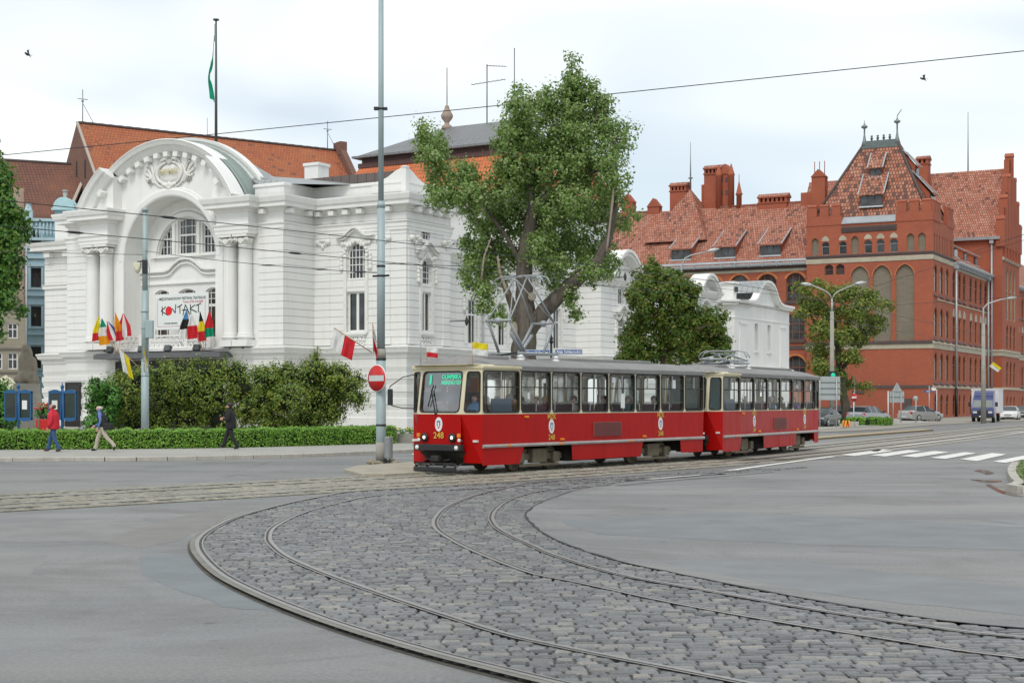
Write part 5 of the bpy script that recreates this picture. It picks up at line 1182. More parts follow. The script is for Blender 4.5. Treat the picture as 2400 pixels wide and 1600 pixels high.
# street wing roof and transept roof
mb = MB(); mb.add([(0.45, 11, 18.2), (0.45, 33.5, 18.2), (-8.0, 33.5, 25.0), (-8.0, 11, 25.0)], [(0, 1, 2, 3)]); mb.add([(0.45, 46.5, 18.2), (0.45, 130, 18.2), (-8.0, 130, 26.0), (-8.0, 46.5, 26.0)], [(0, 1, 2, 3)]); sr = bp(mb, 'wing_roof', M_TILE)
mb = MB()
for a, b in ((11, 33.4), (46.6, 130)):
    mb.sweep([(0.5, a), (0.5, b)], [(0, 17.95), (.1, 17.9), (.2, 18.1), (.2, 18.25), (.1, 18.25), (0, 18.1)]); mb.sweep([(0, a), (0, b)], [(0, 17.8), (.15, 17.85), (.5, 18.1), (.5, 18.18), (0, 18.2)])
for y in np.arange(11.5, 33, 0.9): mb.box(0.0, 0.55, y - .1, y + .1, 17.55, 17.95)
mb.build('gutter', M_GUT, sr)
for y in (15.5, 21.5, 28.0): dormer(sr, 0.45 - (19.2 - 18.2) / .805 + .1, y, 19.2, 1.0, .9, 3.0, .805, 'x', M_TILE, 2)
mb = MB(); mb.add([(GX - .4, 33.1, 23.3), (-26, 33.1, 23.3), (-26, 40, 33.0), (GX - .4, 40, 33.0), (GX - .4, 46.9, 23.3), (-26, 46.9, 23.3)], [(0, 3, 2, 1), (3, 4, 5, 2)]); gr = bp(mb, 'transept_roof', M_TILE)
mb = MB(); mb.sweep([(-14, 33.1), (GX - .2, 33.1)], [(0, 22.9), (.2, 22.9), (.25, 23.25), (0, 23.3)]); mb.build('gutter', M_GUT, gr)
chimney(gr, -9.5, 38.0, 29.5, 35.2, .75, .9, holes=2)
mb = MB(); mb.tube([(-4, 40, 33), (-4, 40, 41)], [.09, .04], 6); mb.build('lightning_rod', MAT['finial_lead'], gr)
mb = MB()
for k in range(6):
    u = g0 + 1.0 + k * (g1 - g0 - 2.0) / 5; h = 23.5 + 8.5 * (1 - abs(u - gc) / 6.5)
    mb.box(GX - .05, GX + .32, u - .28, u + .28, 20.4, h + 1.2)
for k in range(7):
    u = g0 + .0 + k * (g1 - g0) / 6; h = 25.5 + 9.0 * (1 - abs(u - gc) / 6.5); mb.box(GX - .75, GX + .3, u - .35, u + .35, 22, h)
    mb.prism([(u - .45, h), (u + .45, h), (u, h + .5)], lambda a, b: (GX - .8, a, b), lambda a, b: (GX + .35, a, b))
gb = bp(mb, 'gable_pinnacles', M_BRK)
mb = MB(); mb.sweep([(GX, 33.5), (GX, 46.5)], [(0, 20.2), (.2, 20.25), (.3, 20.5), (0, 20.7)]); bp(mb, 'gable_string_course', M_STO)
# rain pipes
for x, y, z1_ in ((0.25, 11.3, 18.0), (0.25, 31.2, 18.0), (GX - 1.3, 33.3, 23.0)):
    mb = MB(); mb.tube([(x, y, 3.4 if y < 20 else 0.3), (x, y, z1_)], 0.13, 8); mb.box(x - .25, x + .25, y - .25, y + .25, z1_ - .6, z1_)
    o = bp(mb, 'rain_pipe', M_GUT)
    if y < 20: mb = MB(); mb.tube([(x, y, 0.1), (x, y, 3.4)], 0.17, 8); mb.build('pipe_shoe', MAT['finial_lead'] if False else plain('black_iron', (0.02, 0.02, 0.022), 0.5, 0.3), o)
mb = MB(); mb.box(-3.2, -2.3, -.3, .05, 0.9, 2.2); mb.box(-9.0, -7.6, -.1, .05, 2.8, 3.1); bp(mb, 'wall_vent', M_DKB)
# ------------------------------------------------------------------ houses and halls around
# tall medieval hall behind the theatre
M_OLDT = brickmat('old_red_tiles', (0.44, 0.14, 0.06), (0.36, 0.105, 0.05), (0.20, 0.065, 0.035), 0.35, 0.42, 0.03, (0.42, 0.17, 0.07), 0.85, 0.8, dark=(0.09, 0.06, 0.055), darkf=0.10)
M_BRNT = brickmat('brown_roof_tiles', (0.20, 0.085, 0.055), (0.15, 0.065, 0.045), (0.06, 0.03, 0.025), 0.35, 0.42, 0.04, (0.24, 0.10, 0.06), 0.85, 0.8)
M_OLDB = brickmat('old_brick', (0.24, 0.115, 0.08), (0.18, 0.09, 0.065), (0.16, 0.10, 0.075), 0.35, 0.12, 0.02, (0.15, 0.085, 0.065), 0.9, 0.4)
pk = P(180, 288, 150.0)
HA = empty('church_hall', (pk.x, pk.y, 0), R(35), 'long steep red tiled roof of an old brick hall behind the theatre', 'building')
zr = pk.z; L_, wv = 29.5, 9.5; ez = zr - 1.12 * wv
mb = MB(); mb.box(0, L_, -wv, wv, 0, ez + .3); mb.add([(0.0, -wv, ez), (0.0, wv, ez), (0.0, 0, zr), (L_, -wv, ez), (L_, wv, ez), (L_, 0, zr)], [(0, 2, 1), (3, 4, 5)]); mb.build('wall', M_OLDB, HA)
mb = MB()
for y, z_ in ((-2.5, 25), (0.0, 25.2), (-4.6, 21.2), (-0.2, 21.5), (2.4, 24.6), (-2.6, 19)): mb.box(-0.05, 0.15, y - .16, y + .16, z_ - 1.0, z_ + .8)
mb.build('slit_windows', M_DARK, HA)
mb = MB(); mb.add([(0.15, -wv - .3, ez - .3), (L_ - .15, -wv - .3, ez - .3), (L_ - .15, 0, zr), (0.15, 0, zr), (0.15, wv + .3, ez - .3), (L_ - .15, wv + .3, ez - .3)], [(0, 1, 2, 3), (3, 2, 5, 4)])
hr = mb.build('roof', M_OLDT, HA)
mb = MB(); pts = [(0.15 + i * (L_ - .3) / 60, 0, zr + .05 + .03 * (i % 2)) for i in range(61)]; mb.tube(pts, .16, 5); mb.build('ridge_tiles', M_DKB, hr)
mb = MB(); mb.obox((0.02, -wv - .3, ez - .2), (0.02, 0, zr + .1), .24, .14); mb.build('verge', plain('lime_verge', (0.42, 0.37, 0.32), .9), hr)
mb = MB()
mb.prism([(-wv - .6, ez), (-wv * .1, zr + .3), (.1, zr + .9), (.5, zr + .9), (.5, ez)], lambda a, b: (L_ - .2, a, b), lambda a, b: (L_ + .5, a, b)); mb.box(L_ - .25, L_ + .6, -1.2, -.2, zr - .6, zr + .9); mb.build('gable_wall', M_OLDB, HA)
for x, h in ((0.6, 3.4), (L_ - 1.2, 3.2)):
    mb = MB(); mb.tube([(x, 0, zr), (x, 0, zr + h)], .05, 5); mb.tube([(x - .5, 0, zr + h * .72), (x + .5, 0, zr + h * .72)], .04, 5); mb.tube([(x, 0, zr + h * .6), (x + 1.2, 0, zr)], .03, 4); mb.lathe([(.02, zr + h * .62), (.16, zr + h * .66), (.02, zr + h * .7)], (x, 0, 0), 8); mb.build('weather_vane', MAT['finial_lead'], hr)
mb = MB(); mb.tube([(14.0, 0, zr), (14.0, 0, zr + 2.0)], .03, 4); mb.build('lightning_rod', MAT['finial_lead'], hr)
# lower brown roof joining it on the left
q = P(14, 370, 152.0)
LB = empty('low_brick_hall', (q.x, q.y, 0), R(-4), 'lower brick hall with a broad brown tiled roof left of the steep red roof', 'building')
mb = MB(); mb.box(-14, 8.4, -7.6, 7, 0, 19.8); mb.build('wall', M_OLDB, LB)
mb = MB(); mb.add([(-14, -8, 19.0), (8.8, -8, 18.2), (8.8, 0, q.z - .9), (-14, 0, q.z + .8), (-14, 8, 18), (8.8, 8, 18)], [(0, 1, 2, 3), (3, 2, 5, 4)]); r_ = mb.build('roof', M_BRNT, LB)
mb = MB(); mb.tube([(-14, 0, q.z + .82), (8.6, 0, q.z - .86)], .16, 6); mb.build('ridge_tiles', M_DKB, r_)
mb = MB(); mb.obox((8.75, -8, 18.3), (8.75, 0, q.z - .8), .3, .2); mb.build('verge', MAT['lime_verge'], r_)
# sky-blue town house squeezed between trees and theatre
M_BLUE = plain('blue_render', (0.36, 0.52, 0.58), .85, var=.1, scale=.8, dirt=(.28, .38, .42))
M_BLUD = plain('blue_moulding', (0.45, 0.60, 0.65), .8, var=.06, scale=2)
BH = empty('town_house', (*P(64, 938, 128)[:2], 0), R(12), 'narrow pale blue town house between the tree and the theatre', 'house')
bpl = Pl(0, 0, 1, 0); ztop = 17.6; wz = [(3.6, 6.2), (7.2, 9.3), (10.1, 12.4), (13.0, 15.1)]
wz = [(CH + (938 - b) * 128 / FPX, CH + (938 - a) * 128 / FPX) for a, b in ((812, 862), (718, 764), (628, 673), (540, 585))]
hol = [rect(u - .42, u + .42, a, b) for u in (0.72, 2.9) for a, b in wz]
mb = MB(); mb.wall(bpl, rect(-.2, 6, 0, ztop), hol, .22); mb.box(-.2, 6, .5, 9, 0, ztop); mb.wall(Pl(-.2, 0, 0, -1), rect(-9, 0, 0, ztop)); mb.build('wall', M_BLUE, BH)
for h in hol: window(bpl, h, BH, plain('dark_brown_frame', (.05, .035, .03), .6), M_GLS, .18, .06, [(h[0][0] + h[1][0]) / 2], [h[0][1] + (h[2][1] - h[0][1]) * .66], .06)
mb = MB()
for a, b in wz:
    mb.box(-.2, 6, -.16, .02, a - .75, a - .62); mb.box(-.2, 6, -.10, .02, a - .2, a - .1)
    for u in (0.72, 2.9):
        for s in (-1, 1): mb.box(u + s * .52 - .08, u + s * .52 + .08, -.07, .02, a - .1, b + .15)
        mb.box(u - .65, u + .65, -.14, .02, b + .15, b + .3)
mb.box(-.3, 6, -.35, .02, ztop - 1.9, ztop - 1.65); mb.box(-.25, 6, -.2, .02, ztop - 2.6, ztop - 2.45); mb.box(-.3, 6, -.25, .1, ztop - .25, ztop)
for k in range(9): mb.lathe([(.09, ztop - 1.6), (.13, ztop - 1.2), (.07, ztop - .7), (.1, ztop - .25)], (.75 + k * .3, -.05, 0), 8)
mb.box(-.25, .45, -.3, .3, ztop - 1.65, ztop + .55); mb.lathe([(.32, ztop + .5), (.4, ztop + .6), (.3, ztop + .75), (.2, ztop + 1.2), (.28, ztop + 1.3)], (.1, 0, 0), 10)
mb.build('mouldings', M_BLUD, BH)
dm = P(151, 490, 118)
DO = empty('corner_dome_house', (dm.x, dm.y, 0), 0, 'pale blue bay with rounded copper dome and stone urn beside the theatre roof', 'house')
mb = MB(); mb.box(-.75, .75, -.1, 2, 0, dm.z - .1); mb.build('wall', M_BLUE, DO)
mb = MB(); mb.prism([(.83 * math.cos(t), dm.z + .92 * math.sin(t) ** .9) for t in np.linspace(0.0, math.pi, 15)], lambda a, b: (a, -.3, b), lambda a, b: (a, 1, b)); mb.box(-.92, .92, -.4, 1, dm.z - .12, dm.z + .06); d_ = mb.build('dome', plain('pale_copper', (.40, .60, .64), .6, var=.1), DO)
mb = MB(); mb.lathe([(.2, dm.z + .9), (.13, dm.z + 1.0), (.2, dm.z + 1.25), (.15, dm.z + 1.38), (.26, dm.z + 1.44), (.18, dm.z + 1.52)], (0, .2, 0), 12); mb.build('urn', plain('urn_stone', (.40, .41, .39), .8), DO)
# grey-beige house at the left edge
M_BEI = plain('grey_beige_render', (0.33, 0.30, 0.235), .9, var=.16, scale=.6, dirt=(.22, .19, .14), bump=.2)
M_BEI2 = plain('bare_brick_patches', (0.36, 0.27, 0.21), .9, var=.2, scale=.8, dirt=(.26, .16, .12), bump=.3)
GHp = P(61, 938, 116)
GH = empty('old_house', (GHp.x, GHp.y, 0), R(21), 'shabby grey beige house with white windows at the left edge behind the statue', 'house')
gpl = Pl(0, 0, 1, 0); wz = [(CH + (938 - b) * 116 / FPX, CH + (938 - a) * 116 / FPX) for a, b in ((827, 865), (758, 793), (690, 726))]
hol = [rect(u - .36, u + .36, a, b) for u in (-.98, -2.1, -3.5, -5.0, -6.6) for a, b in wz]
zt = CH + (938 - 720) * 116 / FPX
mb = MB(); mb.wall(gpl, rect(-9, 0, 0, zt), hol, .15); mb.box(-9, 0, .4, 8, 0, zt); mb.build('wall', M_BEI, GH)
mb = MB(); mb.box(-9, -.15, .25, 8, zt, 18.5); mb.build('upper_wall', M_BEI2, GH)
for h in hol: window(gpl, h, GH, M_WFR, M_GLS, .12, .07, [(h[0][0] + h[1][0]) / 2], [h[0][1] + (h[2][1] - h[0][1]) * .6], .07)
mb = MB(); mb.box(-9, .1, -.18, .3, zt - .1, zt + .25); mb.box(-9, 0, -.08, .02, wz[0][0] - .35, wz[0][0] - .2); mb.box(-9, 0, -.08, .02, 5.9, 6.05); mb.build('ledges', plain('ledge_dark', (.16, .145, .13), .8), GH)
mb = MB(); mb.tube([(.02, -.12, 0), (.02, -.12, 15)], .07, 6); mb.build('rain_pipe', M_GUT, GH)
# white annex with the curved gable to the right of the theatre
AX = empty('annex', (20.5, 137.7, 0), R(-31), 'small white annex with a curved gable between the bushy tree and the brick building', 'building')
apl = Pl(0, 0, 0, 1); AL_ = 14.2
cur = [(AL_, 11.15), (11.4, 11.2), (10.6, 11.35), (9.9, 11.8), (9.3, 12.5), (8.7, 13.0), (7.9, 13.25), (7.0, 13.3), (6.2, 13.15), (5.5, 12.7), (4.9, 12.0), (4.3, 11.45), (3.6, 11.2), (0, 11.05)]
hol = [rect(5.0, 5.85, 6.7, 9.3), rect(8.3, 9.15, 6.7, 9.3), round_top(5.0, 5.8, 2.2, 3.7, .3), round_top(8.4, 9.2, 2.2, 3.7, .3)]
mb = MB(); mb.wall(apl, [(0, 0), (AL_, 0)] + cur, hol, .4); mb.wall(Pl(-9, 0, 1, 0), rect(0, 9, 0, 11.1)); mb.wall(Pl(0, AL_, -1, 0), rect(0, 9, 0, 11.1)); mb.add([(0.3, 0, 11.1), (.3, AL_, 11.1), (-9, AL_, 11.1), (-9, 0, 11.1)], [(0, 1, 2, 3)]); mb.build('wall', M_WPL, AX)
for h in hol: window(apl, h, AX, M_WFR, M_GLS, .34, .07, [(h[0][0] + h[1][0]) / 2], [h[0][1] + (h[2][1] - h[0][1]) * .6], .05)
mb = MB()
for t, d in ((.0, .45), (.22, .62)):
    pts = [(a, b + t) for a, b in cur]; mb.prism(pts + [(a, b + t - .22) for a, b in pts[::-1]] if False else pts + [(a, b - .24) for a, b in pts[::-1]], lambda a, b: (d, a, b), lambda a, b: (-.1, a, b))
mb.sweep([(-9, 0), (0, 0), (0, 3.7)], [(0, 10.8), (.45, 10.85), (.45, 11.05), (.62, 11.1), (.62, 11.28), (0, 11.35)])
mb.sweep([(-9, 0), (0, 0), (0, AL_), (-4, AL_)], [(0, 4.45), (.12, 4.5), (.15, 4.8), (.35, 4.9), (.4, 5.05), (0, 5.15)]); mb.sweep([(-9, 0), (0, 0), (0, AL_)], [(0, 9.6), (.06, 9.62), (.06, 9.75), (0, 9.78)])
for a in (1.2, 11.6): mb.box(0, .08, a, a + 1.6, 5.3, 9.4); mb.box(0, .16, a, a + 1.6, 9.1, 9.25)
for a, b in ((5.0, 5.85), (8.3, 9.15)): mb.box(-.05, .15, a - .1, b + .1, 6.55, 6.7)
mb.build('cornice', M_WPL, AX)
mb = MB(); n = len(cur); mid = cur[3:-3]; m_ = len(mid)
mb.add([(.6, a, b + .23) for a, b in mid] + [(-4.5, a, b + .23) for a, b in mid], [(i, m_ + i, m_ + i + 1, i + 1) for i in range(m_ - 1)]); mb.build('gable_roof', M_ZINC, AX)
mb = MB(); mb.box(-3.4, -1.2, 2.6, 3.4, 11.1, 13.0); mb.box(-3.6, -1.0, 2.4, 3.6, 13.0, 13.2); mb.box(-1.1, -.95, 2.8, 3.2, 12.2, 12.7, 1); mb.build('chimney', [M_WPL, M_DARK], AX)
mb = MB(); mb.box(-8.6, -5.0, 1.6, 4.6, 12.4, 13.6)
for k in range(7): mb.box(-8.4 + k * .55, -8.15 + k * .55, 1.7, 1.95, 11.1, 12.4)
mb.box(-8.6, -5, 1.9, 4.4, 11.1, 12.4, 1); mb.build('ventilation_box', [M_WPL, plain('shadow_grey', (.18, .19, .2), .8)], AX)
mb = MB(); mb.box(.0, .18, 6.3, 8.0, 1.4, 3.3, 0); mb.box(.18, .2, 6.42, 7.88, 1.52, 3.18, 1); mb.build('notice_board', [plain('board_blue', (.06, .10, .26), .5), M_WFR], AX)
# ------------------------------------------------------------------ people
M_SKIN = plain('skin', (0.52, 0.28, 0.20), 0.55, var=.06, scale=8); M_SKIN2 = plain('pale_skin', (0.60, 0.36, 0.28), 0.55, var=.06, scale=8)
def cl(name, col, rough=.85): return plain('cloth_' + name, col, rough, var=.14, scale=5, bump=.25)
def skin_body(name, joints, bones, parts, mats):
    """one continuous figure grown round a skeleton; parts = material index of each bone"""
    keys = list(joints); ix = {k: i for i, k in enumerate(keys)}
    me = bpy.data.meshes.new('skeleton'); me.from_pydata([joints[k][:3] for k in keys], [(ix[a], ix[b]) for a, b in bones], [])
    o = bpy.data.objects.new(name, me); COL.objects.link(o)
    o.modifiers.new('skin', 'SKIN'); sd_ = o.modifiers.new('sub', 'SUBSURF'); sd_.levels = 1; sd_.render_levels = 1
    for i, k in enumerate(keys):
        r = joints[k][3]; me.skin_vertices[0].data[i].radius = (r if isinstance(r, tuple) else (r, r)); me.skin_vertices[0].data[i].use_root = (i == 0)
    bpy.context.view_layer.update()
    nm = bpy.data.meshes.new_from_object(o.evaluated_get(bpy.context.evaluated_depsgraph_get()))
    bpy.data.objects.remove(o); bpy.data.meshes.remove(me)
    nm.name = name; nm.materials.clear()
    for m in mats: nm.materials.append(m)
    seg = [(Vector(joints[a][:3]), Vector(joints[b][:3]), parts[i], (joints[a][3] if not isinstance(joints[a][3], tuple) else joints[a][3][0])) for i, (a, b) in enumerate(bones)]
    for p in nm.polygons:
        c = p.center; best, bi = 9e9, 0
        for a, b, m, r in seg:
            ab = b - a; t = max(0, min(1, (c - a).dot(ab) / max(ab.length_squared, 1e-9))); d = (c - a - ab * t).length / (r ** 0.6 + 0.02)
            if d < best: best, bi = d, m
        p.material_index = bi; p.use_smooth = True
    ob = bpy.data.objects.new(name, nm); COL.objects.link(ob); return ob
def hand(j, bones, parts, side, wrist, direction, mi, curl=0.4):
    """palm, four bent fingers of different length and a thumb from its side"""
    w = Vector(wrist); d = Vector(direction).normalized(); s = 1 if side == 'l' else -1
    fwd = Vector((1, 0, 0)); 
    if abs(d.dot(fwd)) > .8: fwd = Vector((0, 0, 1))
    fwd = (fwd - d * d.dot(fwd)).normalized(); inn = d.cross(fwd) * s
    palm = w + d * 0.075; j[side + 'palm'] = (*palm, .034); bones.append((side + 'wrist', side + 'palm')); parts.append(mi)
    for k, ln in enumerate((.075, .085, .08, .062)):
        b = palm + d * .035 + fwd * (.028 - .019 * k); m = b + d * ln * .55; e = m + d * ln * .4 * math.cos(curl) + inn * ln * .4 * math.sin(curl)
        for nm_, p_, r_ in (('k', b, .0105), ('m', m, .0095), ('t', e, .008)): j[f'{side}f{k}{nm_}'] = (*p_, r_)
        bones += [(side + 'palm', f'{side}f{k}k'), (f'{side}f{k}k', f'{side}f{k}m'), (f'{side}f{k}m', f'{side}f{k}t')]; parts += [mi] * 3
    b = w + d * .04 + fwd * .036; e = b + d * .045 + fwd * .022 + inn * .01
    j[side + 'th1'] = (*b, .012); j[side + 'th2'] = (*e, .009); bones += [(side + 'wrist', side + 'th1'), (side + 'th1', side + 'th2')]; parts += [mi] * 2
def loft(mb, rings, n=14, mi=0, caps=True):
    """rings = (centre, rx, ry): a garment wrapped round the body"""
    vs = []
    for c, rx, ry in rings:
        for k in range(n): a = 2 * math.pi * k / n; vs.append((c[0] + rx * math.cos(a), c[1] + ry * math.sin(a), c[2]))
    m = len(rings); fs = [(i * n + k, i * n + (k + 1) % n, (i + 1) * n + (k + 1) % n, (i + 1) * n + k) for i in range(m - 1) for k in range(n)]
    if caps: fs += [tuple(range(n))[::-1], tuple((m - 1) * n + k for k in range(n))]
    return mb.add(vs, fs, mi, True)
def person(loc, rotz, pose, mats, label, hair=None, h=1.76, hair_style='short', group=None, detail=True, extra=None):
    """pose: joint -> point for a 1.76 m figure facing +x; mats: top, legs, skin, shoes"""
    J = dict(pelvis=(0, 0, .96, (.15, .12)), waist=(0.01, 0, 1.12, (.145, .115)), chest=(0.02, 0, 1.32, (.165, .125)), neck=(0.03, 0, 1.49, .062), jaw=(.055, 0, 1.575, .072), head=(.04, 0, 1.645, .106), crown=(.03, 0, 1.72, .08),
             nose=(.15, 0, 1.628, .014), lsh=(.02, .185, 1.42, .066), rsh=(.02, -.185, 1.42, .066), lelbow=(0, .24, 1.13, .047), relbow=(0, -.24, 1.13, .047), lwrist=(.05, .24, .89, .030), rwrist=(.05, -.24, .89, .030),
             lhip=(0, .095, .90, .108), rhip=(0, -.095, .90, .108), lknee=(.02, .1, .50, .086), rknee=(.02, -.1, .50, .086), lankle=(0, .1, .095, .064), rankle=(0, -.1, .095, .064), ltoe=(.17, .11, .035, .034), rtoe=(.17, -.11, .035, .034))
    for k, v in pose.items(): J[k] = (*v[:3], v[3] if len(v) > 3 else J[k][3])
    for s in 'lr':
        a = J[s + 'ankle']; t = J[s + 'toe']; d = (Vector(a[:3]) - Vector(t[:3])); J[s + 'heel'] = (a[0] + d.x * .28, a[1], a[2] - (.05 if abs(a[2] - .095) < .05 else .04), .038)
        e = J['head']; J[s + 'ear'] = (e[0] - .005, e[1] + (.088 if s == 'l' else -.088), e[2] - .01, .017)
    B = [('pelvis', 'waist'), ('waist', 'chest'), ('chest', 'neck'), ('neck', 'jaw'), ('jaw', 'head'), ('head', 'crown'), ('head', 'nose')]; PT = [0, 0, 0, 2, 2, 2, 2]
    for s in 'lr':
        B += [('chest', s + 'sh'), (s + 'sh', s + 'elbow'), (s + 'elbow', s + 'wrist'), ('pelvis', s + 'hip'), (s + 'hip', s + 'knee'), (s + 'knee', s + 'ankle'), (s + 'ankle', s + 'heel'), (s + 'ankle', s + 'toe'), ('head', s + 'ear')]
        PT += [0, 0, 0, 1, 1, 1, 3, 3, 2]
    if detail:
        for s in 'lr': hand(J, B, PT, s, J[s + 'wrist'][:3], Vector(J[s + 'wrist'][:3]) - Vector(J[s + 'elbow'][:3]), 2)
    root = empty('person', loc, rotz, label, 'person', group)
    bd = skin_body('body', J, B, PT, mats); bd.parent = root
    hd = Vector(J['head'][:3])
    if hair:
        mb = MB()
        if hair_style == 'short': mb.ball(hd + Vector((-.032, 0, .035)), (.112, .112, .108), 8)
        elif hair_style == 'long': mb.ball(hd + Vector((-.03, 0, .02)), (.115, .108, .115), 8); loft(mb, [(hd + Vector((-.06, 0, -.2)), .05, .09), (hd + Vector((-.05, 0, -.05)), .08, .115), (hd + Vector((-.03, 0, .05)), .07, .1)], 10)
        elif hair_style == 'fringe':    # bald crown, hair at the back and sides
            mb.ball(hd + Vector((-.062, 0, -.015)), (.078, .104, .072), 8)
        mb.build('hair', hair, root)
    mb = MB()      # eyes, brows and mouth
    for s in (-1, 1): mb.ball(hd + Vector((.087, s * .034, .005)), (.022, .015, .009), 4)
    mb.ball(hd + Vector((.088, 0, -.062)), (.018, .024, .006), 4, 1)
    mb.build('face', [plain('eyes_dark', (.03, .025, .02), .3), plain('lips', (.38, .14, .12), .5)], root)
    if extra: extra(root, J)
    root.scale = (h / 1.76,) * 3
    return root
def seated(loc, rotz, top, label, hair, style='short', h=1.7, skin=None, turn=0.0, legs=None):
    ps = dict(lknee=(.42, .1, .93, .07), rknee=(.42, -.1, .93, .07), lankle=(.44, .1, .5), rankle=(.44, -.1, .5), ltoe=(.6, .1, .45), rtoe=(.6, -.1, .45), lelbow=(.1, .24, 1.14), relbow=(.1, -.24, 1.14), lwrist=(.32, .12, 1.06), rwrist=(.32, -.12, 1.06))
    if turn:
        c, s_ = math.cos(turn), math.sin(turn); ps.update(nose=(.04 + .11 * c, .11 * s_, 1.628))
    return person(loc, rotz, ps, [top, legs or cl('dark_trousers', (.03, .03, .035)), skin or M_SKIN2, cl('black_shoe', (.02, .02, .02), .4)], label, hair, h, style, 'passengers inside the tram', False)
M_HBR = cl('brown_hair', (.09, .05, .03), .6); M_HGR = cl('grey_hair', (.50, .48, .45), .7); M_HBL = cl('blonde_hair', (.42, .26, .09), .6); M_HDK = cl('dark_hair', (.025, .018, .014), .5)
SHOE = cl('black_shoe', (.02, .02, .02), .4); 
# man in the red jacket
wd_ = R(180 - 4)
redj = cl('red_jacket', (.55, .012, .03), .7)
def jacket(mat_, hem=.80, fat=1.0, collar=True, col=None):
    def f(root, J):
        mb = MB(); c = lambda k, dx=0.0: (J[k][0] + dx, J[k][1], J[k][2])
        px = J['pelvis'][0]; cx = J['chest'][0]
        loft(mb, [((px + .0, 0, hem), .175 * fat, .225 * fat), ((px + .0, 0, hem + .04), .19 * fat, .235 * fat), ((px, 0, 1.0), .185 * fat, .225 * fat), ((px + .01, 0, 1.15), .185 * fat, .225 * fat), ((cx, 0, 1.3), .185 * fat, .235 * fat), ((cx, 0, 1.4), .155 * fat, .215 * fat), ((cx + .01, 0, 1.475), .095, .12), ((cx + .015, 0, 1.53 if collar else 1.49), .08, .085)], 16)
        for s in 'lr':
            w = Vector(J[s + 'wrist'][:3]); e = Vector(J[s + 'elbow'][:3]); sh = Vector(J[s + 'sh'][:3])
            mb.tube([sh + Vector((0, -.03 if s == 'l' else .03, .02)), sh, sh.lerp(e, .5), e, e.lerp(w, .55), w - (w - e).normalized() * .01], [.07, .085, .075, .068, .06, .052], 10)
        mb.build('jacket', mat_, root)
        if col: MB().ball((cx + .17, .06, 1.36), (.012, .03, .03), 5).build('badge', col, root)
    return f
jeans = cl('blue_jeans', (.035, .085, .19))
g_ = G(126, 1059, .12)
person((g_.x, g_.y, .12), wd_, dict(rknee=(.16, -.1, .50), rankle=(.24, -.1, .10), rtoe=(.41, -.1, .05), lknee=(-.06, .1, .50), lankle=(-.26, .1, .10), ltoe=(-.10, .1, .036), lelbow=(-.02, .27, 1.13), lwrist=(.1, .25, .89), relbow=(.02, -.26, 1.13), rwrist=(.14, -.25, .90), nose=(.16, 0, 1.60), head=(.055, 0, 1.64), jaw=(.075, 0, 1.565)),
       [redj, jeans, M_SKIN, cl('brown_shoe', (.10, .035, .025), .45)], 'man in a red jacket and blue jeans walking left along the pavement', M_HBR, 1.79, 'fringe', extra=jacket(redj, .82, 1.06, True, FC['white']))
# elderly man with black vest, blue shirt and shoulder bag
g_ = G(241, 1058.5, .12); vest = cl('black_vest', (.028, .03, .034)); shirt = cl('blue_shirt', (.12, .20, .46))
def vest_bag(root, J):
    mb = MB(); px, cx = J['pelvis'][0], J['chest'][0]
    loft(mb, [((px, 0, .92), .165, .195), ((px, 0, 1.0), .175, .2), ((px + .02, 0, 1.15), .175, .2), ((cx, 0, 1.3), .178, .2), ((cx, 0, 1.41), .145, .165), ((cx + .01, 0, 1.48), .08, .085)], 14); mb.build('vest', vest, root)
    mb = MB(); mb.bbox(-.42, -.08, .02, .26, .80, 1.06, .06); mb.tube([(-.3, .16, 1.04), (-.1, .2, 1.3), (.02, .12, 1.5), (.12, -.05, 1.45), (.16, -.1, 1.2), (.02, -.12, 1.0)], .018, 6); mb.build('shoulder_bag', cl('bag_black', (.02, .02, .022)), root)
person((g_.x, g_.y, .12), wd_, dict(pelvis=(0, 0, .94), waist=(.03, 0, 1.1), chest=(.07, 0, 1.3), neck=(.12, 0, 1.46), jaw=(.16, 0, 1.54), head=(.15, 0, 1.61), crown=(.135, 0, 1.68), nose=(.26, 0, 1.58), lsh=(.06, .185, 1.4), rsh=(.08, -.185, 1.4),
       rknee=(.22, -.1, .52), rankle=(.30, -.1, .11), rtoe=(.48, -.1, .05), lknee=(-.16, .1, .54), lankle=(-.50, .1, .22), ltoe=(-.44, .1, .05), lelbow=(.0, .25, 1.13), lwrist=(.10, .22, .90), relbow=(.14, -.25, 1.1), rwrist=(.36, -.2, .95)),
       [shirt, cl('khaki_trousers', (.44, .40, .31)), M_SKIN2, SHOE], 'elderly man in beige trousers and black vest striding left with a shoulder bag', M_HGR, 1.76, 'fringe', extra=vest_bag)
# man in black
g_ = G(541, 1053, .12); blk = cl('black_coat', (.014, .014, .017))
person((g_.x, g_.y, .12), wd_, dict(rknee=(.20, -.1, .52), rankle=(.30, -.1, .12), rtoe=(.47, -.1, .13), lknee=(-.06, .1, .50), lankle=(-.30, .1, .11), ltoe=(-.13, .1, .036), lelbow=(.0, .28, 1.14), lwrist=(.24, .16, 1.14), relbow=(.02, -.28, 1.14), rwrist=(.26, -.16, 1.16), chest=(.03, 0, 1.32), head=(.06, 0, 1.64), jaw=(.08, 0, 1.565), nose=(.17, 0, 1.605)),
       [blk, cl('black_trousers', (.015, .015, .018)), M_SKIN, SHOE], 'dark haired man in a black coat walking left before the yew bushes', M_HDK, 1.80, 'short', extra=jacket(blk, .78, 1.04))
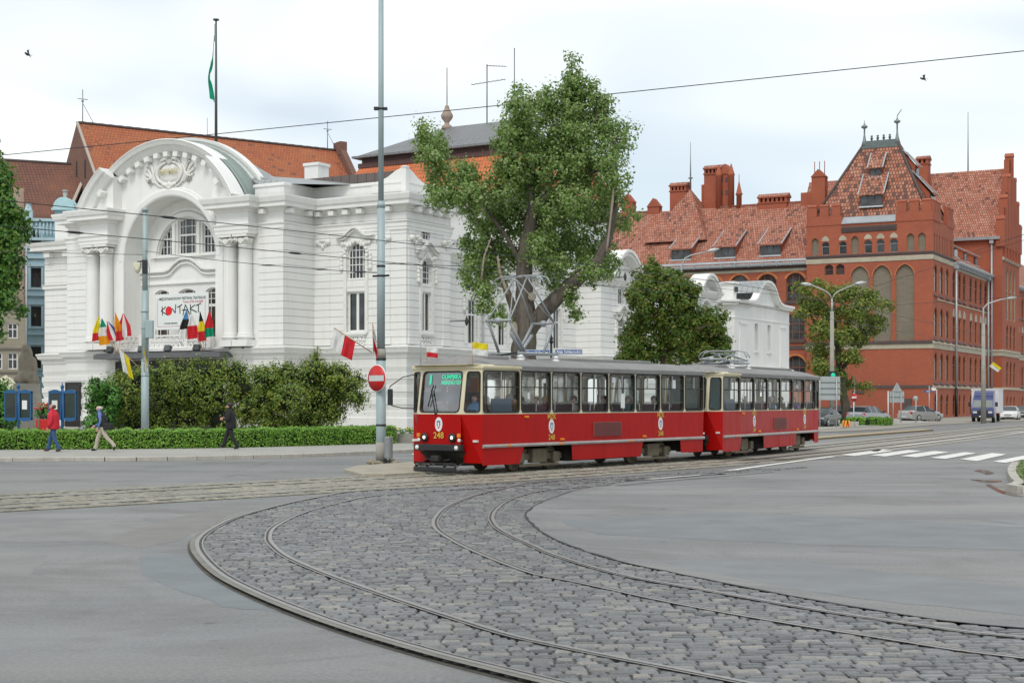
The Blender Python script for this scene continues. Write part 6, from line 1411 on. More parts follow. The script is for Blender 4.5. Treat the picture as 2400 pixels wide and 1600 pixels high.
# ------------------------------------------------------------------ the two-car tram
def paintmat(name, col, dirt, grime=0.35, rough=0.28):
    m, nt, b = NT(name, rough); o = coords(nt); uv = coords(nt, 'UV')
    n1 = noise(nt, o, 0.8, 5, 0.6); n2 = noise(nt, o, 9, 4, 0.6); st = noise(nt, nd(nt, "ShaderNodeMapping", {0: uv, 3: (3.0, 0.35, 1)}).outputs[0], 1.0, 5, .65)
    c = mixc(nt, ramp(nt, n1, .3, .7), c4(col, .88), c4(col, 1.1)); c = mixc(nt, ramp(nt, st, .5, .78, 0, grime), c, c4(dirt)); c = mixc(nt, ramp(nt, n2, .55, .75, 0, .25), c, c4(dirt))
    b.inputs['Specular IOR Level'].default_value = .16; nt.links.new(c, b.inputs['Base Color']); nt.links.new(ramp(nt, st, .3, .7, rough - .05, rough + .22), b.inputs['Roughness']); setbump(nt, b, n1, .08, .05); MAT[name] = m; return m
M_RED = paintmat('tram_red', (0.41, 0.004, 0.003), (0.24, 0.010, 0.008), 0.5)
M_REDF = paintmat('faded_tram_red', (0.40, 0.035, 0.03), (0.30, 0.09, 0.08), 0.5, .38)
M_CRM = paintmat('tram_cream', (0.66, 0.60, 0.42), (0.36, 0.29, 0.18), 0.4)
M_ROOF = paintmat('tram_roof_grey', (0.26, 0.255, 0.25), (0.13, 0.12, 0.11), 0.5, .6)
M_RUB = plain('window_rubber', (.018, .018, .018), .6); M_STRIP = plain('bumper_strip', (.42, .39, .37), .4, .4, var=.2, dirt=(.28, .2, .17))
M_UND = plain('underframe', (.022, .02, .018), .85, var=.4, scale=3, dirt=(.12, .09, .06)); M_BOG = plain('dusty_bogie', (.20, .165, .115), .9, var=.4, scale=3, bump=.4, dirt=(.05, .042, .035))
M_BLK = plain('black_bumper', (.02, .02, .022), .5, var=.2); M_CLR = clearglass('tram_glass', (.97, .99, .98), .0); M_CLRD = clearglass('tram_glass_screen', (.80, .86, .85), .20)
M_GREY = plain('insulator_grey', (.34, .36, .37), .5, .3); M_GOLD = plain('gold_lettering', (.62, .40, .05), .45, var=.05); M_LAMP, _n, _b = NT('headlamp_lit', .2); _b.inputs['Base Color'].default_value = (.9, .88, .8, 1); _b.inputs['Emission Color'].default_value = (1, .93, .75, 1); _b.inputs['Emission Strength'].default_value = 1.3
M_AMB = plain('amber_lens', (.75, .22, .01), .25); M_ALU = plain('aluminium', (.55, .55, .55), .35, .7); M_INT = plain('tram_interior', (.66, .65, .60), .7, var=.1); M_SEAT = plain('seat_maroon', (.10, .022, .022), .7); M_WRAIL = plain('white_rail', (.75, .75, .74), .4)
M_LED, _n, _b = NT('led_green', .4); _b.inputs['Base Color'].default_value = (.05, .55, .32, 1); _b.inputs['Emission Color'].default_value = (.06, .78, .42, 1); _b.inputs['Emission Strength'].default_value = .22
M_PAPER = plain('paper_notice', (.74, .75, .74), .8, var=.04); M_CREST = plain('crest_blue', (.05, .12, .30), .5); M_CRESTR = plain('crest_red', (.45, .03, .05), .5)
PIL = [0.35] + [2.04 + 1.47 * k for k in range(7)] + [12.2]
def tram(loc, ang, L_, label, number, lead):
    root = empty('tram', loc, math.pi / 2 - ang, label, 'tram', 'coupled tram cars')
    NS = Pl(0, -1.2, 1, 0); FS = Pl(L_, 1.2, -1, 0); FRT = Pl(0, .76, 0, -1); REAR = Pl(L_, -.85, 0, 1)
    fq = Pl(0, -.76, .35, -.44); fl = math.hypot(.35, .44); fq2 = Pl(.35, 1.2, -.35, -.44); rq = Pl(L_ - .5, -1.2, .5, .35); rl = math.hypot(.5, .35); rq2 = Pl(L_, .85, -.5, .35)
    def rake(mb):
        mb.v = [(x + max(z - 1.6, 0) * .16 * max(0, 1 - x / .36) + max(.75 - z, 0) * .55 * max(0, 1 - x / .36), y * (1 - .35 * max(.72 - z, 0) * max(0, 1 - x / .36)), z) if x < 1.0 else (x, y, z) for x, y, z in mb.v]
        return mb
    def rear(mb):
        mb.v = [(x - max(.75 - z, 0) * .30 * max(0, (x - L_ + 1.0)) , y, z) if x > L_ - 1.0 else (x, y, z) for x, y, z in mb.v]; return mb
    def side(l0, l1, s=1):
        f = (lambda a: a) if s > 0 else (lambda a: L_ - a)
        pts = [(l0, .24), (2.0, .24), (2.22, .70), (4.5, .70), (4.55, .26), (8.2, .26), (8.38, .70), (10.6, .70), (10.65, .30), (l1, .30), (l1, 1.6), (l0, 1.6)]
        return [(f(a), b) for a, b in pts][::1 if s > 0 else -1]
    mb = MB()
    mb.wall(NS, side(.35, L_ - .5)); mb.wall(FS, side(.35, L_ - .5, -1)); mb.wall(FRT, rect(0, 1.52, .72, 1.6)); mb.wall(fq, rect(0, fl, .3, 1.6)); mb.wall(fq2, rect(0, fl, .3, 1.6)); mb.wall(REAR, rect(0, 1.7, .4, 1.6)); mb.wall(rq2, rect(0, rl, .32, 1.6))
    body = rear(rake(mb)).build('body', M_RED, root)
    mb = MB(); mb.wall(rq, rect(0, rl, .32, 1.6)); rear(mb).build('rear_corner_panel', M_REDF, root)
    if not lead:
        mb = MB(); mb.wall(Pl(0, -1.203, 1, 0), rect(2.06, 10.3, .9, 1.59)); mb.build('side_panel', M_REDF, root)
    # the cream window band with its openings
    holes = [round_top(a + .055, b - .055, 1.66, 2.75, .001, 2) for a, b in zip(PIL, PIL[1:-1] + [L_ - .5])]
    def rr(a, b, c, d, r=.09):
        q = []
        for cx_, cz_, a0 in ((b - r, c + r, -90), (b - r, d - r, 0), (a + r, d - r, 90), (a + r, c + r, 180)):
            for k in range(4): t = R(a0 + 30 * k); q.append((cx_ + r * math.cos(t), cz_ + r * math.sin(t)))
        return q
    holes = [rr(a + .03, b - .03, 1.63, 2.775) for a, b in zip(PIL, PIL[1:-1] + [L_ - .5])]
    hf = [rr(.06, 1.46, 1.64, 2.76, .12)]; hq = [rr(.06, fl - .05, 1.64, 2.75)]; hr_ = [rr(.05, rl - .05, 1.66, 2.75)]; hb = [rr(.1, 1.6, 1.66, 2.75)]
    mb = MB(); o_ = lambda a, b: rect(a, b, 1.6, 2.9)
    mb.wall(NS, o_(.35, L_ - .5), holes, .05); mb.wall(FS, o_(.5, L_ - .35), [[(L_ - a, b) for a, b in h[::-1]] for h in holes], .05); mb.wall(FRT, o_(0, 1.52), hf, .05); mb.wall(fq, o_(0, fl), hq, .05); mb.wall(fq2, o_(0, fl), hq, .05)
    mb.wall(rq, o_(0, rl), hr_, .05); mb.wall(rq2, o_(0, rl), hr_, .05); mb.wall(REAR, o_(0, 1.7), hb, .05)
    for a in PIL[1:-1]: mb.prism([(a - .09, 1.595), (a + .09, 1.595), (a + .03, 1.70), (a - .03, 1.70)], lambda u, w: NS.p(u, w, -.012), lambda u, w: NS.p(u, w, .01))
    plan = [(0, -.76), (.35, -1.2), (L_ - .5, -1.2), (L_, -.85), (L_, .85), (L_ - .5, 1.2), (.35, 1.2), (0, .76)]
    mb.sweep(plan, [(0, 2.80), (.05, 2.82), (.06, 2.88), (0.0, 2.93)], closed=True)
    rake(mb).build('window_band', M_CRM, root)
    mb = MB(); mb.sweep([(2.05, -1.2), (L_ - .5, -1.2), (L_, -.85), (L_, .85), (L_ - .5, 1.2), (2.05, 1.2)], [(.004, 2.77), (.06, 2.79), (.075, 2.9), (-.05, 2.96)]); mb.build('roof_edge', M_ROOF, root)
    for k, (pl, hs) in enumerate(((NS, holes), (FS, [[(L_ - a, b) for a, b in h[::-1]] for h in holes]))):
        for i, h in enumerate(hs):
            us = [p[0] for p in h]; c = (min(us) + max(us)) / 2
            w = window(pl, h, root, [M_RUB], M_CLR, .03, .035, [], [(2.33, .03)] if i not in (0,) or not lead else [(2.33, .03)], .03)
            mb = MB(); a = NS.p if k == 0 else FS.p
            mb.hexa([a(c - .012, 2.34, 0), a(c + .012, 2.34, 0), a(c + .012, 2.34, .04), a(c - .012, 2.34, .04), a(c - .012, 2.73, 0), a(c + .012, 2.73, 0), a(c + .012, 2.73, .04), a(c - .012, 2.73, .04)])
            mb.hexa([a(min(us) + .04, 2.315, 0), a(max(us) - .04, 2.315, 0), a(max(us) - .04, 2.315, .04), a(min(us) + .04, 2.315, .04), a(min(us) + .04, 2.34, 0), a(max(us) - .04, 2.34, 0), a(max(us) - .04, 2.34, .04), a(min(us) + .04, 2.34, .04)])
            mb.build('slider_rail', M_ALU, w)
    for pl, h, nm, g in ((FRT, hf[0], 'windscreen', M_CLRD), (fq, hq[0], 'window', M_CLR), (fq2, hq[0], 'window', M_CLR), (rq, hr_[0], 'window', M_CLR), (rq2, hr_[0], 'window', M_CLR), (REAR, hb[0], 'rear_window', M_CLR)):
        w = window(pl, h, root, M_RUB, g, .03, .035, name=nm)
        if pl in (FRT, fq, fq2):
            for ob in [w] + [x for x in w.children]:
                for v in ob.data.vertices: x, y, z = v.co; v.co.x = x + max(z - 1.6, 0) * .16 * max(0, 1 - x / .36)
    # roof, strip, underframe
    mb = MB(); rings = []
    for x, s, dz in ((.22, .72, 0), (.4, .9, .06), (.9, 1.0, .10), (L_ - 1.2, 1.0, .10), (L_ - .4, .9, .07), (L_ - .02, .72, 0)):
        rings.append([(x, y * s, 2.92 + (dz + .14) * (1 - abs(y / 1.24) ** 2.4) * (1 if dz else .4)) for y in (-1.24, -1.05, -.75, -.4, 0, .4, .75, 1.05, 1.24)])
    n = 9; mb.add([p for r_ in rings for p in r_], [(i * n + k, (i + 1) * n + k, (i + 1) * n + k + 1, i * n + k + 1) for i in range(len(rings) - 1) for k in range(n - 1)] + [tuple(range(n)), tuple((len(rings) - 1) * n + k for k in range(n))[::-1]], 0, True)
    mb.add([(x, y, 2.915) for x, y in plan], [tuple(range(8))], 1); roof = mb.build('roof', [M_ROOF, M_CRM], root)
    mb = MB()
    for a, b, c, d in ((5.2, 10.0, .5, 3.22), (1.2, 2.2, .7, 3.2)): mb.bbox(a, b, -c, c, 3.08, d, .04)
    mb.build('roof_box', M_ROOF, roof)
    mb = MB(); mb.sweep([(.36, -1.2), (L_ - .5, -1.2), (L_, -.85)], [(0, .70), (.04, .71), (.05, .75), (.04, .79), (0, .80)]); mb.sweep([(L_ - .5, 1.2), (.36, 1.2)], [(0, .70), (.05, .75), (0, .80)]); mb.build('bumper_strip', M_STRIP, root)
    mb = MB(); mb.box(.6, L_ - .4, -1.1, 1.1, .72, .86); mb.box(4.7, 8.1, -.95, .95, .22, .75); mb.box(.5, 2.0, -.8, .8, .3, .75); mb.box(10.9, L_ - .4, -.8, .8, .35, .75); mb.build('underframe', M_UND, root)
    for bx in (3.38, 9.48):
        mb = MB()
        for s in (-1, 1): mb.bbox(bx - 1.25, bx + 1.25, s * .72 - .06, s * .72 + .06, .30, .48, .03); mb.bbox(bx - .35, bx + .35, s * .80 - .1, s * .80 + .1, .22, .62, .04); [mb.bbox(bx + t * .85 - .16, bx + t * .85 + .16, s * .76 - .12, s * .76 + .12, .22, .52, .04) for t in (-1, 1)]; mb.bbox(bx - .95, bx + .95, s * .85 - .03, s * .85 + .03, .12, .2, .02)
        mb.box(bx - .9, bx + .9, -.7, .7, .35, .6); b_ = mb.build('bogie', M_BOG, root)
        for t in (-1, 1):
            for s in (-1, 1): mb = MB(); mb.lathe([(.05, -.09), (.3, -.09), (.34, -.05), (.34, .06), (.1, .08)], (bx + t * .85, s * .56, .34), 20, axis='y'); mb.build('wheel', M_BOG, b_)
    # front: bumper, lamps, coupling, lifeguard, wiper
    mb = MB(); mb.bbox(-.10, .1, -.80, .80, .62, .80, .03); mb.bbox(L_ - .1, L_ + .08, -.7, .7, .62, .78, .03); rake_b = mb.build('bumper', M_BLK, root)
    mb = MB(); mb.hexa([(.02, -.72, .60), (.02, .72, .60), (.9, 1.0, .60), (.9, -1.0, .60), (.45, -.5, .22), (.45, .5, .22), (1.0, .7, .22), (1.0, -.7, .22)]); mb.tube([(-.12, 0, .42), (.5, 0, .42)], .07, 8); mb.tube([(-.05, -.4, .40), (.1, 0, .33), (-.05, .4, .40)], .025, 6); mb.bbox(-.2, -.06, -.14, .14, .34, .5, .03); mb.build('coupling', M_UND, root)
    if lead:
        mb = MB(); mb.bbox(-.22, -.12, -.72, .72, .07, .20, .03)
        for z_ in (.24, .29): mb.tube([(-.16, -.7, z_), (-.18, 0, z_), (-.16, .7, z_)], .018, 6)
        for y in (-.68, -.3, .3, .68): mb.tube([(-.16, y, .15), (-.16, y, .3)], .016, 5); mb.tube([(-.14, y, .2), (.5, y, .4)], .02, 5)
        mb.build('lifeguard', M_BLK, root)
        for y in (-.48, .48):
            mb = MB(); mb.lathe([(.115, -.05), (.125, -.02), (.1, 0)], (-.0, y, .98), 18, axis='x'); o_ = mb.build('headlight', M_RUB, root); MB().lathe([(.01, -.055), (.08, -.045), (.1, -.02)], (-.0, y, .98), 18, axis='x').build('lens', M_LAMP, o_)
        for y in (-.70, .70):
            mb = MB(); mb.bbox(-.04, .02, y - .05, y + .05, .98, 1.09, .015); mb.build('turn_signal', M_AMB, root); mb = MB(); mb.lathe([(.02, -.03), (.05, -.02), (.055, 0)], (0, y, .91), 12, axis='x'); mb.build('marker_lamp', M_PAPER, root)
        for y, m_ in ((-.68, M_PAPER), (.68, M_PAPER)): mb = MB(); mb.lathe([(.02, -.14), (.06, -.12), (.065, -.1)], (0, y, .71), 12, axis='x'); mb.build('marker_lamp', m_, root)
        mb = MB(); mb.obox((.0, .12, 1.6), (.09, .34, 2.25), .03, .03); mb.obox((.03, .40, 1.80), (.11, .28, 2.38), .02, .035); mb.lathe([(.04, 0), (.04, .06)], (-.03, .1, 1.62), 8, axis='x'); mb.build('wiper', M_BLK, root)
        mb = MB(); mb.tube([(.1, .82, 2.7), (-.1, 1.2, 2.6), (-.28, 1.5, 2.35)], .014, 5); mb.tube([(.05, .82, 1.75), (-.1, 1.2, 1.76), (-.26, 1.46, 1.83)], .014, 5); mb.tube([(-.28, 1.5, 2.35), (-.28, 1.5, 1.83)], .012, 5); mb.bbox(-.32, -.26, 1.40, 1.56, 1.84, 2.28, .02); mb.build('mirror', M_BLK, root)
        text_mesh('1', .34, M_LED, root, facing((.165, .42, 2.52), (0, -1, 0), (.16, 0, 1)), 'route_number', bold=.02)
        for k, t in enumerate(('OLIMPIJSKA', 'MERINOTEX')): text_mesh(t, .15, M_LED, root, facing((.17, -.30, 2.60 - .15 * k), (0, -1, 0), (.16, 0, 1)), 'destination', bold=.008, sx=.85)
        mb = MB(); mb.hexa([(.24, -.66, 2.34), (.24, .66, 2.34), (.5, .66, 2.34), (.5, -.66, 2.34), (.26, -.66, 2.74), (.26, .66, 2.74), (.5, .66, 2.74), (.5, -.66, 2.74)]); mb.build('sign_box', plain('sign_box_grey', (.10, .11, .11), .6), root)
    # lettering and crests
    def crest(pl, u, w, d=-.012, s=1.0):
        mb = MB(); el = lambda rx, rz, dz=0: [(u + rx * s * math.cos(t), w + dz + rz * s * math.sin(t)) for t in np.linspace(0, 2 * math.pi, 25)[:-1]]
        mb.prism(el(.13, .20), lambda a, b: pl.p(a, b, d), lambda a, b: pl.p(a, b, .005), 0); mb.prism([(u - .06 * s, w + .1 * s), (u + .06 * s, w + .1 * s), (u + .065 * s, w - .03 * s), (u - .065 * s, w - .03 * s)], lambda a, b: pl.p(a, b, d - .004), lambda a, b: pl.p(a, b, d + .002), 1)
        mb.prism([(u - .065 * s, w - .03 * s), (u + .065 * s, w - .03 * s), (u, w - .13 * s)], lambda a, b: pl.p(a, b, d - .004), lambda a, b: pl.p(a, b, d + .002), 2)
        mb.prism([(u - .03 * s, w + .06 * s), (u + .03 * s, w + .06 * s), (u + .03 * s, w - .07 * s), (u - .03 * s, w - .07 * s)], lambda a, b: pl.p(a, b, d - .007), lambda a, b: pl.p(a, b, d), 0)
        return mb.build('crest', [M_PAPER, M_CREST, M_CRESTR], root)
    for u in (PIL[2], PIL[6]):
        crest(NS, u, 1.24); text_mesh('MZK', .20, M_GOLD, root, facing(NS.p(u, 1.51, -.012), (1, 0, 0), (0, 0, 1)), 'operator_lettering', bold=.004); text_mesh(number, .21, M_GOLD, root, facing(NS.p(u, .93, -.012), (1, 0, 0), (0, 0, 1)), 'fleet_number', bold=.004)
    if lead:
        crest(FRT, .76, 1.33, -.012, .95); text_mesh(number, .24, M_GOLD, root, facing((-.013, 0, 1.03), (0, -1, 0), (0, 0, 1)), 'fleet_number', bold=.004)
    mb = MB(); mb.hexa([NS.p(5.6, .92, -.03), NS.p(7.1, .92, -.03), NS.p(7.1, .92, .01), NS.p(5.6, .92, .01), NS.p(5.6, 1.34, -.03), NS.p(7.1, 1.34, -.03), NS.p(7.1, 1.34, .01), NS.p(5.6, 1.34, .01)], 0)
    for k in range(9): mb.obox(NS.p(5.64, .955 + k * .044, -.034), NS.p(7.06, .955 + k * .044, -.034), .03, .012, mi=1)
    mb.build('vent_grille', [plain('grille_frame', (.26, .05, .045), .6), plain('grille_brown', (.13, .06, .05), .7)], root)
    mb = MB()
    for u, z_ in ((1.5, .75), (3.9, .75), (4.0, .87), (7.6, .75), (8.4, .87), (2.3, 1.52)): mb.bbox(u - .07, u + .07, -1.265, -1.19, z_ - .03, z_ + .03, .012)
    mb.build('side_marker', M_AMB, root)
    # inside: floor, far ceiling, cab wall, seats, notices
    mb = MB(); mb.box(.2, L_ - .3, -1.12, 1.12, .86, .92, 0); mb.box(.4, L_ - .3, -1.1, 1.1, 2.86, 2.9, 0)
    mb.box(1.72, 1.78, .05, 1.1, .92, 2.6, 1); mb.box(.9, 1.78, -1.1, -1.06, 1.5, 2.02, 2); mb.box(1.0, 1.7, -.2, 1.0, 1.95, 2.2, 3) if lead else mb.box(1.3, 1.36, -1.1, 1.1, .92, 2.75, 4)
    mb.box(.32, .6, -.8, .8, 1.45, 1.72, 3); mb.build('interior', [M_INT, plain('cab_wall', (.35, .10, .06), .7), plain('cab_panel_blue', (.10, .15, .21), .5), M_BLK, plain('teal_partition', (.16, .30, .30), .5)], root)
    for i in range(10):
        x = 2.7 + i * .9
        for y in (-.82, .82):
            if y > 0 and i in (0, 3, 6, 9): continue
            mb = MB(); mb.bbox(x - .2, x + .22, y - .2, y + .2, 1.30, 1.37, .02); mb.hexa([(x + .2, y - .2, 1.34), (x + .27, y - .2, 1.34), (x + .27, y + .2, 1.34), (x + .2, y + .2, 1.34), (x + .27, y - .2, 1.86), (x + .33, y - .2, 1.86), (x + .33, y + .2, 1.86), (x + .27, y + .2, 1.86)]); mb.box(x - .05, x + .05, y - .05, y + .05, .92, 1.3); se = mb.build('seat', M_SEAT, root)
            mb = MB(); mb.tube([(x + .26, y - .21, 1.3), (x + .32, y - .21, 1.84), (x + .33, y - .18, 1.9), (x + .33, y + .18, 1.9), (x + .32, y + .21, 1.84), (x + .26, y + .21, 1.3)], .018, 6); mb.build('seat_rail', M_WRAIL, se)
    for u, w0, w1, hh in ((3.25, 2.42, .12, .12), (2.5, 2.0, .1, .18), (5.9, 2.12, .08, .14), (8.6, 2.4, .14, .14), (7.3, 1.86, .22, .44), (6.8, 2.48, .16, .16), (7.2, 2.35, .12, .2), (10.3, 2.38, .2, .28)):
        mb = MB(); mb.box(u - w1 / 2, u + w1 / 2, -1.15, -1.146, w0 - hh / 2 + .1, w0 + hh / 2 + .1); mb.build('window_notice', M_PAPER, root)
    for x in (2.3, 5.2, 8.1, 11.0):
        for y in (-.45, .45): mb = MB(); mb.tube([(x, y, .92), (x, y, 2.88)], .018, 6); mb.build('grab_pole', plain('grab_pole_yellow', (.55, .33, .03), .4), root)
    # pantograph
    pb = MB(); cx = 3.7
    for x in (cx - .62, cx + .62): pb.tube([(x, -.62, 3.3), (x, .62, 3.3)], .035, 6)
    for y in (-.6, .6): pb.tube([(cx - .95, y, 3.3), (cx + .95, y, 3.3)], .035, 6)
    pan = pb.build('pantograph', M_GREY, roof)
    for x in (-.85, .85):
        for y in (-.6, .6): mb = MB(); mb.lathe([(.05, 3.05), (.12, 3.09), (.12, 3.13), (.06, 3.17), (.12, 3.2), (.05, 3.26)], (cx + x, y, 0), 10); mb.build('insulator', M_WRAIL, pan)
    he, ht, ex = (4.22, 5.45, 1.08) if lead else (3.42, 3.66, 1.25)
    mb = MB()
    for s in (-1, 1):
        for y in (-.42, .42): mb.tube([(cx + s * .45, y * 1.1, 3.33), (cx + s * ex, y * .9, he)], .042 if lead else .03, 6)
        mb.tube([(cx + s * ex, -.45, he), (cx + s * ex, .45, he)], .04, 6)
        for y in (-.40, .40): mb.tube([(cx + s * ex, y, he), (cx + s * (.06 if lead else -.5), y * .55, ht)], .024, 6)
        mb.tube([(cx + s * ex, -.4, he), (cx + s * .06, .22, ht)], .016, 5); mb.lathe([(.05, -.1), (.09, -.05), (.09, .05), (.05, .1)], (cx + s * ex, .0, he), 8, axis='y')
        mb.tube([(cx + s * .25, s * .2, 3.36), (cx + s * (ex - .3), s * .2, he - .35)], .05, 6)
    for x in (-.16, .16): mb.tube([(cx + x, -.92, ht - .16), (cx + x, -.8, ht + .02), (cx + x, -.6, ht + .08), (cx + x, .6, ht + .08), (cx + x, .8, ht + .02), (cx + x, .92, ht - .16)], .022, 6)
    mb.tube([(cx - .3, -.4, ht), (cx + .3, -.4, ht)], .018, 5); mb.tube([(cx - .3, .4, ht), (cx + .3, .4, ht)], .018, 5); mb.build('collector_frame', M_GREY, pan)
    mb = MB(); mb.tube([(2.2, -.3, 3.22), (2.8, -.4, 3.3), (3.1, -.5, 3.32)], .03, 6); mb.bbox(2.2, 2.7, .1, .6, 3.08, 3.24, .03); mb.build('roof_cable_box', M_BLK, roof)
    return root
tram1 = tram((O1.x, O1.y, .03), A1, 12.6, 'leading red and cream tram car with lit headlights and route 1 sign', '248', True)
tram2 = tram((O2.x, O2.y, .03), A2, 11.75, 'trailing faded red tram car with lowered pantograph behind the leading one', '249', False)
bpy.context.view_layer.update()
def in_tram(t, x, y, z=0.0): return t.matrix_basis @ Vector((x, y, z))
def rider(t, x, y, top, label, hair, style='short', turn=0.0, z=.40, face=math.pi, h=1.7):
    seated(in_tram(t, x, y, z), t.rotation_euler.z + face, top, label, hair, style, h, turn=turn)
sh = lambda n, c: cl(n, c)
rider(tram1, 1.15, -.35, sh('driver_blue', (.16, .34, .58)), 'tram driver in a light blue shirt at the controls', M_HDK, z=.46)
rider(tram1, 2.10, -.78, sh('olive', (.12, .12, .08)), 'older passenger in an olive jacket behind the driver cab', M_HGR, z=.42)
rider(tram1, 2.75, -.50, sh('amber', (.42, .17, .03)), 'passenger in an orange brown top facing forward in the tram', M_HDK)
rider(tram1, 3.60, -.93, sh('maroon', (.28, .05, .08)), 'blonde woman in a maroon top looking out of the tram window', M_HBL, 'long', 1.3)
rider(tram1, 5.00, -.93, sh('ecru', (.48, .45, .40)), 'dark haired woman in a pale top with a dark strap', M_HDK, 'short', 1.2)
rider(tram1, 6.75, -.93, sh('charcoal', (.05, .05, .055)), 'passenger in charcoal sitting beside another near the middle of the tram', M_HDK, 'long')
rider(tram1, 7.25, -.50, sh('denim', (.10, .15, .24)), 'passenger in a denim jacket near the white window notice', M_HBR)
rider(tram1, 9.45, -.93, sh('black', (.02, .02, .022)), 'passenger in black reading near the back of the leading car', M_HDK, 'short', .8)
rider(tram2, 3.3, -.93, sh('navy', (.03, .035, .07)), 'grey haired passenger in navy in the trailing car', M_HGR, 'short', .6)
rider(tram2, 5.0, -.93, sh('pink', (.52, .20, .22)), 'passenger in pink in the trailing car', M_HBL, 'long', .6)
rider(tram2, 7.3, -.93, sh('khaki', (.32, .29, .2)), 'passenger in khaki in the trailing car', M_HBR, 'short', .8)
rider(tram2, 6.1, -.93, sh('sky', (.30, .42, .55)), 'white haired passenger in sky blue in the trailing car', M_HGR, 'short', .9)
rider(tram1, 8.0, -.9, sh('teal', (.05, .20, .22)), 'passenger in teal right of the white window notice', M_HBR, 'long', .7)
rider(tram2, 8.8, -.93, sh('lilac', (.24, .14, .36)), 'passenger in lilac at the back of the trailing car', M_HDK, 'long', .6)
# little flags on the roof corners of the leading car
def small_flag(loc, rotz, h, w, fh, stripes, label, lean=(0, 0), wave=.04):
    root = empty('small_flag', loc, rotz, label, 'flag', 'little flags on the tram roof')
    mb = MB(); mb.tube([(0, 0, -.1), (lean[0], lean[1], h)], .012, 6); mb.build('stick', plain('flag_stick', (.42, .30, .17), .6), root)
    for k, c in enumerate(stripes):
        a, b = h - fh * k / len(stripes), h - fh * (k + 1) / len(stripes); lx = lambda z: lean[0] * z / h
        mb = MB(); cloth(mb, [(lx(a), 0, a), (lx(a) + w, 0, a - w * .12)], [(lx(b), 0, b), (lx(b) + w, 0, b - w * .12)], 4, 7, wave, 5); mb.build('stripe', FC[c], root)
    return root
small_flag(in_tram(tram1, .35, .72, 2.9), 0, .52, .30, .26, ['white', 'red'], 'little white and red flag on the front roof corner of the tram')
small_flag(in_tram(tram1, .25, -.95, 2.9), R(8), .62, .42, .33, ['yellow', 'white'], 'little yellow and white flag on the tram roof above the cab')
# ------------------------------------------------------------------ masts, wires, signs and other street things
M_MAST = plain('mast_paint', (0.34, 0.42, 0.43), .55, .1, var=.08, scale=1.5, dirt=(.28, .33, .33)); M_CONC = plain('mast_concrete', (.33, .32, .28), .9, var=.15, scale=3, bump=.3, dirt=(.22, .21, .18))
M_IRON = plain('cable_black', (.03, .032, .034), .5, .3); M_SIGNB = plain('sign_back_grey', (.37, .41, .41), .55, .1, var=.06); M_SREDp = plain('sign_red', (.55, .012, .012), .4, var=.06); M_SWH = plain('sign_white', (.72, .73, .72), .45, var=.05); M_SBL = plain('sign_blue', (.012, .09, .30), .4, var=.08); M_POST = plain('post_grey', (.42, .43, .42), .5, .4)
# tall mast on the island
b = G(893, 1083, .09); MB_ = b.copy()
mast = empty('catenary_mast', (b.x, b.y, .09), 0, 'tall grey steel mast in the centre that runs out of the top of the view', 'mast')
mb = MB(); mb.tube([(0, 0, 0), (0, 0, 1.0), (0, 0, 3.42)], [.155, .152, .148], 20); mb.build('lower_tube', M_MAST, mast)
mb = MB(); mb.tube([(0, 0, 0), (0, 0, .62)], .162, 20); mb.tube([(0, 0, 3.2), (0, 0, 3.5)], .152, 20); mb.build('concrete_base', M_CONC, mast)
mb = MB(); mb.tube([(0, 0, 3.4), (0, 0, 7.9)], [.124, .12], 20); mb.tube([(0, 0, 7.85), (0, 0, 8.05)], [.13, .105], 20); mb.tube([(0, 0, 8.0), (0, 0, 15.2)], [.086, .08], 18); mb.tube([(0, 0, 15.2), (0, 0, 19.0)], [.06, .055], 14); mb.build('upper_tube', M_MAST, mast)
mb = MB()
for z_ in (10.9, 6.05, 5.75, 3.5, 3.18, .55, 1.15): mb.tube([(0, 0, z_ - .03), (0, 0, z_ + .03)], .16 if z_ < 3.5 else (.135 if z_ < 8 else .1), 16)
mb.tube([(-.26, 0, 5.74), (.26, -.05, 5.76)], .035, 6); mb.bbox(-.22, -.08, -.08, .08, 10.86, 10.96, .02); mb.bbox(.08, .2, -.06, .06, 10.86, 10.95, .02); mb.build('clamps', M_IRON, mast)
r_ = random.Random(5); mb = MB()
for k in range(26): a = r_.uniform(0, 6.28); d = r_.uniform(.15, .52); mb.ball((d * math.cos(a), d * math.sin(a) * .8, r_.uniform(-.02, .03)), (r_.uniform(.06, .14), r_.uniform(.06, .12), r_.uniform(.04, .08)), 4)
tag(mb.build('rubble_heap', M_DIRT, None, (b.x, b.y, .09)), 'low heap of broken stones round the foot of the tall mast', 'rubble')
bn = empty('litter_bin', (b.x + .235, b.y - .10, .22), R(-12), 'grey metal litter bin strapped to the tall mast', 'litter bin')
mb = MB(); mb.lathe([(.13, 0), (.135, .02), (.14, .62), (.145, .64), (.145, .66), (.12, .66), (.11, .1)], n=18); mb.build('bin', plain('bin_zinc', (.36, .39, .40), .5, .45, var=.12), bn)
mb = MB(); [mb.box(x - .012, x + .012, -.1, .0, -.14, .02) for x in (-.06, .06)]; mb.tube([(-.2, .1, .4), (-.14, -.02, .4), (0, -.15, .4), (.14, -.02, .4)], .008, 5); mb.build('bracket', M_IRON, bn)
sg = empty('no_entry_sign', P(883.5, 886, b.y - .19), R(-43), 'round red no entry sign with a white bar on the tall mast', 'road sign')
mb = MB(); mb.lathe([(.005, -.012), (.415, -.012), (.42, 0), (.42, .012), (.005, .012)], n=40, axis='y', mi=0); mb.build('rim', M_SWH, sg)
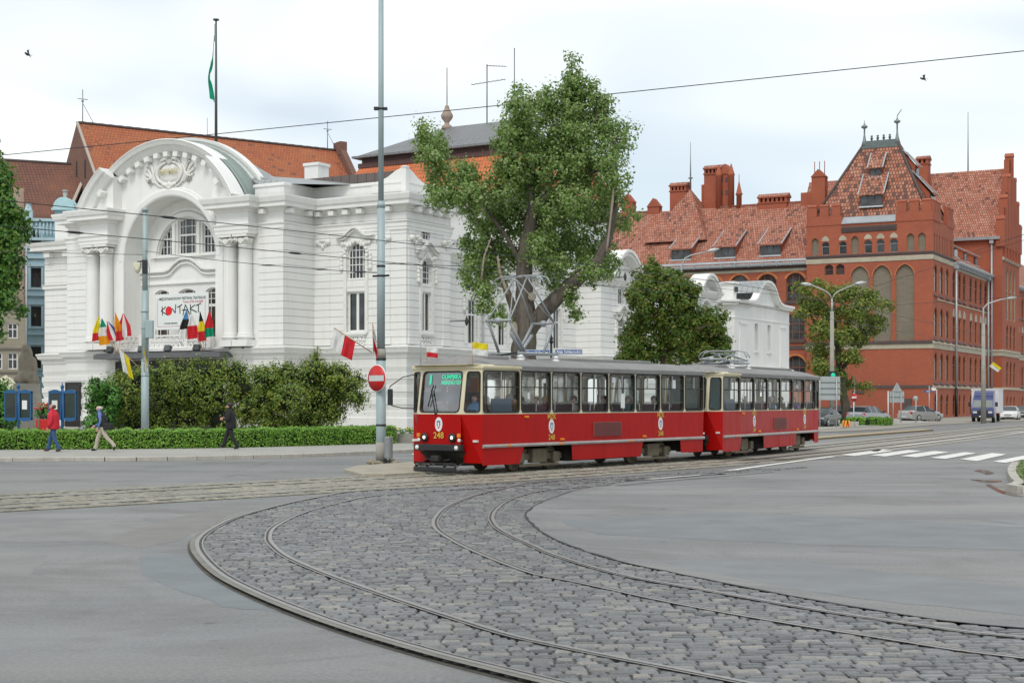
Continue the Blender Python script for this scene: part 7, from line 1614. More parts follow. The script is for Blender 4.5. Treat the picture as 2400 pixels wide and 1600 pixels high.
mb = MB(); mb.lathe([(.005, -.02), (.395, -.02), (.395, -.011), (.005, -.011)], n=40, axis='y'); mb.build('disc', M_SREDp, sg); mb = MB(); mb.box(-.335, .335, -.026, -.019, -.088, .088); mb.build('bar', plain('sign_bar_grey_white', (.55, .57, .56), .5), sg)
mb = MB(); mb.box(-.2, .2, .012, .05, -.03, .03); mb.build('bracket', M_POST, sg)
def fly_flag(base, tip, hoist, fly, stripes, label, group, drop=.25, seed=1, along='hoist', wave=.05, yaw=0.0):
    """flag on a slanting stick; the cloth hangs from the outer end of the stick"""
    base, tip = Vector(base), Vector(tip); root = empty('flag', base, 0, label, 'flag', group); t = tip - base; d = t.normalized()
    mb = MB(); mb.tube([(0, 0, 0), t], .017, 6); mb.build('stick', plain('flag_stick', (.42, .30, .17), .6), root)
    A, B = t - d * hoist, t; dn = Vector((fly[0], fly[1], -drop)); ns = len(stripes)
    for k, c in enumerate(stripes):
        mb = MB()
        if along == 'hoist': a0, a1 = B.lerp(A, k / ns), B.lerp(A, (k + 1) / ns); cloth(mb, [a0, a1], [a0 + dn * 1.0, a1 + dn * .92], 9, 4, wave, seed)
        else: cloth(mb, [B + dn * (k / ns), A + dn * (k / ns) * .9], [B + dn * ((k + 1) / ns), A + dn * ((k + 1) / ns) * .9], 5, 5, wave, seed)
        mb.build('stripe', FC[c], root)
    return root
yy = b.y - .2
fly_flag(P(872, 826, yy), P(783, 768, yy - .2), .78, (-.12, 0), ['white', 'red'], 'white and red flag slanting left from the tall mast', 'flags on the tall mast', .62, 3)
fly_flag(P(876, 826, yy), P(873, 757, yy + .05), .75, (.12, .02), ['white', 'red'], 'white and red flag hanging folded close against the tall mast', 'flags on the tall mast', .42, 8, wave=.09)
# second mast behind the hedge, with camera and flags
Y2 = 63.0; b2 = P(340, 938, Y2)
m2 = empty('lamp_mast', (b2.x, b2.y, .12), 0, 'grey steel mast rising out of the hedge before the theatre entrance', 'mast')
mb = MB(); mb.tube([(0, 0, 0), (0, 0, 3.6)], [.168, .16], 18); mb.tube([(0, 0, 3.55), (0, 0, 6.5)], [.15, .145], 18); mb.tube([(0, 0, 6.45), (0, 0, 9.9)], [.115, .098], 16); mb.build('tube', M_MAST, m2)
mb = MB(); mb.tube([(0, 0, 9.85), (0, 0, 9.98)], .15, 14); [mb.tube([(0, 0, z_), (0, 0, z_ + .06)], .172, 14) for z_ in (2.9, 3.55, 4.9, 5.6)]; mb.tube([(.1, -.1, 8.0), (.22, -.12, 7.4), (.18, -.15, 6.2), (.17, -.15, 3.0)], .02, 6); mb.build('clamps', M_MAST, m2)
mb = MB(); mb.bbox(-.1, .1, -.14, .14, 7.2, 7.8, .03); mb.obox((0, -.1, 7.75), (-.3, -.15, 7.7), .06, .06); mb.build('bracket', M_IRON, m2)
mb = MB(); mb.bbox(-.42, -.14, -.3, -.02, 7.45, 7.68, .03); mb.lathe([(.02, 7.22), (.1, 7.28), (.13, 7.38), (.15, 7.46)], (-.28, -.16, 0), 12); mb.build('surveillance_camera', plain('camera_cream', (.62, .60, .46), .5), m2)
mb = MB(); mb.bbox(.06, .38, -.25, .0, 4.5, 5.25, .03); mb.build('control_box', M_MAST, m2)
fly_flag(P(331, 866, Y2 - .25), P(277, 814, Y2 - .4), .62, (.22, 0), ['white', 'yellow'], 'yellow and white flag slanting left from the mast before the entrance', 'flags on the entrance mast', 1.0, 4)
fly_flag(P(338, 872, Y2 - .25), P(337, 812, Y2 - .5), .5, (.16, .05), ['yellow', 'white'], 'white and yellow flag hanging straight down the front of the entrance mast', 'flags on the entrance mast', .75, 6)
# flags of many nations on the canopy corners
TW = TH.matrix_basis
def drape(base, tip, w, L_, dx, stripes, label, group, along, seed):
    base, tip = Vector(base), Vector(tip); t = tip - base; root = empty('flag', base, 0, label, 'flag', group); mb = MB(); mb.tube([(0, 0, 0), t], .017, 6); mb.build('stick', plain('flag_stick', (.42, .30, .17), .6), root)
    r = random.Random(seed); ph = r.uniform(0, 6); N, K = 12, 6; ns = len(stripes)
    def pt(i, k): f = i / N; hw = w * (.06 + .94 * min(f / .55, 1)) / 2; return t + Vector((dx * f ** .8 + (k / K * 2 - 1) * hw, .09 * math.sin(k * 1.9 + ph + f * 2) * min(f * 2, 1) - .03, -L_ * f + .06 * L_ * (k / K) * f))
    for s in range(ns):
        mb = MB(); i0, i1, k0, k1 = (N * s // ns, N * (s + 1) // ns, 0, K) if along == 'drop' else (0, N, K * s // ns, K * (s + 1) // ns)
        for i in range(i0, i1):
            for k in range(k0, k1): mb.add([pt(i, k), pt(i, k + 1), pt(i + 1, k + 1), pt(i + 1, k)], [(0, 1, 2, 3)], 0, True)
        mb.build('stripe', FC[stripes[s]], root)
def cflag(u, tip, stripes, label, seed, along='hoist', w=.42, drop=1.55):
    base = TW @ Vector((u, -4.85, 5.2)); Y = base.y - .3; tp = P(tip[0], tip[1], Y)
    drape(base, tp, w * 1.35, drop, tip[2], stripes, label, 'flags of nations on the theatre canopy', along, seed)
cflag(-20.9, (231, 742, -.15), ['yellow', 'yellow', 'red'], 'yellow flag with a red end, leftmost on the theatre canopy', 11, 'drop', .40, 1.7)
cflag(-20.85, (239, 746, .22), ['green', 'white', 'orange'], 'green, white and orange flag on the left of the canopy', 12, 'drop', .55, 1.85)
cflag(-20.8, (251, 752, .55), ['red', 'white', 'blue'], 'red, white and blue flag on the left of the canopy', 13, 'hoist', .62, 1.35)
cflag(-20.75, (270, 732, .3), ['orange', 'orange', 'red'], 'orange and red flag on the left of the canopy', 14, 'drop', .42, 2.0)
cflag(-20.7, (289, 734, .12), ['red', 'white', 'red'], 'red flag with a white stripe in the left canopy cluster', 15, 'hoist', .65, 1.65)
cflag(-12.95, (438, 725, -.2), ['sky', 'black', 'white'], 'blue, black and white flag on the right of the canopy', 16, 'drop', .48, 2.0)
cflag(-12.9, (449, 733, .1), ['white', 'red'], 'white over red flag on the right of the canopy', 17, 'drop', .5, 1.75)
cflag(-12.85, (469, 730, .15), ['black', 'yellow', 'red'], 'black, yellow and red flag on the right of the canopy', 18, 'drop', .38, 2.0)
cflag(-12.8, (491, 727, .0), ['red', 'red', 'green'], 'red flag with a green end, rightmost on the canopy', 19, 'drop', .42, 1.8)
# festival banner
bx0, bx1 = CX - 1.01, CX + 3.82; by = -3.55; bz0, bz1 = 6.82, 9.25
bq = Pl(0, by, 1, 0); BN = empty('festival_banner', TW @ Vector(((bx0 + bx1) / 2, by, bz0)), R(-31), 'white festival banner with KONTAKT and a red disc above the entrance', 'banner')
W_, H_ = bx1 - bx0, bz1 - bz0; mb = MB(); mb.bbox(-W_ / 2, W_ / 2, -.04, .04, 0, H_, .015); mb.build('board', plain('banner_white', (.72, .75, .73), .6, var=.03), BN)
M_INK = plain('banner_ink', (.012, .03, .028), .6); M_INKR = plain('banner_red', (.70, .005, .01), .5); M_INKP = plain('banner_pink', (.50, .10, .14), .6); bf = lambda x, z: (x * W_ - W_ / 2, -.046, z * H_)
def bar2(parent_mb, a, b, w): A, B = Vector(bf(*a)), Vector(bf(*b)); parent_mb.obox(A, B, w, .006, up=(0, 1, 0))
def stroke(mb, pts, w=.075):
    for a, b in zip(pts, pts[1:]): bar2(mb, a, b, w)
mb = MB()
for ln in ([(.135, .66), (.14, .40)], [(.205, .64), (.115, .53), (.245, .405)], [(.325, .59), (.385, .455), (.395, .70)], [(.42, .61), (.515, .685)], [(.472, .64), (.475, .435)], [(.53, .39), (.575, .68), (.66, .40)], [(.515, .53), (.62, .535)], [(.67, .68), (.68, .40)], [(.755, .66), (.66, .56), (.79, .46)], [(.77, .64), (.87, .695)], [(.82, .66), (.822, .45)]): stroke(mb, ln)
mb.build('kontakt_lettering', M_INK, BN)
mb = MB(); mb.prism([(.262 + .063 * math.cos(t), .525 + .128 * math.sin(t)) for t in np.linspace(0, 2 * math.pi, 29)[:-1]], lambda a, c: (bf(a, c)[0], -.048, bf(a, c)[2]), lambda a, c: (bf(a, c)[0], -.03, bf(a, c)[2])); mb.build('red_disc', M_INKR, BN)
mb = MB(); stroke(mb, [(.13, .855), (.045, .855), (.045, .09), (.945, .09), (.945, .855), (.925, .855)], .022); mb.build('border_line', M_INKP, BN)
for t, x, z_, s_, m_, k_ in (('MIĘDZYNARODOWY FESTIWAL TEATRALNY', .52, .855, .25, M_INK, .84), ('Toruń, 27.05.-2.06.2006', .72, .755, .20, M_INKP, .92), ('WYDANIE WIECZORU', .30, .17, .12, M_INK, 1.0)): text_mesh(t, s_, m_, BN, facing(bf(x, z_), (1, 0, 0), (0, 0, 1)), 'banner_text', bold=.006 if s_ > .1 else 0, sx=k_)
# street name post behind the tram
Yn = 58.0; nb = P(1292, 938, Yn)
NP = empty('street_name_post', (nb.x, nb.y, .1), 0, 'black ornate post with blue street name plates and white direction boards behind the tram', 'street sign')
mb = MB(); mb.tube([(0, 0, 0), (0, 0, 4.15)], .045, 10); mb.lathe([(.045, 4.1), (.09, 4.16), (.05, 4.24), (.08, 4.3), (.03, 4.4), (.01, 4.55)], n=10); mb.lathe([(.1, 0), (.1, .5), (.06, .6)], n=12); mb.build('post', plain('post_black', (.015, .02, .017), .4, .3), NP)
def plate(px0, px1, py0, py1, txts, m_bg, m_tx, rim=None, dy=-.05, sizes=None, slope=0.0):
    x0, z0 = P(px0, py1, Yn)[0] - nb.x, P(px0, py1, Yn)[2] - .1; x1, z1 = P(px1, py0, Yn)[0] - nb.x, P(px1, py0, Yn)[2] - .1
    mb = MB(); mb.bbox(x0, x1, dy - .012, dy + .012, z0, z1, .006); o = mb.build('plate', m_bg, NP)
    if rim:
        mb = MB(); t = .018
        for a in ((x0 + .01, x1 - .01, z0 + .01, z0 + .01 + t), (x0 + .01, x1 - .01, z1 - .01 - t, z1 - .01), (x0 + .01, x0 + .01 + t, z0, z1), (x1 - .01 - t, x1 - .01, z0, z1)): mb.box(a[0], a[1], dy - .016, dy - .010, a[2], a[3])
        mb.build('rim', rim, o)
    for k, t in enumerate(txts):
        s_ = sizes[k] if sizes else (z1 - z0) * .62; n_ = len(txts)
        tm = text_mesh(t, s_, m_tx, o, facing(((x0 + x1) / 2, dy - .017, z1 - (z1 - z0) * (k + .5) / n_), (1, 0, 0), (0, 0, 1)), 'plate_lettering', bold=.004)
        xs = [v.co.x for v in tm.data.vertices]; wd2 = max(xs) - min(xs); k_ = min((x1 - x0) * .88 / wd2, 1.15); c = (x0 + x1) / 2
        for v in tm.data.vertices: v.co.x = c + (v.co.x - c) * k_
plate(1222, 1289, 819, 833, ['ul. Wały gen. W. Sikorskiego'], M_SBL, M_SWH, M_SWH, -.05); plate(1300, 1365, 818, 831, ['Aleja Solidarności'], M_SBL, M_SWH, M_SWH, -.05)
plate(1265, 1288.5, 839, 852, ['Stare Miasto', 'na wprost'], M_SWH, M_IRON, None, -.05, [.09, .09]); plate(1298, 1352, 838, 851, ['Starówka', 'Zamek na dole'], plain('cream_plate', (.60, .58, .46), .5), M_IRON, None, -.05, [.105, .10])
# no vehicles sign by the kerb beyond the tram
nb2 = P(986, 938, 57.5); NV = empty('no_vehicles_sign', (nb2.x, nb2.y, .1), R(-38), 'white round sign with a red rim on a thin post left of the tram', 'road sign')
zc = P(986, 903, 57.5).z - .1
mb = MB(); mb.tube([(0, 0, 0), (0, 0, zc + .3)], .028, 8); mb.build('post', M_POST, NV); mb = MB(); mb.lathe([(.005, -.05), (.3, -.05), (.305, -.035), (.005, -.035)], n=30, axis='y'); mb.build('rim', plain('sign_dark_red', (.22, .012, .02), .45), NV); mb = MB(); mb.lathe([(.005, -.056), (.235, -.056), (.235, -.049), (.005, -.049)], n=30, axis='y'); mb.build('disc', M_SWH, NV)
mb = MB(); mb.box(-.26, .26, -.05, -.03, zc - zc - .0, .01) if False else mb.box(-.26, .26, -.05, -.035, -.75, -.38); 
for v_ in [NV.children[1], NV.children[2]]: v_.location.z = zc
o_ = mb.build('supplementary_plate', M_SWH, NV); o_.location.z = zc
mb = MB(); [mb.box(-.2, .2 - .1 * (k == 2), -.054, -.05, -.47 - .09 * k, -.44 - .09 * k) for k in range(3)]; o2_ = mb.build('plate_lines', M_IRON, o_)
# flower trough
ft = P(985, 938, 66); FT = empty('flower_trough', (ft.x - .1, ft.y, .12), R(-22), 'grey concrete trough with small flowers beside the theatre corner', 'planter')
mb = MB(); mb.hexa([(-.95, -.3, 0), (1.1, -.3, 0), (1.1, .3, 0), (-.95, .3, 0), (-1.05, -.38, .42), (1.2, -.38, .42), (1.2, .38, .42), (-1.05, .38, .42)]); mb.build('trough', M_CONC, FT)
# overhead wires
def wire(pts, label, r=.016, sag=0.0, name='overhead_wire', extra=None):
    mb = MB(); mb.tube(pts, r, 5)
    if extra: extra(mb)
    o = mb.build(name, M_IRON); return tag(o, label, 'wire', 'tram wires')
a_, b_ = P(-400, 403, 125), P(2500, 109, 92)
wire([a_.lerp(b_, t) + Vector((0, 0, -.9 * 4 * t * (1 - t) * .12)) for t in np.linspace(0, 1, 30)], 'long cable rising from left to right across the sky', .032)
def insul(mb, p, d, n=1):
    d = Vector(d).normalized(); mb.tube([p - d * .22, p - d * .1, p + d * .1, p + d * .22], [.01, .028, .028, .01], 7)
t1p = [Vector((p.x, p.y, 5.56)) for p in resample(cut(T1, 14, 120), 3.0)]; t2p = [Vector((p.x, p.y, 5.72)) for p in resample(cut(T2, 14, 120), 3.0)]
wire(t1p, 'contact wire above the track under the tram pantograph', .009, extra=lambda mb: [insul(mb, t1p[i], t1p[i + 1] - t1p[i]) for i in (7, 8, 10)])
wire(t2p, 'contact wire above the nearer empty track', .009, extra=lambda mb: [insul(mb, t2p[i], t2p[i + 1] - t2p[i]) for i in (4, 7)])
sp0, sp1 = P(340, 588, Y2), P(893, 640, b.y); mid_ = [sp0.lerp(sp1, t) + Vector((0, 0, -.10 * 4 * t * (1 - t))) for t in np.linspace(0, 1, 16)]
wire(mid_, 'span wire between the two steel masts', .012, extra=lambda mb: (insul(mb, mid_[9], (1, 0, 0)), insul(mb, mid_[12], (1, 0, 0)), insul(mb, mid_[14], (1, 0, 0))))
wire([P(893, 618, b.y), P(1100, 624, 50), P(1500, 655, 75), P(1900, 700, 105)], 'thin wire running from the tall mast behind the trees', .011)
wire([P(-100, 588, 58), P(340, 597, Y2)], 'span wire from the left edge to the mast before the entrance', .011)
wire([P(2280, 590, 70), P(2450, 532, 62)], 'short thin wire at the upper right edge', .012)
wire([P(1960, 700, 108), P(2240, 610, 90), P(2450, 548, 74)], 'thin wire crossing before the stepped gable', .011)
wire([P(1940, 726, 107), P(2450, 690, 80)], 'lower thin wire crossing before the brick building', .011)
# notice stands
M_KB = plain('kiosk_blue', (.012, .095, .24), .4, var=.08)
def stand(px, py0, label, rz, mirror=1):
    Yk = 63.6; p = P(px, 938, Yk); root = empty('notice_stand', (p.x, p.y, .12), rz, label, 'notice stand', 'blue notice stands')
    mb = MB(); mb.tube([(0, 0, 0), (0, 0, 2.45)], .06, 12); mb.lathe([(.06, 2.4), (.09, 2.45), (.03, 2.55), (.01, 2.66)], n=10); mb.build('post', M_KB, root)
    z0, z1 = 1.05, 2.28
    for k, (ang, mm) in enumerate(((R(12), 1), (R(168 if mirror else 150), -1))):
        w_ = .58 if k == 0 else .50; dx, dy = math.cos(ang), -math.sin(ang) if k == 0 else -.25; l_ = math.hypot(dx, dy); dx, dy = dx / l_, dy / l_; pl = Pl(dx * .06, dy * .06 - .02, dx, dy)
        if k: pl.n = (-pl.n[0], -pl.n[1])
        mb = MB(); 
        for u0, u1, w0, w1 in ((0, w_, z0, z0 + .1), (0, w_, z1 - .1, z1), (0, .05, z0, z1), (w_ - .05, w_, z0, z1)): mb.hexa([pl.p(u, w, d) for w, d in ((w0, None),) for u, d in ((u0, -.07), (u1, -.07), (u1, .07), (u0, .07))] + [pl.p(u, w1, d) for u, d in ((u0, -.07), (u1, -.07), (u1, .07), (u0, .07))])
        pts = [(u, z1 - .02 + .08 * math.sin(u / w_ * math.pi)) for u in np.linspace(0, w_, 9)]; mb.prism(pts + [(w_, z1 - .1), (0, z1 - .1)], lambda a, c: pl.p(a, c, -.08), lambda a, c: pl.p(a, c, .08))
        pts = [(u, z0 + .02 - .08 * math.sin(u / w_ * math.pi)) for u in np.linspace(0, w_, 9)]; mb.prism(pts + [(w_, z0 + .1), (0, z0 + .1)], lambda a, c: pl.p(a, c, -.08), lambda a, c: pl.p(a, c, .08))
        c = mb.build('case', M_KB, root); mb = MB(); mb.hexa([pl.p(u, z0 + .09, d) for u, d in ((.05, -.02), (w_ - .05, -.02), (w_ - .05, .02), (.05, .02))] + [pl.p(u, z1 - .09, d) for u, d in ((.05, -.02), (w_ - .05, -.02), (w_ - .05, .02), (.05, .02))]); mb.build('glass_panel', glassmat('display_glass', (.012, .03, .024), .08) if 'display_glass' not in MAT else MAT['display_glass'], c)
        if (k == 0) == (mirror == 1) or k == 1 and mirror == 0:
            mb = MB(); mb.hexa([pl.p(u, 1.50, d) for u, d in ((.14, -.035), (.37, -.035), (.37, -.025), (.14, -.025))] + [pl.p(u, 1.88, d) for u, d in ((.14, -.035), (.37, -.035), (.37, -.025), (.14, -.025))]); mb.build('poster', M_PAPER, c)
    return root
stand(43, 915, 'blue notice stand with curved cases in front of the statue', R(0), 1); stand(146, 912, 'blue notice stand with curved cases behind the man in the red jacket', R(6), 0)
# seated stone statue on its plinth
Ys = 76.0; ps = P(62, 938, Ys); ST = empty('statue', (ps.x, ps.y, .12), R(8), 'weathered stone statue of a hooded seated figure on a tall plinth', 'statue')
M_STAT = plain('statue_stone', (.27, .235, .185), .9, var=.2, scale=2.5, bump=.5, dirt=(.14, .12, .095))
mb = MB(); mb.prism([(-1.6, 0), (.75, 0), (.72, 1.4), (.55, 2.2), (.5, 2.75), (-.55, 2.75), (-.6, 2.0), (-.75, 1.3), (-1.1, .75), (-1.6, .5)], lambda a, c: (a, -.5, c), lambda a, c: (a, .9, c)); mb.build('plinth', plain('plinth_stone', (.34, .32, .27), .9, var=.14, scale=1.5, bump=.3, dirt=(.24, .22, .18)), ST)
bm = bmesh.new()
for c, r in (((.02, .1, 3.6), (.36, .32, .85)), ((-.06, .06, 4.5), (.20, .24, .27)), ((.0, .12, 4.2), (.30, .28, .45)), ((.0, .0, 3.05), (.52, .48, .36)), ((-.25, -.12, 2.95), (.36, .36, .26)), ((.36, .1, 3.55), (.16, .22, .55)), ((-.28, .08, 3.7), (.14, .18, .55)), ((.3, -.1, 3.15), (.2, .34, .2)), ((.34, -.22, 2.85), (.17, .2, .3)), ((-.06, -.06, 4.46), (.13, .12, .17)), ((.1, .2, 2.9), (.5, .4, .4))):
    m = Matrix.Translation(c) @ Matrix.Diagonal((*r, 1)); bmesh.ops.create_icosphere(bm, subdivisions=3, radius=1.0, matrix=m)
me = bpy.data.meshes.new('figure'); bm.to_mesh(me); bm.free(); so_ = bpy.data.objects.new('figure', me); COL.objects.link(so_); rm = so_.modifiers.new('r', 'REMESH'); rm.mode = 'VOXEL'; rm.voxel_size = .04; sm_ = so_.modifiers.new('s', 'SMOOTH'); sm_.iterations = 4
bpy.context.view_layer.update(); nm = bpy.data.meshes.new_from_object(so_.evaluated_get(bpy.context.evaluated_depsgraph_get())); bpy.data.objects.remove(so_)
for v in nm.vertices:
    x, y, z_ = v.co; k = .035 * math.sin(x * 17 + z_ * 3) * (1 if z_ < 4.3 else .5); v.co += Vector((0, k, k * .3))
nm.materials.clear(); nm.materials.append(M_STAT)
for p_ in nm.polygons: p_.use_smooth = True
fo = bpy.data.objects.new('figure', nm); COL.objects.link(fo); fo.parent = ST
mb = MB(); mb.ball((-.06, -.15, 4.46), (.09, .06, .13), 8); mb.ball((-.06, -.21, 4.45), (.022, .03, .035), 5); mb.build('face', M_STAT, ST)
# parasol, red box, flower tub, bench, boulder
pu = P(14, 938, 92); PU = empty('parasol', (pu.x, pu.y, .12), R(20), 'cream cafe parasol at the left edge behind the statue', 'parasol')
mb = MB(); zt_ = P(0, 878, 92).z - .12; zb_ = P(0, 915, 92).z - .12; n = 8
mb.add([(0, 0, zt_)] + [(1.25 * math.cos(2 * math.pi * k / n), 1.25 * math.sin(2 * math.pi * k / n), zb_ + .15) for k in range(n)] + [(1.26 * math.cos(2 * math.pi * k / n), 1.26 * math.sin(2 * math.pi * k / n), zb_ - .1) for k in range(n)], [(0, 1 + k, 1 + (k + 1) % n) for k in range(n)] + [(1 + k, 9 + k, 9 + (k + 1) % n, 1 + (k + 1) % n) for k in range(n)]); mb.build('canopy', fabric('parasol_cream', (.70, .66, .50)), PU)
mb = MB(); mb.tube([(0, 0, 0), (0, 0, zt_)], .03, 8); mb.build('pole', M_POST, PU)
rb = P(103, 938, 68); RBX = empty('red_box', (rb.x, rb.y, .12), R(4), 'red cabinet with a brown upright behind the hedge', 'cabinet')
mb = MB(); mb.bbox(-.30, .42, -.25, .25, 0, 1.02, .02); mb.build('cabinet', plain('cabinet_red', (.52, .012, .01), .5), RBX); mb = MB(); mb.box(-.22, -.13, -.27, .27, 0, 1.05); mb.build('upright', plain('upright_brown', (.22, .13, .07), .7), RBX)
be = P(178, 938, 69.5); BE = empty('park_bench', (be.x, be.y, .12), R(-6), 'black slatted park bench between the notice stand and the bush', 'bench')
mb = MB(); [mb.obox((-.75, .12 + k * .05, .72 - k * .0 + k * .085), (1.25, .12 + k * .05, .72 + k * .085), .03, .07) for k in range(3)]; mb.build('backrest', plain('bench_wood', (.022, .018, .016), .6), BE)
mb = MB(); [mb.box(-.75, 1.25, -.32 + k * .11, -.24 + k * .11, .43, .46) for k in range(4)]; mb.build('seat', MAT['bench_wood'], BE)
for x in (-.72, .3, 1.2): mb = MB(); mb.tube([(x, .3, .98), (x, .14, .62), (x, .05, .44), (x, .12, .0)], .028, 6); mb.tube([(x, -.36, 0), (x, -.3, .44), (x, .05, .44)], .028, 6); mb.tube([(x, -.42, .60), (x, -.2, .66), (x, .12, .64)], .02, 6); mb.build('leg', M_IRON, BE)
bo = P(200, 938, 65.5); bm = bmesh.new(); bmesh.ops.create_icosphere(bm, subdivisions=4, radius=1.0)
for v in bm.verts: k = 1 + .08 * math.sin(v.co.x * 4 + 1) + .06 * math.sin(v.co.y * 6 + v.co.z * 5); v.co = Vector((v.co.x * .42 * k, v.co.y * .4 * k, v.co.z * .62 * k))
mb = MB(); mb.addbm(bm, 0, True); tag(mb.build('boulder', plain('boulder_granite', (.33, .34, .33), .85, var=.25, scale=6, bump=.5), None, (bo.x, bo.y, .3)), 'rounded grey granite boulder just left of the leafy bush', 'boulder')
# right-hand side: lamps, posts and sign backs
def lamp_head(parent, p, d):
    d = Vector(d).normalized(); p = Vector(p); mb = MB(); a, c = p, p + d * .85; mb.tube([a, a.lerp(c, .2), a.lerp(c, .6), c], [.05, .11, .13, .03], 8); o = mb.build('lamp_head', plain('lamp_head_grey', (.50, .52, .52), .4, .2), parent); return o
YL = 110; pl_ = P(1950, 938, YL); LP = empty('street_lamp', (pl_.x, pl_.y, .06), 0, 'double armed street lamp on a concrete pole by the leaning tree', 'street lamp', 'street lamps')
zz = lambda y: P(0, y, YL).z - .06; xx = lambda x: P(x, 0, YL).x - pl_.x
mb = MB(); mb.tube([(0, 0, 0), (0, 0, zz(730))], [.19, .14], 10); mb.build('concrete_pole', M_CONC, LP); mb = MB(); mb.tube([(0, 0, zz(735)), (0, 0, zz(700))], [.09, .07], 8)
for x, y, xm in ((1900, 667, 1935), (2008, 664, 1966)): mb.tube([(0, 0, zz(702)), (xx(xm) * .35, 0, zz(690)), (xx(xm), 0, zz(682)), (xx(x), 0, zz(y))], .045, 7)
mb.build('arm', M_POST, LP); lamp_head(LP, (xx(1903), 0, zz(668)), (-1, 0, .15)); lamp_head(LP, (xx(2004), 0, zz(665)), (1, 0, .15))
tl_ = empty('traffic_light', (pl_.x, pl_.y - .25, 3.85), 0, 'small green lit traffic light on the double armed lamp pole', 'traffic light')
mb = MB(); mb.bbox(-.36, .36, -.12, .12, -.25, .30, .03); mb.build('housing', plain('signal_black', (.012, .016, .018), .5), tl_); MG, _n, _b = NT('signal_green', .3); _b.inputs['Base Color'].default_value = (.0, .35, .18, 1); _b.inputs['Emission Color'].default_value = (0, .6, .3, 1); _b.inputs['Emission Strength'].default_value = .5
mb = MB(); mb.lathe([(.02, -.2), (.16, -.17), (.17, -.1)], (0, 0, .0), 14, axis='y'); mb.build('lens', MG, tl_)
YL2 = 104; p2 = P(1597, 938, YL2); L2_ = empty('street_lamp', (p2.x, p2.y, .1), 0, 'single armed street lamp whose pole hides behind the bushy tree', 'street lamp', 'street lamps')
zz2 = lambda y: P(0, y, YL2).z - .1; xx2 = lambda x: P(x, 0, YL2).x - p2.x
mb = MB(); mb.tube([(0, 0, 0), (0, 0, zz2(645)), (.02, 0, zz2(622)), (.25, 0, zz2(605)), (xx2(1620), 0, zz2(598)), (xx2(1660), 0, zz2(589))], [.12, .06, .05, .045, .045, .04], 8); mb.build('pole', M_POST, L2_); lamp_head(L2_, (xx2(1658), 0, zz2(589)), (1, 0, .22))
YL3 = 130; p3 = P(2305, 938, YL3); L3 = empty('street_lamp', (p3.x, p3.y, .0), 0, 'single armed street lamp on a concrete pole in front of the truck', 'street lamp', 'street lamps')
zz3 = lambda y: P(0, y, YL3).z; xx3 = lambda x: P(x, 0, YL3).x - p3.x
mb = MB(); mb.tube([(0, 0, 0), (0, 0, zz3(757))], [.24, .15], 10); mb.build('concrete_pole', M_CONC, L3); mb = MB(); mb.tube([(0, 0, zz3(800)), (0, 0, zz3(722)), (.35, 0, zz3(712)), (xx3(2345), 0, zz3(702)), (xx3(2362), 0, zz3(699))], [.1, .07, .06, .055, .05], 8); mb.build('arm', M_POST, L3); lamp_head(L3, (xx3(2360), 0, zz3(699)), (1, 0, .12))
fly_flag(P(2310, 868, YL3 - .3), P(2328, 848, YL3 - .3), .5, (.75, 0), ['yellow', 'white'], 'yellow and white flag on the concrete lamp pole in front of the truck', 'flags on lamp poles', .55, 9)
def sign_back(px0, px1, py0, py1, Y, posts, pyb, label, shape='rect', name='sign_board', n=3, z0=0.06):
    c = P((px0 + px1) / 2, 938, Y); root = empty(name, (c.x, c.y, z0), 0, label, 'road sign'); w_ = (px1 - px0) * Y / FPX / 2; a, b3 = P(0, py1, Y).z - z0, P(0, py0, Y).z - z0
    mb = MB()
    if shape == 'rect': mb.bbox(-w_, w_, -.02, .02, a, b3, .008)
    else: mb.lathe([(.005, -.02), (w_, -.02), (w_, .02), (.005, .02)], (0, 0, (a + b3) / 2), 24, axis='y')
    mb.build('board', M_SIGNB, root)
    mb = MB()
    if shape == 'rect':
        for k in range(n): mb.box(-w_ * .98, w_ * .98, -.06, -.02, a + (b3 - a) * (k + 1) / (n + 1) - .03, a + (b3 - a) * (k + 1) / (n + 1) + .03)
        mb.build('stiffener', plain('stiffener_dark', (.15, .18, .19), .5), root)
    for x in posts: mb = MB(); xp = (x - (px0 + px1) / 2) * Y / FPX; mb.tube([(xp, -.1, 0), (xp, -.1, b3 - .05 if shape == 'rect' else (a + b3) / 2 + .1)], .045, 7); mb.build('post', M_POST, root)
    return root
sign_back(1911, 1969, 882, 937, 105.5, (1921, 1960), 1000, 'large grey back of a direction board on two posts behind the dark car')
tb = sign_back(2085, 2119, 917, 943, 128, (2092.5, 2111), 992, 'grey back of a rectangular sign under a triangular one', n=1, z0=0.05)
tb2 = P(2102, 938, 128); mb = MB(); z0_, z1_ = P(0, 917.5, 128).z, P(0, 897, 128).z
mb.prism([(-.44, z0_ + .02), (.44, z0_ + .02), (.04, z1_), (-.04, z1_)], lambda a, c: (a, -.02, c), lambda a, c: (a, .02, c)); mb.box(-.03, .03, -.06, -.02, z0_, z1_ - .1)
o_ = mb.build('triangle_sign', M_SIGNB, None, (tb2.x, tb2.y - .05, 0)); tag(o_, 'grey back of a triangular sign above the rectangular board', 'road sign')
sign_back(2139.5, 2152, 926, 941, 127, (2146,), 992, 'grey back of a small round sign on a thin post before the silver saloon', 'round', 'round_sign', z0=0.0)
sign_back(1999, 2004, 885, 901, 127, (2002,), 980, 'narrow grey sign back high beside the leaning tree', 'rect', 'sign_board', 0)
q = P(2001, 938, 114); s4 = empty('no_entry_sign', (q.x, q.y, .06), R(-58), 'small red and white no entry sign on a post above the low hedge', 'road sign'); zc = P(0, 931, 114).z - .06
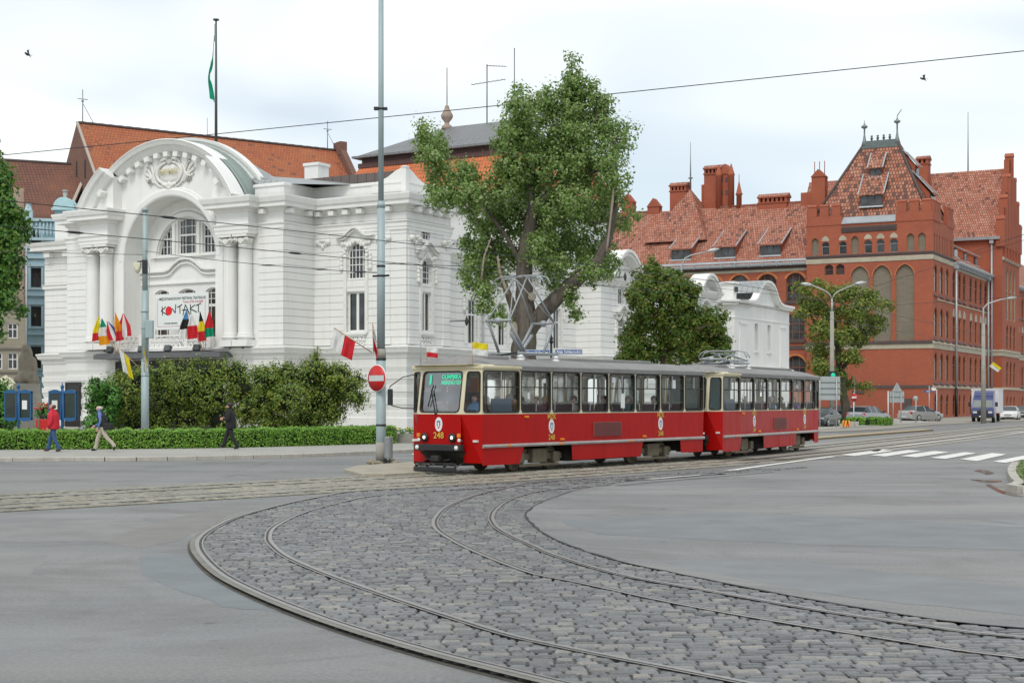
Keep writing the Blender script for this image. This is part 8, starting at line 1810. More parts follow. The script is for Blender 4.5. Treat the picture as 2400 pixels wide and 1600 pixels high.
mb = MB(); mb.tube([(0, 0, 0), (0, 0, zc + .35)], .04, 8); mb.build('post', M_SWH, s4); mb = MB(); mb.lathe([(.005, -.06), (.31, -.06), (.31, -.04), (.005, -.04)], (.1, 0, zc), 24, axis='y'); mb.build('disc', M_SREDp, s4); mb = MB(); mb.box(-.15, .35, -.066, -.058, zc - .08, zc + .08); mb.build('bar', M_SWH, s4)
q = P(2081.5, 938, 124); mb = MB(); mb.tube([(0, 0, 0), (0, 0, P(0, 916, 124).z - .05)], .055, 8); tag(mb.build('post', M_SWH, None, (q.x, q.y, .05)), 'bare white post left of the triangular sign', 'post')
q = P(2178, 938, 140); s5 = empty('street_name_sign', (q.x, q.y, .0), 0, 'thin post with small blue and white street name plates by the brick corner', 'street sign'); zt_ = P(0, 904, 140).z
mb = MB(); mb.tube([(0, 0, 0), (0, 0, zt_)], .05, 7); mb.build('post', M_POST, s5); z_ = P(0, 917, 140).z; mb = MB(); mb.box(-.48, .25, -.07, -.05, z_ - .1, z_ + .1); mb.build('plate', M_SBL, s5); mb = MB(); mb.box(.25, .32, -.3, .3, z_ + .15, z_ + .4); mb.build('side_plate', M_SWH, s5); text_mesh('Wały', .17, M_SWH, s5, facing((-.12, -.075, z_), (1, 0, 0), (0, 0, 1)), 'plate_lettering', bold=.004)
q = P(2193, 938, 137); s6 = empty('post_lamp', (q.x, q.y, .0), 0, 'thin white post with a small sign arm at the brick corner', 'post'); zt_ = P(0, 912, 137).z; mb = MB(); mb.tube([(.1, 0, 0), (.1, 0, zt_)], .03, 6); mb.build('post', M_SWH, s6); mb = MB(); mb.bbox(-.35, .02, -.05, .05, zt_ - .12, zt_ + .12, .02); mb.build('plate', M_SWH, s6)
# chevron barrier and stone edging by the far hedge
q = G(1983, 1003, .06); cb = empty('chevron_barrier', (q.x, q.y, .06), R(0), 'low red and yellow chevron barrier beside the dark car', 'barrier')
mb = MB(); mb.bbox(-.26, .26, -.06, .06, .08, .55, .01); mb.build('board', plain('barrier_yellow', (.68, .42, .02), .5), cb)
mb = MB()
for x, s in ((-.2, 1), (.02, 1), (.2, -1)): mb.hexa([(x - .05, -.07, .1), (x + .03, -.07, .1), (x + .03, -.06, .1), (x - .05, -.06, .1), (x - .05 + .1 * s, -.07, .53), (x + .03 + .1 * s, -.07, .53), (x + .03 + .1 * s, -.06, .53), (x - .05 + .1 * s, -.06, .53)])
mb.build('chevrons', M_SREDp, cb); [MB().box(x - .03, x + .03, -.03, .03, 0, .1).build('foot', M_POST, cb) for x in (-.18, .18)]
for px in (1995.5, 2006): q = G(px, 1001, .06); mb = MB(); mb.bbox(-.16, .16, -.15, .15, 0, .42, .03); tag(mb.build('stone_block', M_KERB, None, (q.x, q.y, .06), R(px)), 'pale stone block between chevron barrier and hedge' if px < 2000 else 'pale stone block touching the left end of the far hedge', 'stone block', 'stone blocks by the far hedge')
# birds
for px, py, Y, lb in ((65, 128, 60, 'dark bird flying high at the left over the old roofs'), (2164, 185, 70, 'small dark bird flying above the brick tower roof')):
    mb = MB(); mb.ball((0, 0, 0), (.12, .06, .055), 6); mb.ball((-.12, 0, .03), (.045, .04, .04), 5); mb.add([(.0, 0, .02), (-.04, .02, .16), (.10, .03, .22), (.08, 0, .02)], [(0, 1, 2, 3)]); mb.add([(.0, 0, .02), (-.04, -.02, -.02), (.12, -.1, -.14), (.1, 0, .0)], [(0, 1, 2, 3)]); mb.add([(.1, 0, 0), (.24, .05, .0), (.24, -.05, 0)], [(0, 1, 2)])
    tag(mb.build('bird', plain('bird_grey', (.03, .03, .035), .7), None, P(px, py, Y), R(px)), lb, 'bird', 'birds')
# ------------------------------------------------------------------ trees, shrubs, hedges
def leaves(name, blobs, n, size, mat_, parent=None, seed=1, clump=.38, per=42, up=.35, asp=.55, hollow=.55, loc=None):
    """crown of many single leaves gathered in clumps through the volume of its boughs"""
    r = np.random.default_rng(seed); cen = np.array([b[0] for b in blobs], float); rad = np.array([b[1] for b in blobs], float)
    vol = rad.prod(1) ** .75; nc = max(n // per, 1); bi = r.choice(len(blobs), nc, p=vol / vol.sum())
    d = r.normal(size=(nc, 3)); d /= np.linalg.norm(d, axis=1)[:, None]; t = hollow + (1.03 - hollow) * r.random(nc) ** .7
    cc = cen[bi] + d * rad[bi] * t[:, None]
    ci = r.integers(0, nc, n); cs = clump * (.6 + .8 * r.random(nc))
    off = r.normal(size=(n, 3)) * (cs[ci] * .55)[:, None]; pos = cc[ci] + off
    out = d[ci] * .8 + off / (np.linalg.norm(off, axis=1)[:, None] + 1e-6) * .6 + r.normal(size=(n, 3)) * .55 + np.array([0, 0, up]); out /= np.linalg.norm(out, axis=1)[:, None]
    a = np.cross(out, r.normal(size=(n, 3))); a /= np.linalg.norm(a, axis=1)[:, None]; b = np.cross(out, a)
    s = size * (.6 + .8 * r.random(n))[:, None]
    v = np.stack([pos - a * s * .5, pos + b * s * asp * .5 + out * s * .06, pos + a * s * .5, pos - b * s * asp * .5 + out * s * .06], 1).reshape(-1, 3)
    me = bpy.data.meshes.new(name); me.vertices.add(n * 4); me.vertices.foreach_set('co', v.astype(np.float32).ravel()); me.loops.add(n * 4); me.loops.foreach_set('vertex_index', np.arange(n * 4, dtype=np.int32))
    me.polygons.add(n); me.polygons.foreach_set('loop_start', np.arange(0, n * 4, 4, dtype=np.int32)); me.update(calc_edges=True); me.validate()
    me.materials.append(mat_); o = bpy.data.objects.new(name, me); COL.objects.link(o)
    if parent: o.parent = parent
    return o
def pxblobs(lst, Y, spread=.9, seed=3, base=None):
    """boughs read off the photograph, each set at its own depth in the crown"""
    r = random.Random(seed); k = Y / FPX; o = []
    for cx, cy, rx, ry in lst:
        p = P(cx, cy, Y); dy = r.uniform(-1, 1) * spread; o.append(((p.x, p.y + dy, p.z), (rx * k, max(min(rx, ry) * k, .3) * 1.25, ry * k)))
    return o
def limb(mb, pts, Y, seed=1, dy=0.0, n=9):
    """branch through points (px, py, width px)"""
    k = Y / FPX; r = random.Random(seed); path = [P(a, b, Y) + Vector((0, dy * i / max(len(pts) - 1, 1), 0)) for i, (a, b, w) in enumerate(pts)]; sm2 = []; rs = []
    for i in range(len(path) - 1):
        for t in (0, .34, .67): sm2.append(path[i].lerp(path[i + 1], t) + Vector((r.uniform(-1, 1), r.uniform(-1, 1), r.uniform(-1, 1))) * pts[i][2] * k * (.05 if t else .0)); rs.append((pts[i][2] + (pts[i + 1][2] - pts[i][2]) * t) * k / 2 * r.uniform(.94, 1.07))
    sm2.append(path[-1]); rs.append(pts[-1][2] * k / 2); mb.tube(sm2, rs, n)
def barkmat(name, c1, c2):
    m, nt, b = NT(name, .9); o = coords(nt); w = noise(nt, nd(nt, "ShaderNodeMapping", {0: o, 3: (5, 5, .9)}).outputs[0], 1.0, 6, .65, .5); n2 = noise(nt, o, .7, 3)
    c = mixc(nt, ramp(nt, w, .35, .65), c4(c1), c4(c2)); c = mixc(nt, ramp(nt, n2, .5, .7, 0, .5), c, (.07, .08, .03, 1)); nt.links.new(c, b.inputs['Base Color']); setbump(nt, b, w, .9, .06); MAT[name] = m; return m
M_BARK = barkmat('poplar_bark', (.055, .045, .038), (.16, .135, .11)); M_BARK2 = barkmat('dark_bark', (.04, .032, .025), (.10, .08, .06)); M_DEAD = plain('bare_twig', (.30, .24, .19), .9, var=.15)
M_POP = leafmat('poplar_leaves', [(0.092, 0.172, 0.0345), (0.149, 0.259, 0.0517), (0.207, 0.333, 0.0747), (0.276, 0.402, 0.127), (0.391, 0.483, 0.241), (0.31, 0.345, 0.103)], .45, .42)
M_OAK = leafmat('bushy_leaves', [(.05, .11, .015), (.09, .185, .025), (.13, .24, .035), (.19, .24, .045), (.22, .19, .05), (.11, .25, .03)], .38, .45)
M_ROB = leafmat('feathery_leaves', [(0.072, 0.132, 0.0288), (0.132, 0.216, 0.0432), (0.204, 0.276, 0.0528), (0.288, 0.276, 0.0528), (0.144, 0.24, 0.048)], .3, .5)
M_LFT = leafmat('left_tree_leaves', [(0.0324, 0.099, 0.0216), (0.063, 0.172, 0.0324), (0.108, 0.252, 0.0468), (0.18, 0.288, 0.045), (0.081, 0.198, 0.036)], .28, .42)
M_YEW = leafmat('yew_needles', [(0.0408, 0.0918, 0.0229), (0.0766, 0.154, 0.0306), (0.14, 0.217, 0.0331), (0.217, 0.294, 0.0408), (0.318, 0.346, 0.056), (0.102, 0.179, 0.0408)], .15, .5)
M_LEAFY = leafmat('leafy_bush', [(0.048, 0.144, 0.0288), (0.096, 0.264, 0.0432), (0.168, 0.384, 0.072)], .28, .4); M_HDG = leafmat('hedge_leaves', [(0.0586, 0.157, 0.0203), (0.113, 0.259, 0.027), (0.18, 0.36, 0.0406), (0.27, 0.473, 0.0674), (0.101, 0.226, 0.027)], .22, .45)
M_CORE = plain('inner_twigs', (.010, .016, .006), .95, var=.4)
# --- the big poplar
YT = 80.0
PT_ = empty('poplar_tree', (P(1230, 938, YT).x, YT, .12), 0, 'big poplar with a forked dark trunk standing behind the tram', 'tree')
def under(o, root): o.parent = root; o.matrix_parent_inverse = root.matrix_basis.inverted(); return o
mb = MB()
limb(mb, [(1228, 1018, 74), (1228, 860, 64), (1230, 800, 58), (1230, 740, 50), (1228, 690, 40), (1229, 640, 37), (1231, 590, 36), (1243, 530, 31), (1249, 490, 27), (1252, 472, 24)], YT, 1, 0, 12)
limb(mb, [(1228, 790, 40), (1255, 750, 40), (1290, 715, 37), (1330, 675, 33), (1365, 645, 30), (1395, 622, 27), (1425, 560, 18), (1440, 480, 11), (1438, 400, 6)], YT, 2, -1.2, 10)
limb(mb, [(1246, 500, 24), (1270, 470, 22), (1300, 448, 21), (1325, 430, 20), (1352, 398, 15), (1366, 360, 12), (1366, 310, 9), (1352, 240, 6), (1342, 170, 3)], YT, 3, .8, 9)
limb(mb, [(1215, 760, 22), (1195, 700, 17), (1178, 655, 13), (1164, 610, 11), (1150, 560, 8), (1110, 500, 6), (1060, 445, 4)], YT, 4, .8, 8)
limb(mb, [(1229, 640, 14), (1190, 560, 10), (1130, 480, 7), (1050, 440, 5), (1010, 370, 3)], YT, 5, -.9, 7); limb(mb, [(1250, 480, 14), (1235, 420, 10), (1200, 350, 7), (1190, 290, 4)], YT, 6, .6, 7)
limb(mb, [(1330, 430, 10), (1400, 400, 8), (1440, 330, 6), (1475, 330, 3)], YT, 7, -.7, 6); limb(mb, [(1366, 330, 8), (1400, 270, 5), (1405, 220, 3)], YT, 8, .6, 6); limb(mb, [(1240, 540, 10), (1300, 500, 8), (1400, 520, 5), (1490, 500, 3)], YT, 9, .9, 6)
under(mb.build('trunk', M_BARK), PT_)
mb = MB(); limb(mb, [(1128, 655, 5), (1135, 600, 5), (1150, 560, 3)], YT - 1.5, 3, 0, 6); limb(mb, [(1422, 590, 5), (1430, 520, 5), (1436, 470, 6), (1438, 440, 4)], YT - 2.2, 4, 0, 6); limb(mb, [(1190, 690, 9), (1172, 640, 8), (1166, 600, 5)], YT - 1.2, 5, 0, 6); under(mb.build('bare_branches', M_DEAD), PT_)
mb = MB(); q = P(1247, 695, YT - .62); mb.ball(q, (.22, .06, .23), 8); q = P(1205, 775, YT - .6); mb.ball(q, (.2, .12, .5), 8); under(mb.build('pruning_scar', plain('scar_wood', (.32, .27, .2), .9, var=.2)), PT_)
bl = [(1340, 165, 22, 42), (1338, 205, 38, 45), (1345, 250, 65, 50), (1405, 245, 42, 45), (1385, 205, 22, 28), (1285, 228, 38, 42), (1225, 262, 50, 45), (1215, 300, 45, 40), (1290, 300, 80, 60), (1370, 310, 80, 55), (1445, 305, 40, 38), (1478, 330, 24, 22), (1445, 345, 42, 28), (1195, 325, 50, 45), (1245, 385, 85, 65),
      (1350, 395, 90, 70), (1432, 420, 42, 55), (1190, 400, 45, 40), (1002, 330, 34, 45), (985, 305, 16, 20), (1025, 330, 20, 40), (1020, 380, 42, 38), (1068, 405, 30, 30), (1100, 415, 28, 32), (1010, 432, 30, 34), (1050, 470, 52, 42), (1110, 468, 52, 45), (1145, 520, 55, 50), (1170, 455, 45, 45), (1325, 490, 85, 60), (1412, 490, 50, 55), (1455, 470, 25, 30),
      (1490, 500, 26, 16), (1470, 520, 24, 22), (1120, 590, 48, 55), (1150, 640, 45, 50), (1098, 640, 26, 30), (1170, 585, 40, 45), (1290, 560, 55, 55), (1370, 575, 65, 50), (1425, 610, 35, 48), (1385, 640, 50, 34), (1300, 620, 40, 40), (1130, 680, 45, 28), (1140, 722, 32, 20), (1168, 745, 22, 20), (1335, 700, 20, 30), (1350, 735, 16, 18), (1250, 585, 40, 45), (1190, 500, 40, 40)]
bk_ = pxblobs([(1225, 440, 42, 42), (1212, 525, 36, 42), (1262, 425, 34, 34), (1272, 515, 40, 42), (1262, 580, 36, 40), (1205, 600, 32, 40), (1300, 660, 34, 30)], YT + 1.6, .3, 8)
under(leaves('crown', bk_ + pxblobs(bl, YT, 1.7, 5), 92000, .15, M_POP, None, 2, .33, 46, .3, .8, .25), PT_)
# --- bushy tree to the right of it
Yb = 92.0; BT = empty('bushy_tree', (P(1560, 938, Yb).x, Yb, .12), 0, 'dense bushy tree with olive tinted leaves right of the poplar', 'tree')
mb = MB(); limb(mb, [(1555, 1000, 26), (1558, 860, 22), (1556, 780, 17), (1548, 700, 10), (1540, 630, 4)], Yb, 1); limb(mb, [(1558, 850, 14), (1600, 790, 10), (1660, 760, 5)], Yb, 2, -.8); limb(mb, [(1557, 840, 12), (1510, 800, 8), (1470, 800, 4)], Yb, 3, .6); limb(mb, [(1553, 760, 9), (1590, 690, 6), (1590, 650, 3)], Yb, 4, .5); under(mb.build('trunk', M_BARK2), BT)
bl = [(1532, 625, 26, 26), (1520, 660, 42, 38), (1570, 670, 45, 42), (1490, 700, 30, 38), (1545, 715, 62, 45), (1605, 705, 36, 45), (1622, 680, 18, 22), (1515, 760, 50, 40), (1580, 770, 60, 45), (1640, 760, 42, 42), (1675, 750, 26, 30), (1690, 790, 26, 28), (1478, 790, 28, 30), (1500, 822, 55, 34), (1580, 828, 70, 34), (1650, 815, 52, 34), (1465, 835, 26, 22), (1700, 825, 20, 18), (1455, 845, 22, 16)]
under(leaves('crown', pxblobs(bl, Yb, .9, 6), 30000, .21, M_OAK, None, 4, .30, 34, .35, .6, .35), BT)
# --- leaning tree by the brick building
Yr = 121.0; RT = empty('leaning_tree', (P(1985, 938, Yr).x, Yr, .06), 0, 'loose leaning tree with feathery yellowish foliage before the brick building', 'tree')
mb = MB(); limb(mb, [(1992, 1000, 26), (1982, 950, 22), (1972, 900, 20), (1966, 850, 16), (1962, 800, 12), (1955, 750, 8), (1930, 700, 4)], Yr, 1); limb(mb, [(1968, 870, 11), (2000, 830, 9), (2030, 780, 6), (2060, 740, 3)], Yr, 2, -1); limb(mb, [(1965, 820, 9), (1990, 770, 7), (2010, 720, 3)], Yr, 3, .8); limb(mb, [(1962, 810, 8), (1920, 770, 6), (1880, 700, 3)], Yr, 4, .5); limb(mb, [(1972, 905, 8), (1940, 880, 6), (1920, 860, 3)], Yr, 5, -.6); under(mb.build('trunk', M_BARK2), RT)
bl = [(1880, 683, 26, 18), (1905, 668, 18, 14), (1900, 715, 36, 24), (1945, 690, 38, 20), (1985, 690, 34, 22), (2035, 700, 34, 20), (2065, 718, 22, 16), (1940, 735, 42, 26), (2000, 735, 45, 26), (2045, 755, 34, 24), (1915, 775, 36, 24), (1965, 785, 42, 26), (2015, 790, 34, 20), (1930, 825, 34, 26), (1985, 835, 30, 20), (1915, 860, 26, 22), (1955, 875, 32, 22), (1990, 895, 24, 14), (2022, 905, 24, 7), (1950, 915, 24, 16), (2055, 780, 16, 14), (1870, 735, 18, 14)]
under(leaves('crown', pxblobs(bl, Yr, 1.6, 7), 17000, .26, M_ROB, None, 6, .40, 30, .3, .5, .2), RT)
# --- tree at the left edge
Yl = 72.0; LT = empty('street_tree', (P(-70, 938, Yl).x, Yl, .12), 0, 'green leafy tree cut off by the left edge', 'tree')
mb = MB(); limb(mb, [(-75, 1040, 30), (-72, 860, 25), (-65, 700, 20), (-50, 560, 13), (-25, 420, 6)], Yl, 1); limb(mb, [(-68, 760, 12), (-20, 690, 8), (30, 640, 4)], Yl, 2, .6); limb(mb, [(-60, 640, 10), (-10, 560, 7), (35, 500, 3)], Yl, 3, -.6); under(mb.build('trunk', M_BARK2), LT)
bl = [(-12, 350, 20, 32), (-20, 400, 32, 36), (5, 445, 28, 34), (-35, 460, 55, 50), (32, 490, 28, 28), (45, 510, 20, 18), (5, 530, 48, 45), (35, 560, 26, 36), (-50, 560, 60, 70), (20, 615, 32, 40), (-10, 650, 42, 50), (30, 660, 22, 24), (10, 705, 34, 34), (36, 722, 18, 14), (-15, 750, 34, 34), (5, 785, 14, 14), (-70, 680, 55, 80), (-90, 480, 50, 90)]
under(leaves('crown', pxblobs(bl, Yl, 1.2, 8), 30000, .19, M_LFT, None, 8, .30, 36, .3, .75, .35), LT)
# --- shrubs behind the hedge
def shrub(name, label, bl, Y, n, size, m, seed, group=None, clump=.22, asp=.45, core=.6, stem=None, per=30, spread=.7):
    c = P(sum(b[0] for b in bl) / len(bl), 938, Y); root = empty(name, (c.x, Y, .12), 0, label, 'shrub', group); B_ = pxblobs(bl, Y, spread, seed)
    under(leaves('foliage', B_, n, size, m, None, seed, clump, per, .5, asp, .66), root)
    mb = MB()
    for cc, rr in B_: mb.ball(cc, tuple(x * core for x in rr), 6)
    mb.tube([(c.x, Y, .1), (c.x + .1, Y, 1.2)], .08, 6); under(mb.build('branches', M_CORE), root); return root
shrub('leafy_bush', 'bright green leafy bush at the left end of the dark yews', [(232, 905, 22, 22), (222, 940, 22, 36), (240, 970, 26, 44), (258, 930, 20, 30), (228, 995, 26, 24)], 64.5, 5000, .12, M_LEAFY, 21, None, .18, .7)
GY = 'dark yew bushes behind the hedge'
shrub('yew_bush', 'leftmost dark yew bush right behind the bright leafy bush', [(275, 905, 34, 34), (300, 930, 45, 50), (265, 960, 34, 40), (310, 985, 55, 34), (330, 890, 36, 36)], 66.5, 9000, .13, M_YEW, 22, GY)
shrub('yew_bush', 'broad yellowish yew bush beside the mast, below the canopy', [(365, 880, 40, 36), (410, 870, 45, 34), (390, 930, 60, 48), (440, 905, 45, 45), (370, 985, 55, 34), (440, 980, 50, 36), (470, 872, 38, 32)], 67.5, 13000, .13, M_YEW, 23, GY)
shrub('yew_bush', 'yellowish yew bush directly behind the man in black', [(510, 872, 40, 34), (550, 868, 32, 26), (500, 925, 50, 48), (560, 915, 50, 44), (520, 980, 60, 36), (590, 960, 40, 42)], 68.0, 12000, .13, M_YEW, 24, GY)
shrub('yew_bush', 'dark yew bush left of the pointed one', [(620, 888, 40, 36), (660, 880, 36, 34), (630, 940, 50, 48), (680, 935, 44, 46), (640, 990, 56, 32)], 67.0, 11000, .13, M_YEW, 25, GY)
shrub('yew_bush', 'big dark yew with a pointed tip, rightmost by the tall mast', [(738, 838, 10, 20), (742, 862, 26, 26), (720, 890, 38, 34), (765, 880, 40, 30), (800, 880, 30, 28), (740, 935, 54, 44), (795, 920, 40, 34), (828, 915, 24, 28), (842, 935, 16, 24), (720, 985, 48, 36), (770, 970, 38, 28), (835, 890, 16, 18)], 68.5, 17000, .13, M_YEW, 26, GY)
shrub('leafy_bush', 'dark bush at the left edge behind the notice stand', [(2, 915, 20, 24), (-15, 960, 40, 50), (12, 975, 18, 34)], 68, 3500, .13, M_LEAFY, 27, None, .2, .7)
# the two far small ones and the flowers
def flowers(name, label, p, w, d, h, cols, n, seed, size=.09):
    root = empty(name, p, 0, label, 'flowers'); r = random.Random(seed)
    leaves('foliage', [((0, 0, h * .5), (w, d, h * .5))], n, size * 1.1, M_LEAFY, root, seed, .12, 16, .5, .6, .3)
    mb = MB()
    for k in range(n // 14): mb.ball((r.uniform(-w, w) * .9, r.uniform(-d, d) * .9 - d * .2, h * r.uniform(.6, 1.1)), size * r.uniform(.35, .6), 4, r.randrange(len(cols)))
    mb.build('blossoms', cols, root); return root
fl = [plain('blossom_' + k, v, .6) for k, v in dict(red=(.55, .03, .02), yellow=(.65, .5, .05), pink=(.55, .25, .3), cream=(.6, .55, .42)).items()]
flowers('flower_bed', 'pink and yellow flowers growing in the concrete trough', (FT.location.x, FT.location.y, .5), 1.0, .3, .28, fl[1:], 420, 31)
fq_ = P(107, 938, 72); flowers('flower_tub', 'red flowers in a dark tub behind the man in the red jacket', (fq_.x, fq_.y, 1.05), .42, .4, .75, [fl[0], plain('faded_bloom', (.34, .20, .09), .7)], 620, 32, .12)
mb = MB(); mb.lathe([(.22, 0), (.3, 1.1), (.34, 1.15), (.3, 1.2)], n=14); tag(mb.build('plant_tub', plain('tub_dark', (.03, .03, .03), .6), None, (fq_.x, fq_.y, .12)), 'dark round tub under the red flowers', 'planter')
# clipped hedges: a dense block of twigs with leaves over all its faces
def hedge(path, w, h, z0, n, size, label, seed, group='clipped hedges'):
    pts = resample(smooth(path, 4), .5); root = empty('hedge', (pts[0].x, pts[0].y, z0), 0, label, 'hedge', group)
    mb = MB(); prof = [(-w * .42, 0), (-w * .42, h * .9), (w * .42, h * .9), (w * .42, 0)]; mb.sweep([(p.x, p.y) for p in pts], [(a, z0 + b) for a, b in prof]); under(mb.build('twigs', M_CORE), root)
    r = np.random.default_rng(seed); P_ = np.array([(p.x, p.y) for p in pts]); seg = r.integers(0, len(P_) - 1, n); t = r.random(n)[:, None]; c = P_[seg] * (1 - t) + P_[seg + 1] * t; d = P_[seg + 1] - P_[seg]; d /= np.linalg.norm(d, axis=1)[:, None]; nn = np.stack([d[:, 1], -d[:, 0]], 1)
    f = r.random(n); per = 2 * h + w; s = f * per; o = np.where(s < h, -w / 2, np.where(s < h + w, s - h - w / 2, w / 2)); zz_ = np.where(s < h, s, np.where(s < h + w, h, s - h - w))
    j = r.normal(size=(n, 3)) * .03; bump = .03 * np.sin(c[:, 0] * 5.3) + .03 * np.sin(c[:, 1] * 3.1 + c[:, 0] * 9) + .02 * np.sin(c[:, 0] * 17)
    pos = np.stack([c[:, 0] + nn[:, 0] * (o + np.sign(o) * bump), c[:, 1] + nn[:, 1] * (o + np.sign(o) * bump), z0 + zz_ + bump * (zz_ > h * .95)], 1) + j
    ends = r.random(n) < .03
    pos[ends] = np.stack([P_[-1][0] + nn[ends, 0] * r.uniform(-w / 2, w / 2, ends.sum()), P_[-1][1] + nn[ends, 1] * r.uniform(-w / 2, w / 2, ends.sum()), z0 + r.random(ends.sum()) * h], 1)
    face = np.stack([nn[:, 0] * np.sign(o), nn[:, 1] * np.sign(o), (zz_ > h * .95) * 1.2], 1); out = face + r.normal(size=(n, 3)) * .6 + np.array([0, 0, .35]); out /= np.linalg.norm(out, axis=1)[:, None]
    a = np.cross(out, r.normal(size=(n, 3))); a /= np.linalg.norm(a, axis=1)[:, None]; b_ = np.cross(out, a); sz = size * (.6 + .8 * r.random(n))[:, None]
    v = np.stack([pos - a * sz * .5, pos + b_ * sz * .3, pos + a * sz * .5, pos - b_ * sz * .3], 1).reshape(-1, 3)
    me = bpy.data.meshes.new('foliage'); me.vertices.add(n * 4); me.vertices.foreach_set('co', v.astype(np.float32).ravel()); me.loops.add(n * 4); me.loops.foreach_set('vertex_index', np.arange(n * 4, dtype=np.int32)); me.polygons.add(n); me.polygons.foreach_set('loop_start', np.arange(0, n * 4, 4, dtype=np.int32)); me.update(calc_edges=True); me.materials.append(M_HDG)
    ob = bpy.data.objects.new('foliage', me); COL.objects.link(ob); under(ob, root); return root
gh = [G(px, py, .12) for px, py in ((-260, 1054.5), (0, 1053.5), (260, 1052), (520, 1049), (700, 1044.5), (880, 1039.5), (908, 1038.5))]
hedge([(p.x, p.y + .55) for p in gh], 1.1, .70, .12, 42000, .085, 'long clipped green hedge along the pavement on the left', 41)
gh = [G(px, py, .06) for px, py in ((1996, 997.5), (2040, 998), (2086, 996))]; hedge([(p.x, p.y + .4) for p in gh], .9, .56, .06, 5000, .13, 'low clipped hedge in front of the silver estate car', 42)
gh = [P(px, 938, 118.5) for px in (1984, 2030, 2082)]; hedge([(p.x, p.y) for p in gh], .8, .55, .06, 2600, .14, 'second low hedge just behind the front one by the estate car', 43)
# grass
rg = np.random.default_rng(9); gpoly = np.array(gi)
def inpoly(x, y):
    c = False; j = len(gpoly) - 1
    for i in range(len(gpoly)):
        if (gpoly[i][1] > y) != (gpoly[j][1] > y) and x < (gpoly[j][0] - gpoly[i][0]) * (y - gpoly[i][1]) / (gpoly[j][1] - gpoly[i][1]) + gpoly[i][0]: c = not c
        j = i
    return c
mb = MB(); k = 0; x0_, y0_ = gpoly.min(0); x1_, y1_ = gpoly.max(0)
while k < 5000:
    x, y = rg.uniform(x0_, min(x1_, 19)), rg.uniform(y0_, min(y1_, 47)); k += 1
    if not inpoly(x, y) or min(abs(x - p[0]) + abs(y - p[1]) for p in gi[:5]) < .5: continue
    a = rg.uniform(0, 6.28); h = rg.uniform(.03, .06); dx, dy = math.cos(a) * .02, math.sin(a) * .02; mb.add([(x - dx, y - dy, .13), (x + dx, y + dy, .13), (x + dy * 2, y - dx * 2, .13 + h)], [(0, 1, 2)])
tag(mb.build('grass', leafmat('grass_blades', [(.06, .11, .015), (.11, .17, .03), (.17, .20, .05)], .3, .6)), 'short grass on the island at the right edge', 'grass', kind='stuff')
# ------------------------------------------------------------------ cars and the truck
M_TYR = plain('tyre', (.018, .018, .018), .85); M_RIMC = plain('alloy_rim', (.42, .43, .44), .35, .6); M_CGL = glassmat('car_glass', (.03, .037, .042), .05, .3); M_LENS = plain('headlamp_lens', (.60, .62, .62), .12, .2, var=.05); M_TAIL = plain('tail_lamp', (.45, .012, .02), .2); M_PLT = plain('number_plate', (.62, .62, .58), .5); M_TRIM = plain('car_black_trim', (.02, .02, .022), .6)
def carpaint(name, col, metal=.3):
    m, nt, b = NT(name, .3, metal); o = coords(nt); nt.links.new(mixc(nt, ramp(nt, noise(nt, o, 1.2, 3), .3, .7), c4(col, .94), c4(col, 1.05)), b.inputs['Base Color']); b.inputs['Coat Weight'].default_value = .7; b.inputs['Coat Roughness'].default_value = .06; return m
# stations along the body: x, sill z, belt z, top z, half width at sill, belt, top; f: what lies between this station and the next (H bonnet, W windscreen, C cabin, P pillar, R rear window, B boot)
SALOON = [(0, .30, .55, .62, .60, .72, .60, 'H'), (.12, .24, .62, .70, .74, .80, .66, 'H'), (.55, .20, .74, .84, .82, .86, .72, 'H'), (1.25, .20, .86, .95, .84, .87, .74, 'W'), (1.95, .20, .90, 1.36, .85, .87, .56, 'C'), (2.45, .20, .91, 1.42, .85, .87, .58, 'P'), (2.53, .20, .91, 1.42, .85, .87, .58, 'C'), (3.25, .20, .92, 1.37, .85, .87, .57, 'R'), (3.80, .20, .93, 1.02, .84, .86, .68, 'B'), (4.30, .26, .90, .98, .78, .80, .66, 'B'), (4.42, .34, .70, .80, .70, .72, .60, 'E')]
ESTATE = SALOON[:7] + [(3.35, .20, .93, 1.43, .85, .87, .58, 'P'), (3.43, .20, .93, 1.42, .85, .87, .58, 'C'), (3.95, .20, .94, 1.34, .84, .86, .58, 'R'), (4.32, .26, .92, .97, .80, .83, .66, 'B'), (4.42, .34, .70, .80, .74, .76, .60, 'E')]
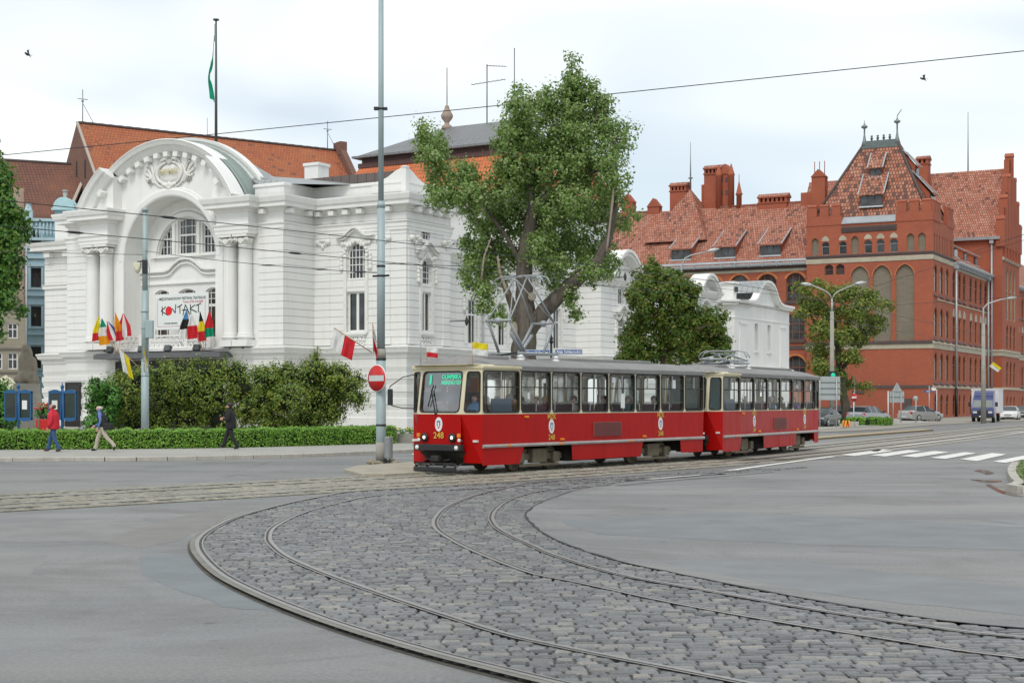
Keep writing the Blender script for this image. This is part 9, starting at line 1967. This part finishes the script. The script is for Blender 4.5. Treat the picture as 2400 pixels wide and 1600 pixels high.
def car(loc, heading, paint, label, st=SALOON, sc=1.0, yellow=False, wheel=True):
    """heading = direction the bonnet points, measured from +x"""
    root = empty('parked_car', loc, heading, label, 'car', 'cars near the brick building'); L_ = st[-1][0]; X = lambda x: L_ / 2 - x
    parts = {k: MB() for k in ('body', 'windscreen', 'rear_window', 'side_window')}
    rings = []
    for x, zs, zb, zt, ws, wb, wt, f in st:
        crown = zt + (.03 if zt > zb + .2 else .02)
        rings.append([(X(x), -ws, zs), (X(x), -wb, (zs + zb) / 2), (X(x), -wb * .985, zb), (X(x), -wt, zt), (X(x), 0, crown), (X(x), wt, zt), (X(x), wb * .985, zb), (X(x), wb, (zs + zb) / 2), (X(x), ws, zs)])
    for i in range(len(rings) - 1):
        f = st[i][7]; a, b = rings[i], rings[i + 1]
        for k in range(8):
            q = [a[k], a[k + 1], b[k + 1], b[k]]; dst = 'body'
            if k in (3, 4) and f == 'W': dst = 'windscreen'
            if k in (3, 4) and f == 'R': dst = 'rear_window'
            if k in (2, 5) and f in 'CWR' and max(st[i][3] - st[i][2], st[i + 1][3] - st[i + 1][2]) > .3: dst = 'side_window'
            parts[dst].add(q, [(0, 1, 2, 3)], 0, dst == 'body')
        parts['body'].add([a[0], a[8], b[8], b[0]], [(0, 1, 2, 3)])
    parts['body'].add(rings[0], [tuple(range(9))]); parts['body'].add(rings[-1], [tuple(range(9))[::-1]])
    for k, mb in parts.items(): mb.build(k, paint if k == 'body' else M_CGL, root)
    for x in (.82, 3.42):
        for s in (-1, 1):
            mb = MB(); mb.lathe([(.2, -.1), (.31, -.1), (.325, -.06), (.325, .08), (.2, .1)], (X(x), s * .78, .325), 20, axis='y'); w = mb.build('wheel', M_TYR, root)
            mb = MB(); mb.lathe([(.03, .0), (.20, .012), (.215, 0), (.2, -.03)] if s < 0 else [(.2, .03), (.215, 0), (.20, -.012), (.03, 0)], (X(x), s * .885, .325), 16, axis='y')
            for k in range(5): a = 2 * math.pi * k / 5; mb.obox((X(x), s * .89, .325), (X(x) + .2 * math.cos(a), s * .89, .325 + .2 * math.sin(a)), .05, .02, up=(0, 1, 0))
            mb.build('rim', M_RIMC, w)
    for s in (-1, 1):
        mb = MB(); mb.bbox(X(.42), X(.03), *sorted((s * .40, s * .76)), .54, .70, .04); mb.build('headlight', M_LENS, root); mb = MB(); mb.bbox(X(L_ - .02), X(L_ - .3), *sorted((s * .52, s * .80)), .66, .90, .03); mb.build('tail_light', M_TAIL, root)
        mb = MB(); mb.bbox(X(1.55), X(1.40), *sorted((s * .86, s * 1.02)), .93, 1.05, .03); mb.build('mirror', M_TRIM, root)
    mb = MB(); mb.bbox(X(.08), X(-.02), -.36, .36, .52, .62, .02); mb.bbox(X(.12), X(-.03), -.62, .62, .26, .34, .02); mb.build('grille', M_TRIM, root)
    for x, d in ((-.035, 1), (L_ + .01, -1)): mb = MB(); mb.box(X(x) - .012, X(x) + .012, -.26, .26, .42, .53); mb.build('number_plate', plain('yellow_plate', (.55, .42, .06), .5) if yellow and d < 0 else M_PLT, root)
    mb = MB(); mb.box(X(L_ - .4), X(.4), -.7, .7, .14, .24); mb.build('underbody', M_TRIM, root); root.scale = (sc,) * 3
    return root
def at(px, py, z=.0): return G(px, py, z)
q = at(1938, 1001, .06); car((q.x, q.y + 1.6, .06), R(-90 - 29), carpaint('car_dark_grey', (.045, .05, .055), .5), 'dark grey saloon facing the camera just right of the tram')
q = P(2044, 938, 117.5); car((q.x + .4, q.y + 2.8, .06), R(90 - 40), carpaint('car_silver_blue', (.36, .37, .40)), 'silver estate car seen from behind over the low hedge', ESTATE, 1.04, True)
q = at(2160, 988, .0); car((q.x, q.y + .4, .0), R(90 - 55), carpaint('car_silver', (.42, .42, .41)), 'silver saloon turning away before the brick corner', SALOON, 1.06)
q = P(2372, 938, 152); car((q.x - .2, q.y, .0), R(-90 - 24), carpaint('car_white', (.74, .74, .72), .0), 'white car facing the camera right of the truck')
q = P(2404, 938, 166); car((q.x - .2, q.y, .0), R(-90 - 26), carpaint('car_grey', (.10, .11, .12), .3), 'dark grey car half hidden behind the white one at the right edge', ESTATE)
q = P(1990, 938, 126); car((q.x - .4, q.y, .06), R(90 - 25), carpaint('car_black', (.012, .013, .016), .2), 'black estate car parked behind the leaning tree', ESTATE, 1.06)
# blue box truck
q = P(2312, 938, 137.5); TK = empty('box_truck', (q.x, q.y, 0), R(-90 - 24), 'dark blue truck with a white box body parked behind the concrete lamp pole', 'truck')
M_TB = carpaint('truck_blue', (.035, .045, .16), .1)
bm_ = MB(); sec = [(2.9, .45, .9, 1.0), (3.05, .5, 1.25, 1.02), (2.95, 1.3, 1.3, 1.0), (2.45, 2.05, 2.05, .92), (2.1, 2.35, 2.35, .86), (1.6, 2.45, 2.45, .86)]
pro = [(1.3, .45), (2.95, .45), (3.05, .95), (2.98, 1.3), (2.6, 2.05), (2.2, 2.4), (1.3, 2.5)]
bm_.prism(pro, lambda a, c: (a, -.98 + .12 * max(c - 1.3, 0), c), lambda a, c: (a, .98 - .12 * max(c - 1.3, 0), c)); bm_.build('cab', M_TB, TK)
mb = MB(); mb.hexa([(2.99, -.84, 1.38), (2.99, .84, 1.38), (2.9, .84, 1.36), (2.9, -.84, 1.36), (2.66, -.76, 2.0), (2.66, .76, 2.0), (2.57, .76, 1.98), (2.57, -.76, 1.98)]); mb.build('windscreen', plain('truck_screen', (.14, .165, .16), .35, 0), TK)
for s in (-1, 1):
    mb = MB(); mb.prism([(1.75, 1.35), (2.8, 1.35), (2.5, 1.98), (1.8, 2.02)], lambda a, c: (a, s * (.985 - .12 * (c - 1.3)), c), lambda a, c: (a, s * (.95 - .12 * (c - 1.3)), c)); mb.build('side_window', M_CGL, TK)
    mb = MB(); mb.bbox(2.94, 3.08, *sorted((s * .48, s * .84)), .82, 1.02, .03); mb.build('headlight', M_LENS, TK); mb = MB(); mb.bbox(2.6, 2.72, *sorted((s * 1.05, s * 1.28)), 1.45, 1.85, .03); mb.build('mirror', M_TRIM, TK)
mb = MB(); mb.bbox(2.95, 3.12, -.98, .98, .42, .66, .04); mb.bbox(3.0, 3.07, -.45, .45, .78, 1.1, .02); mb.build('bumper', M_TRIM, TK); mb = MB(); mb.box(3.12, 3.14, -.3, .3, .5, .62); mb.build('number_plate', M_PLT, TK)
mb = MB(); mb.bbox(-2.9, 1.2, -1.18, 1.18, .85, 3.0, .03); mb.bbox(-2.93, 1.23, -1.21, 1.21, 2.92, 3.05, .02); mb.build('box_body', plain('box_white', (.70, .69, .70), .5, var=.05, dirt=(.5, .48, .46)), TK)
mb = MB(); mb.prism([(1.2, 2.45), (2.25, 2.4), (1.75, 2.78), (1.25, 2.9)], lambda a, c: (a, -.85, c), lambda a, c: (a, .85, c)); mb.build('wind_deflector', M_TB, TK); mb = MB(); mb.box(-2.7, 2.6, -.5, .5, .4, .85); mb.build('chassis', M_TRIM, TK)
for x in (2.2, -1.7):
    for s in (-1, 1): mb = MB(); mb.lathe([(.15, -.13), (.37, -.13), (.39, -.09), (.39, .1), (.15, .13)], (x, s * .86, .39), 18, axis='y'); w = mb.build('wheel', M_TYR, TK); mb = MB(); mb.lathe([(.02, 0), (.2, .01), (.2, -.03)] if s < 0 else [(.2, .03), (.2, -.01), (.02, 0)], (x, s * 1.0, .39), 14, axis='y'); mb.build('rim', M_RIMC, w)
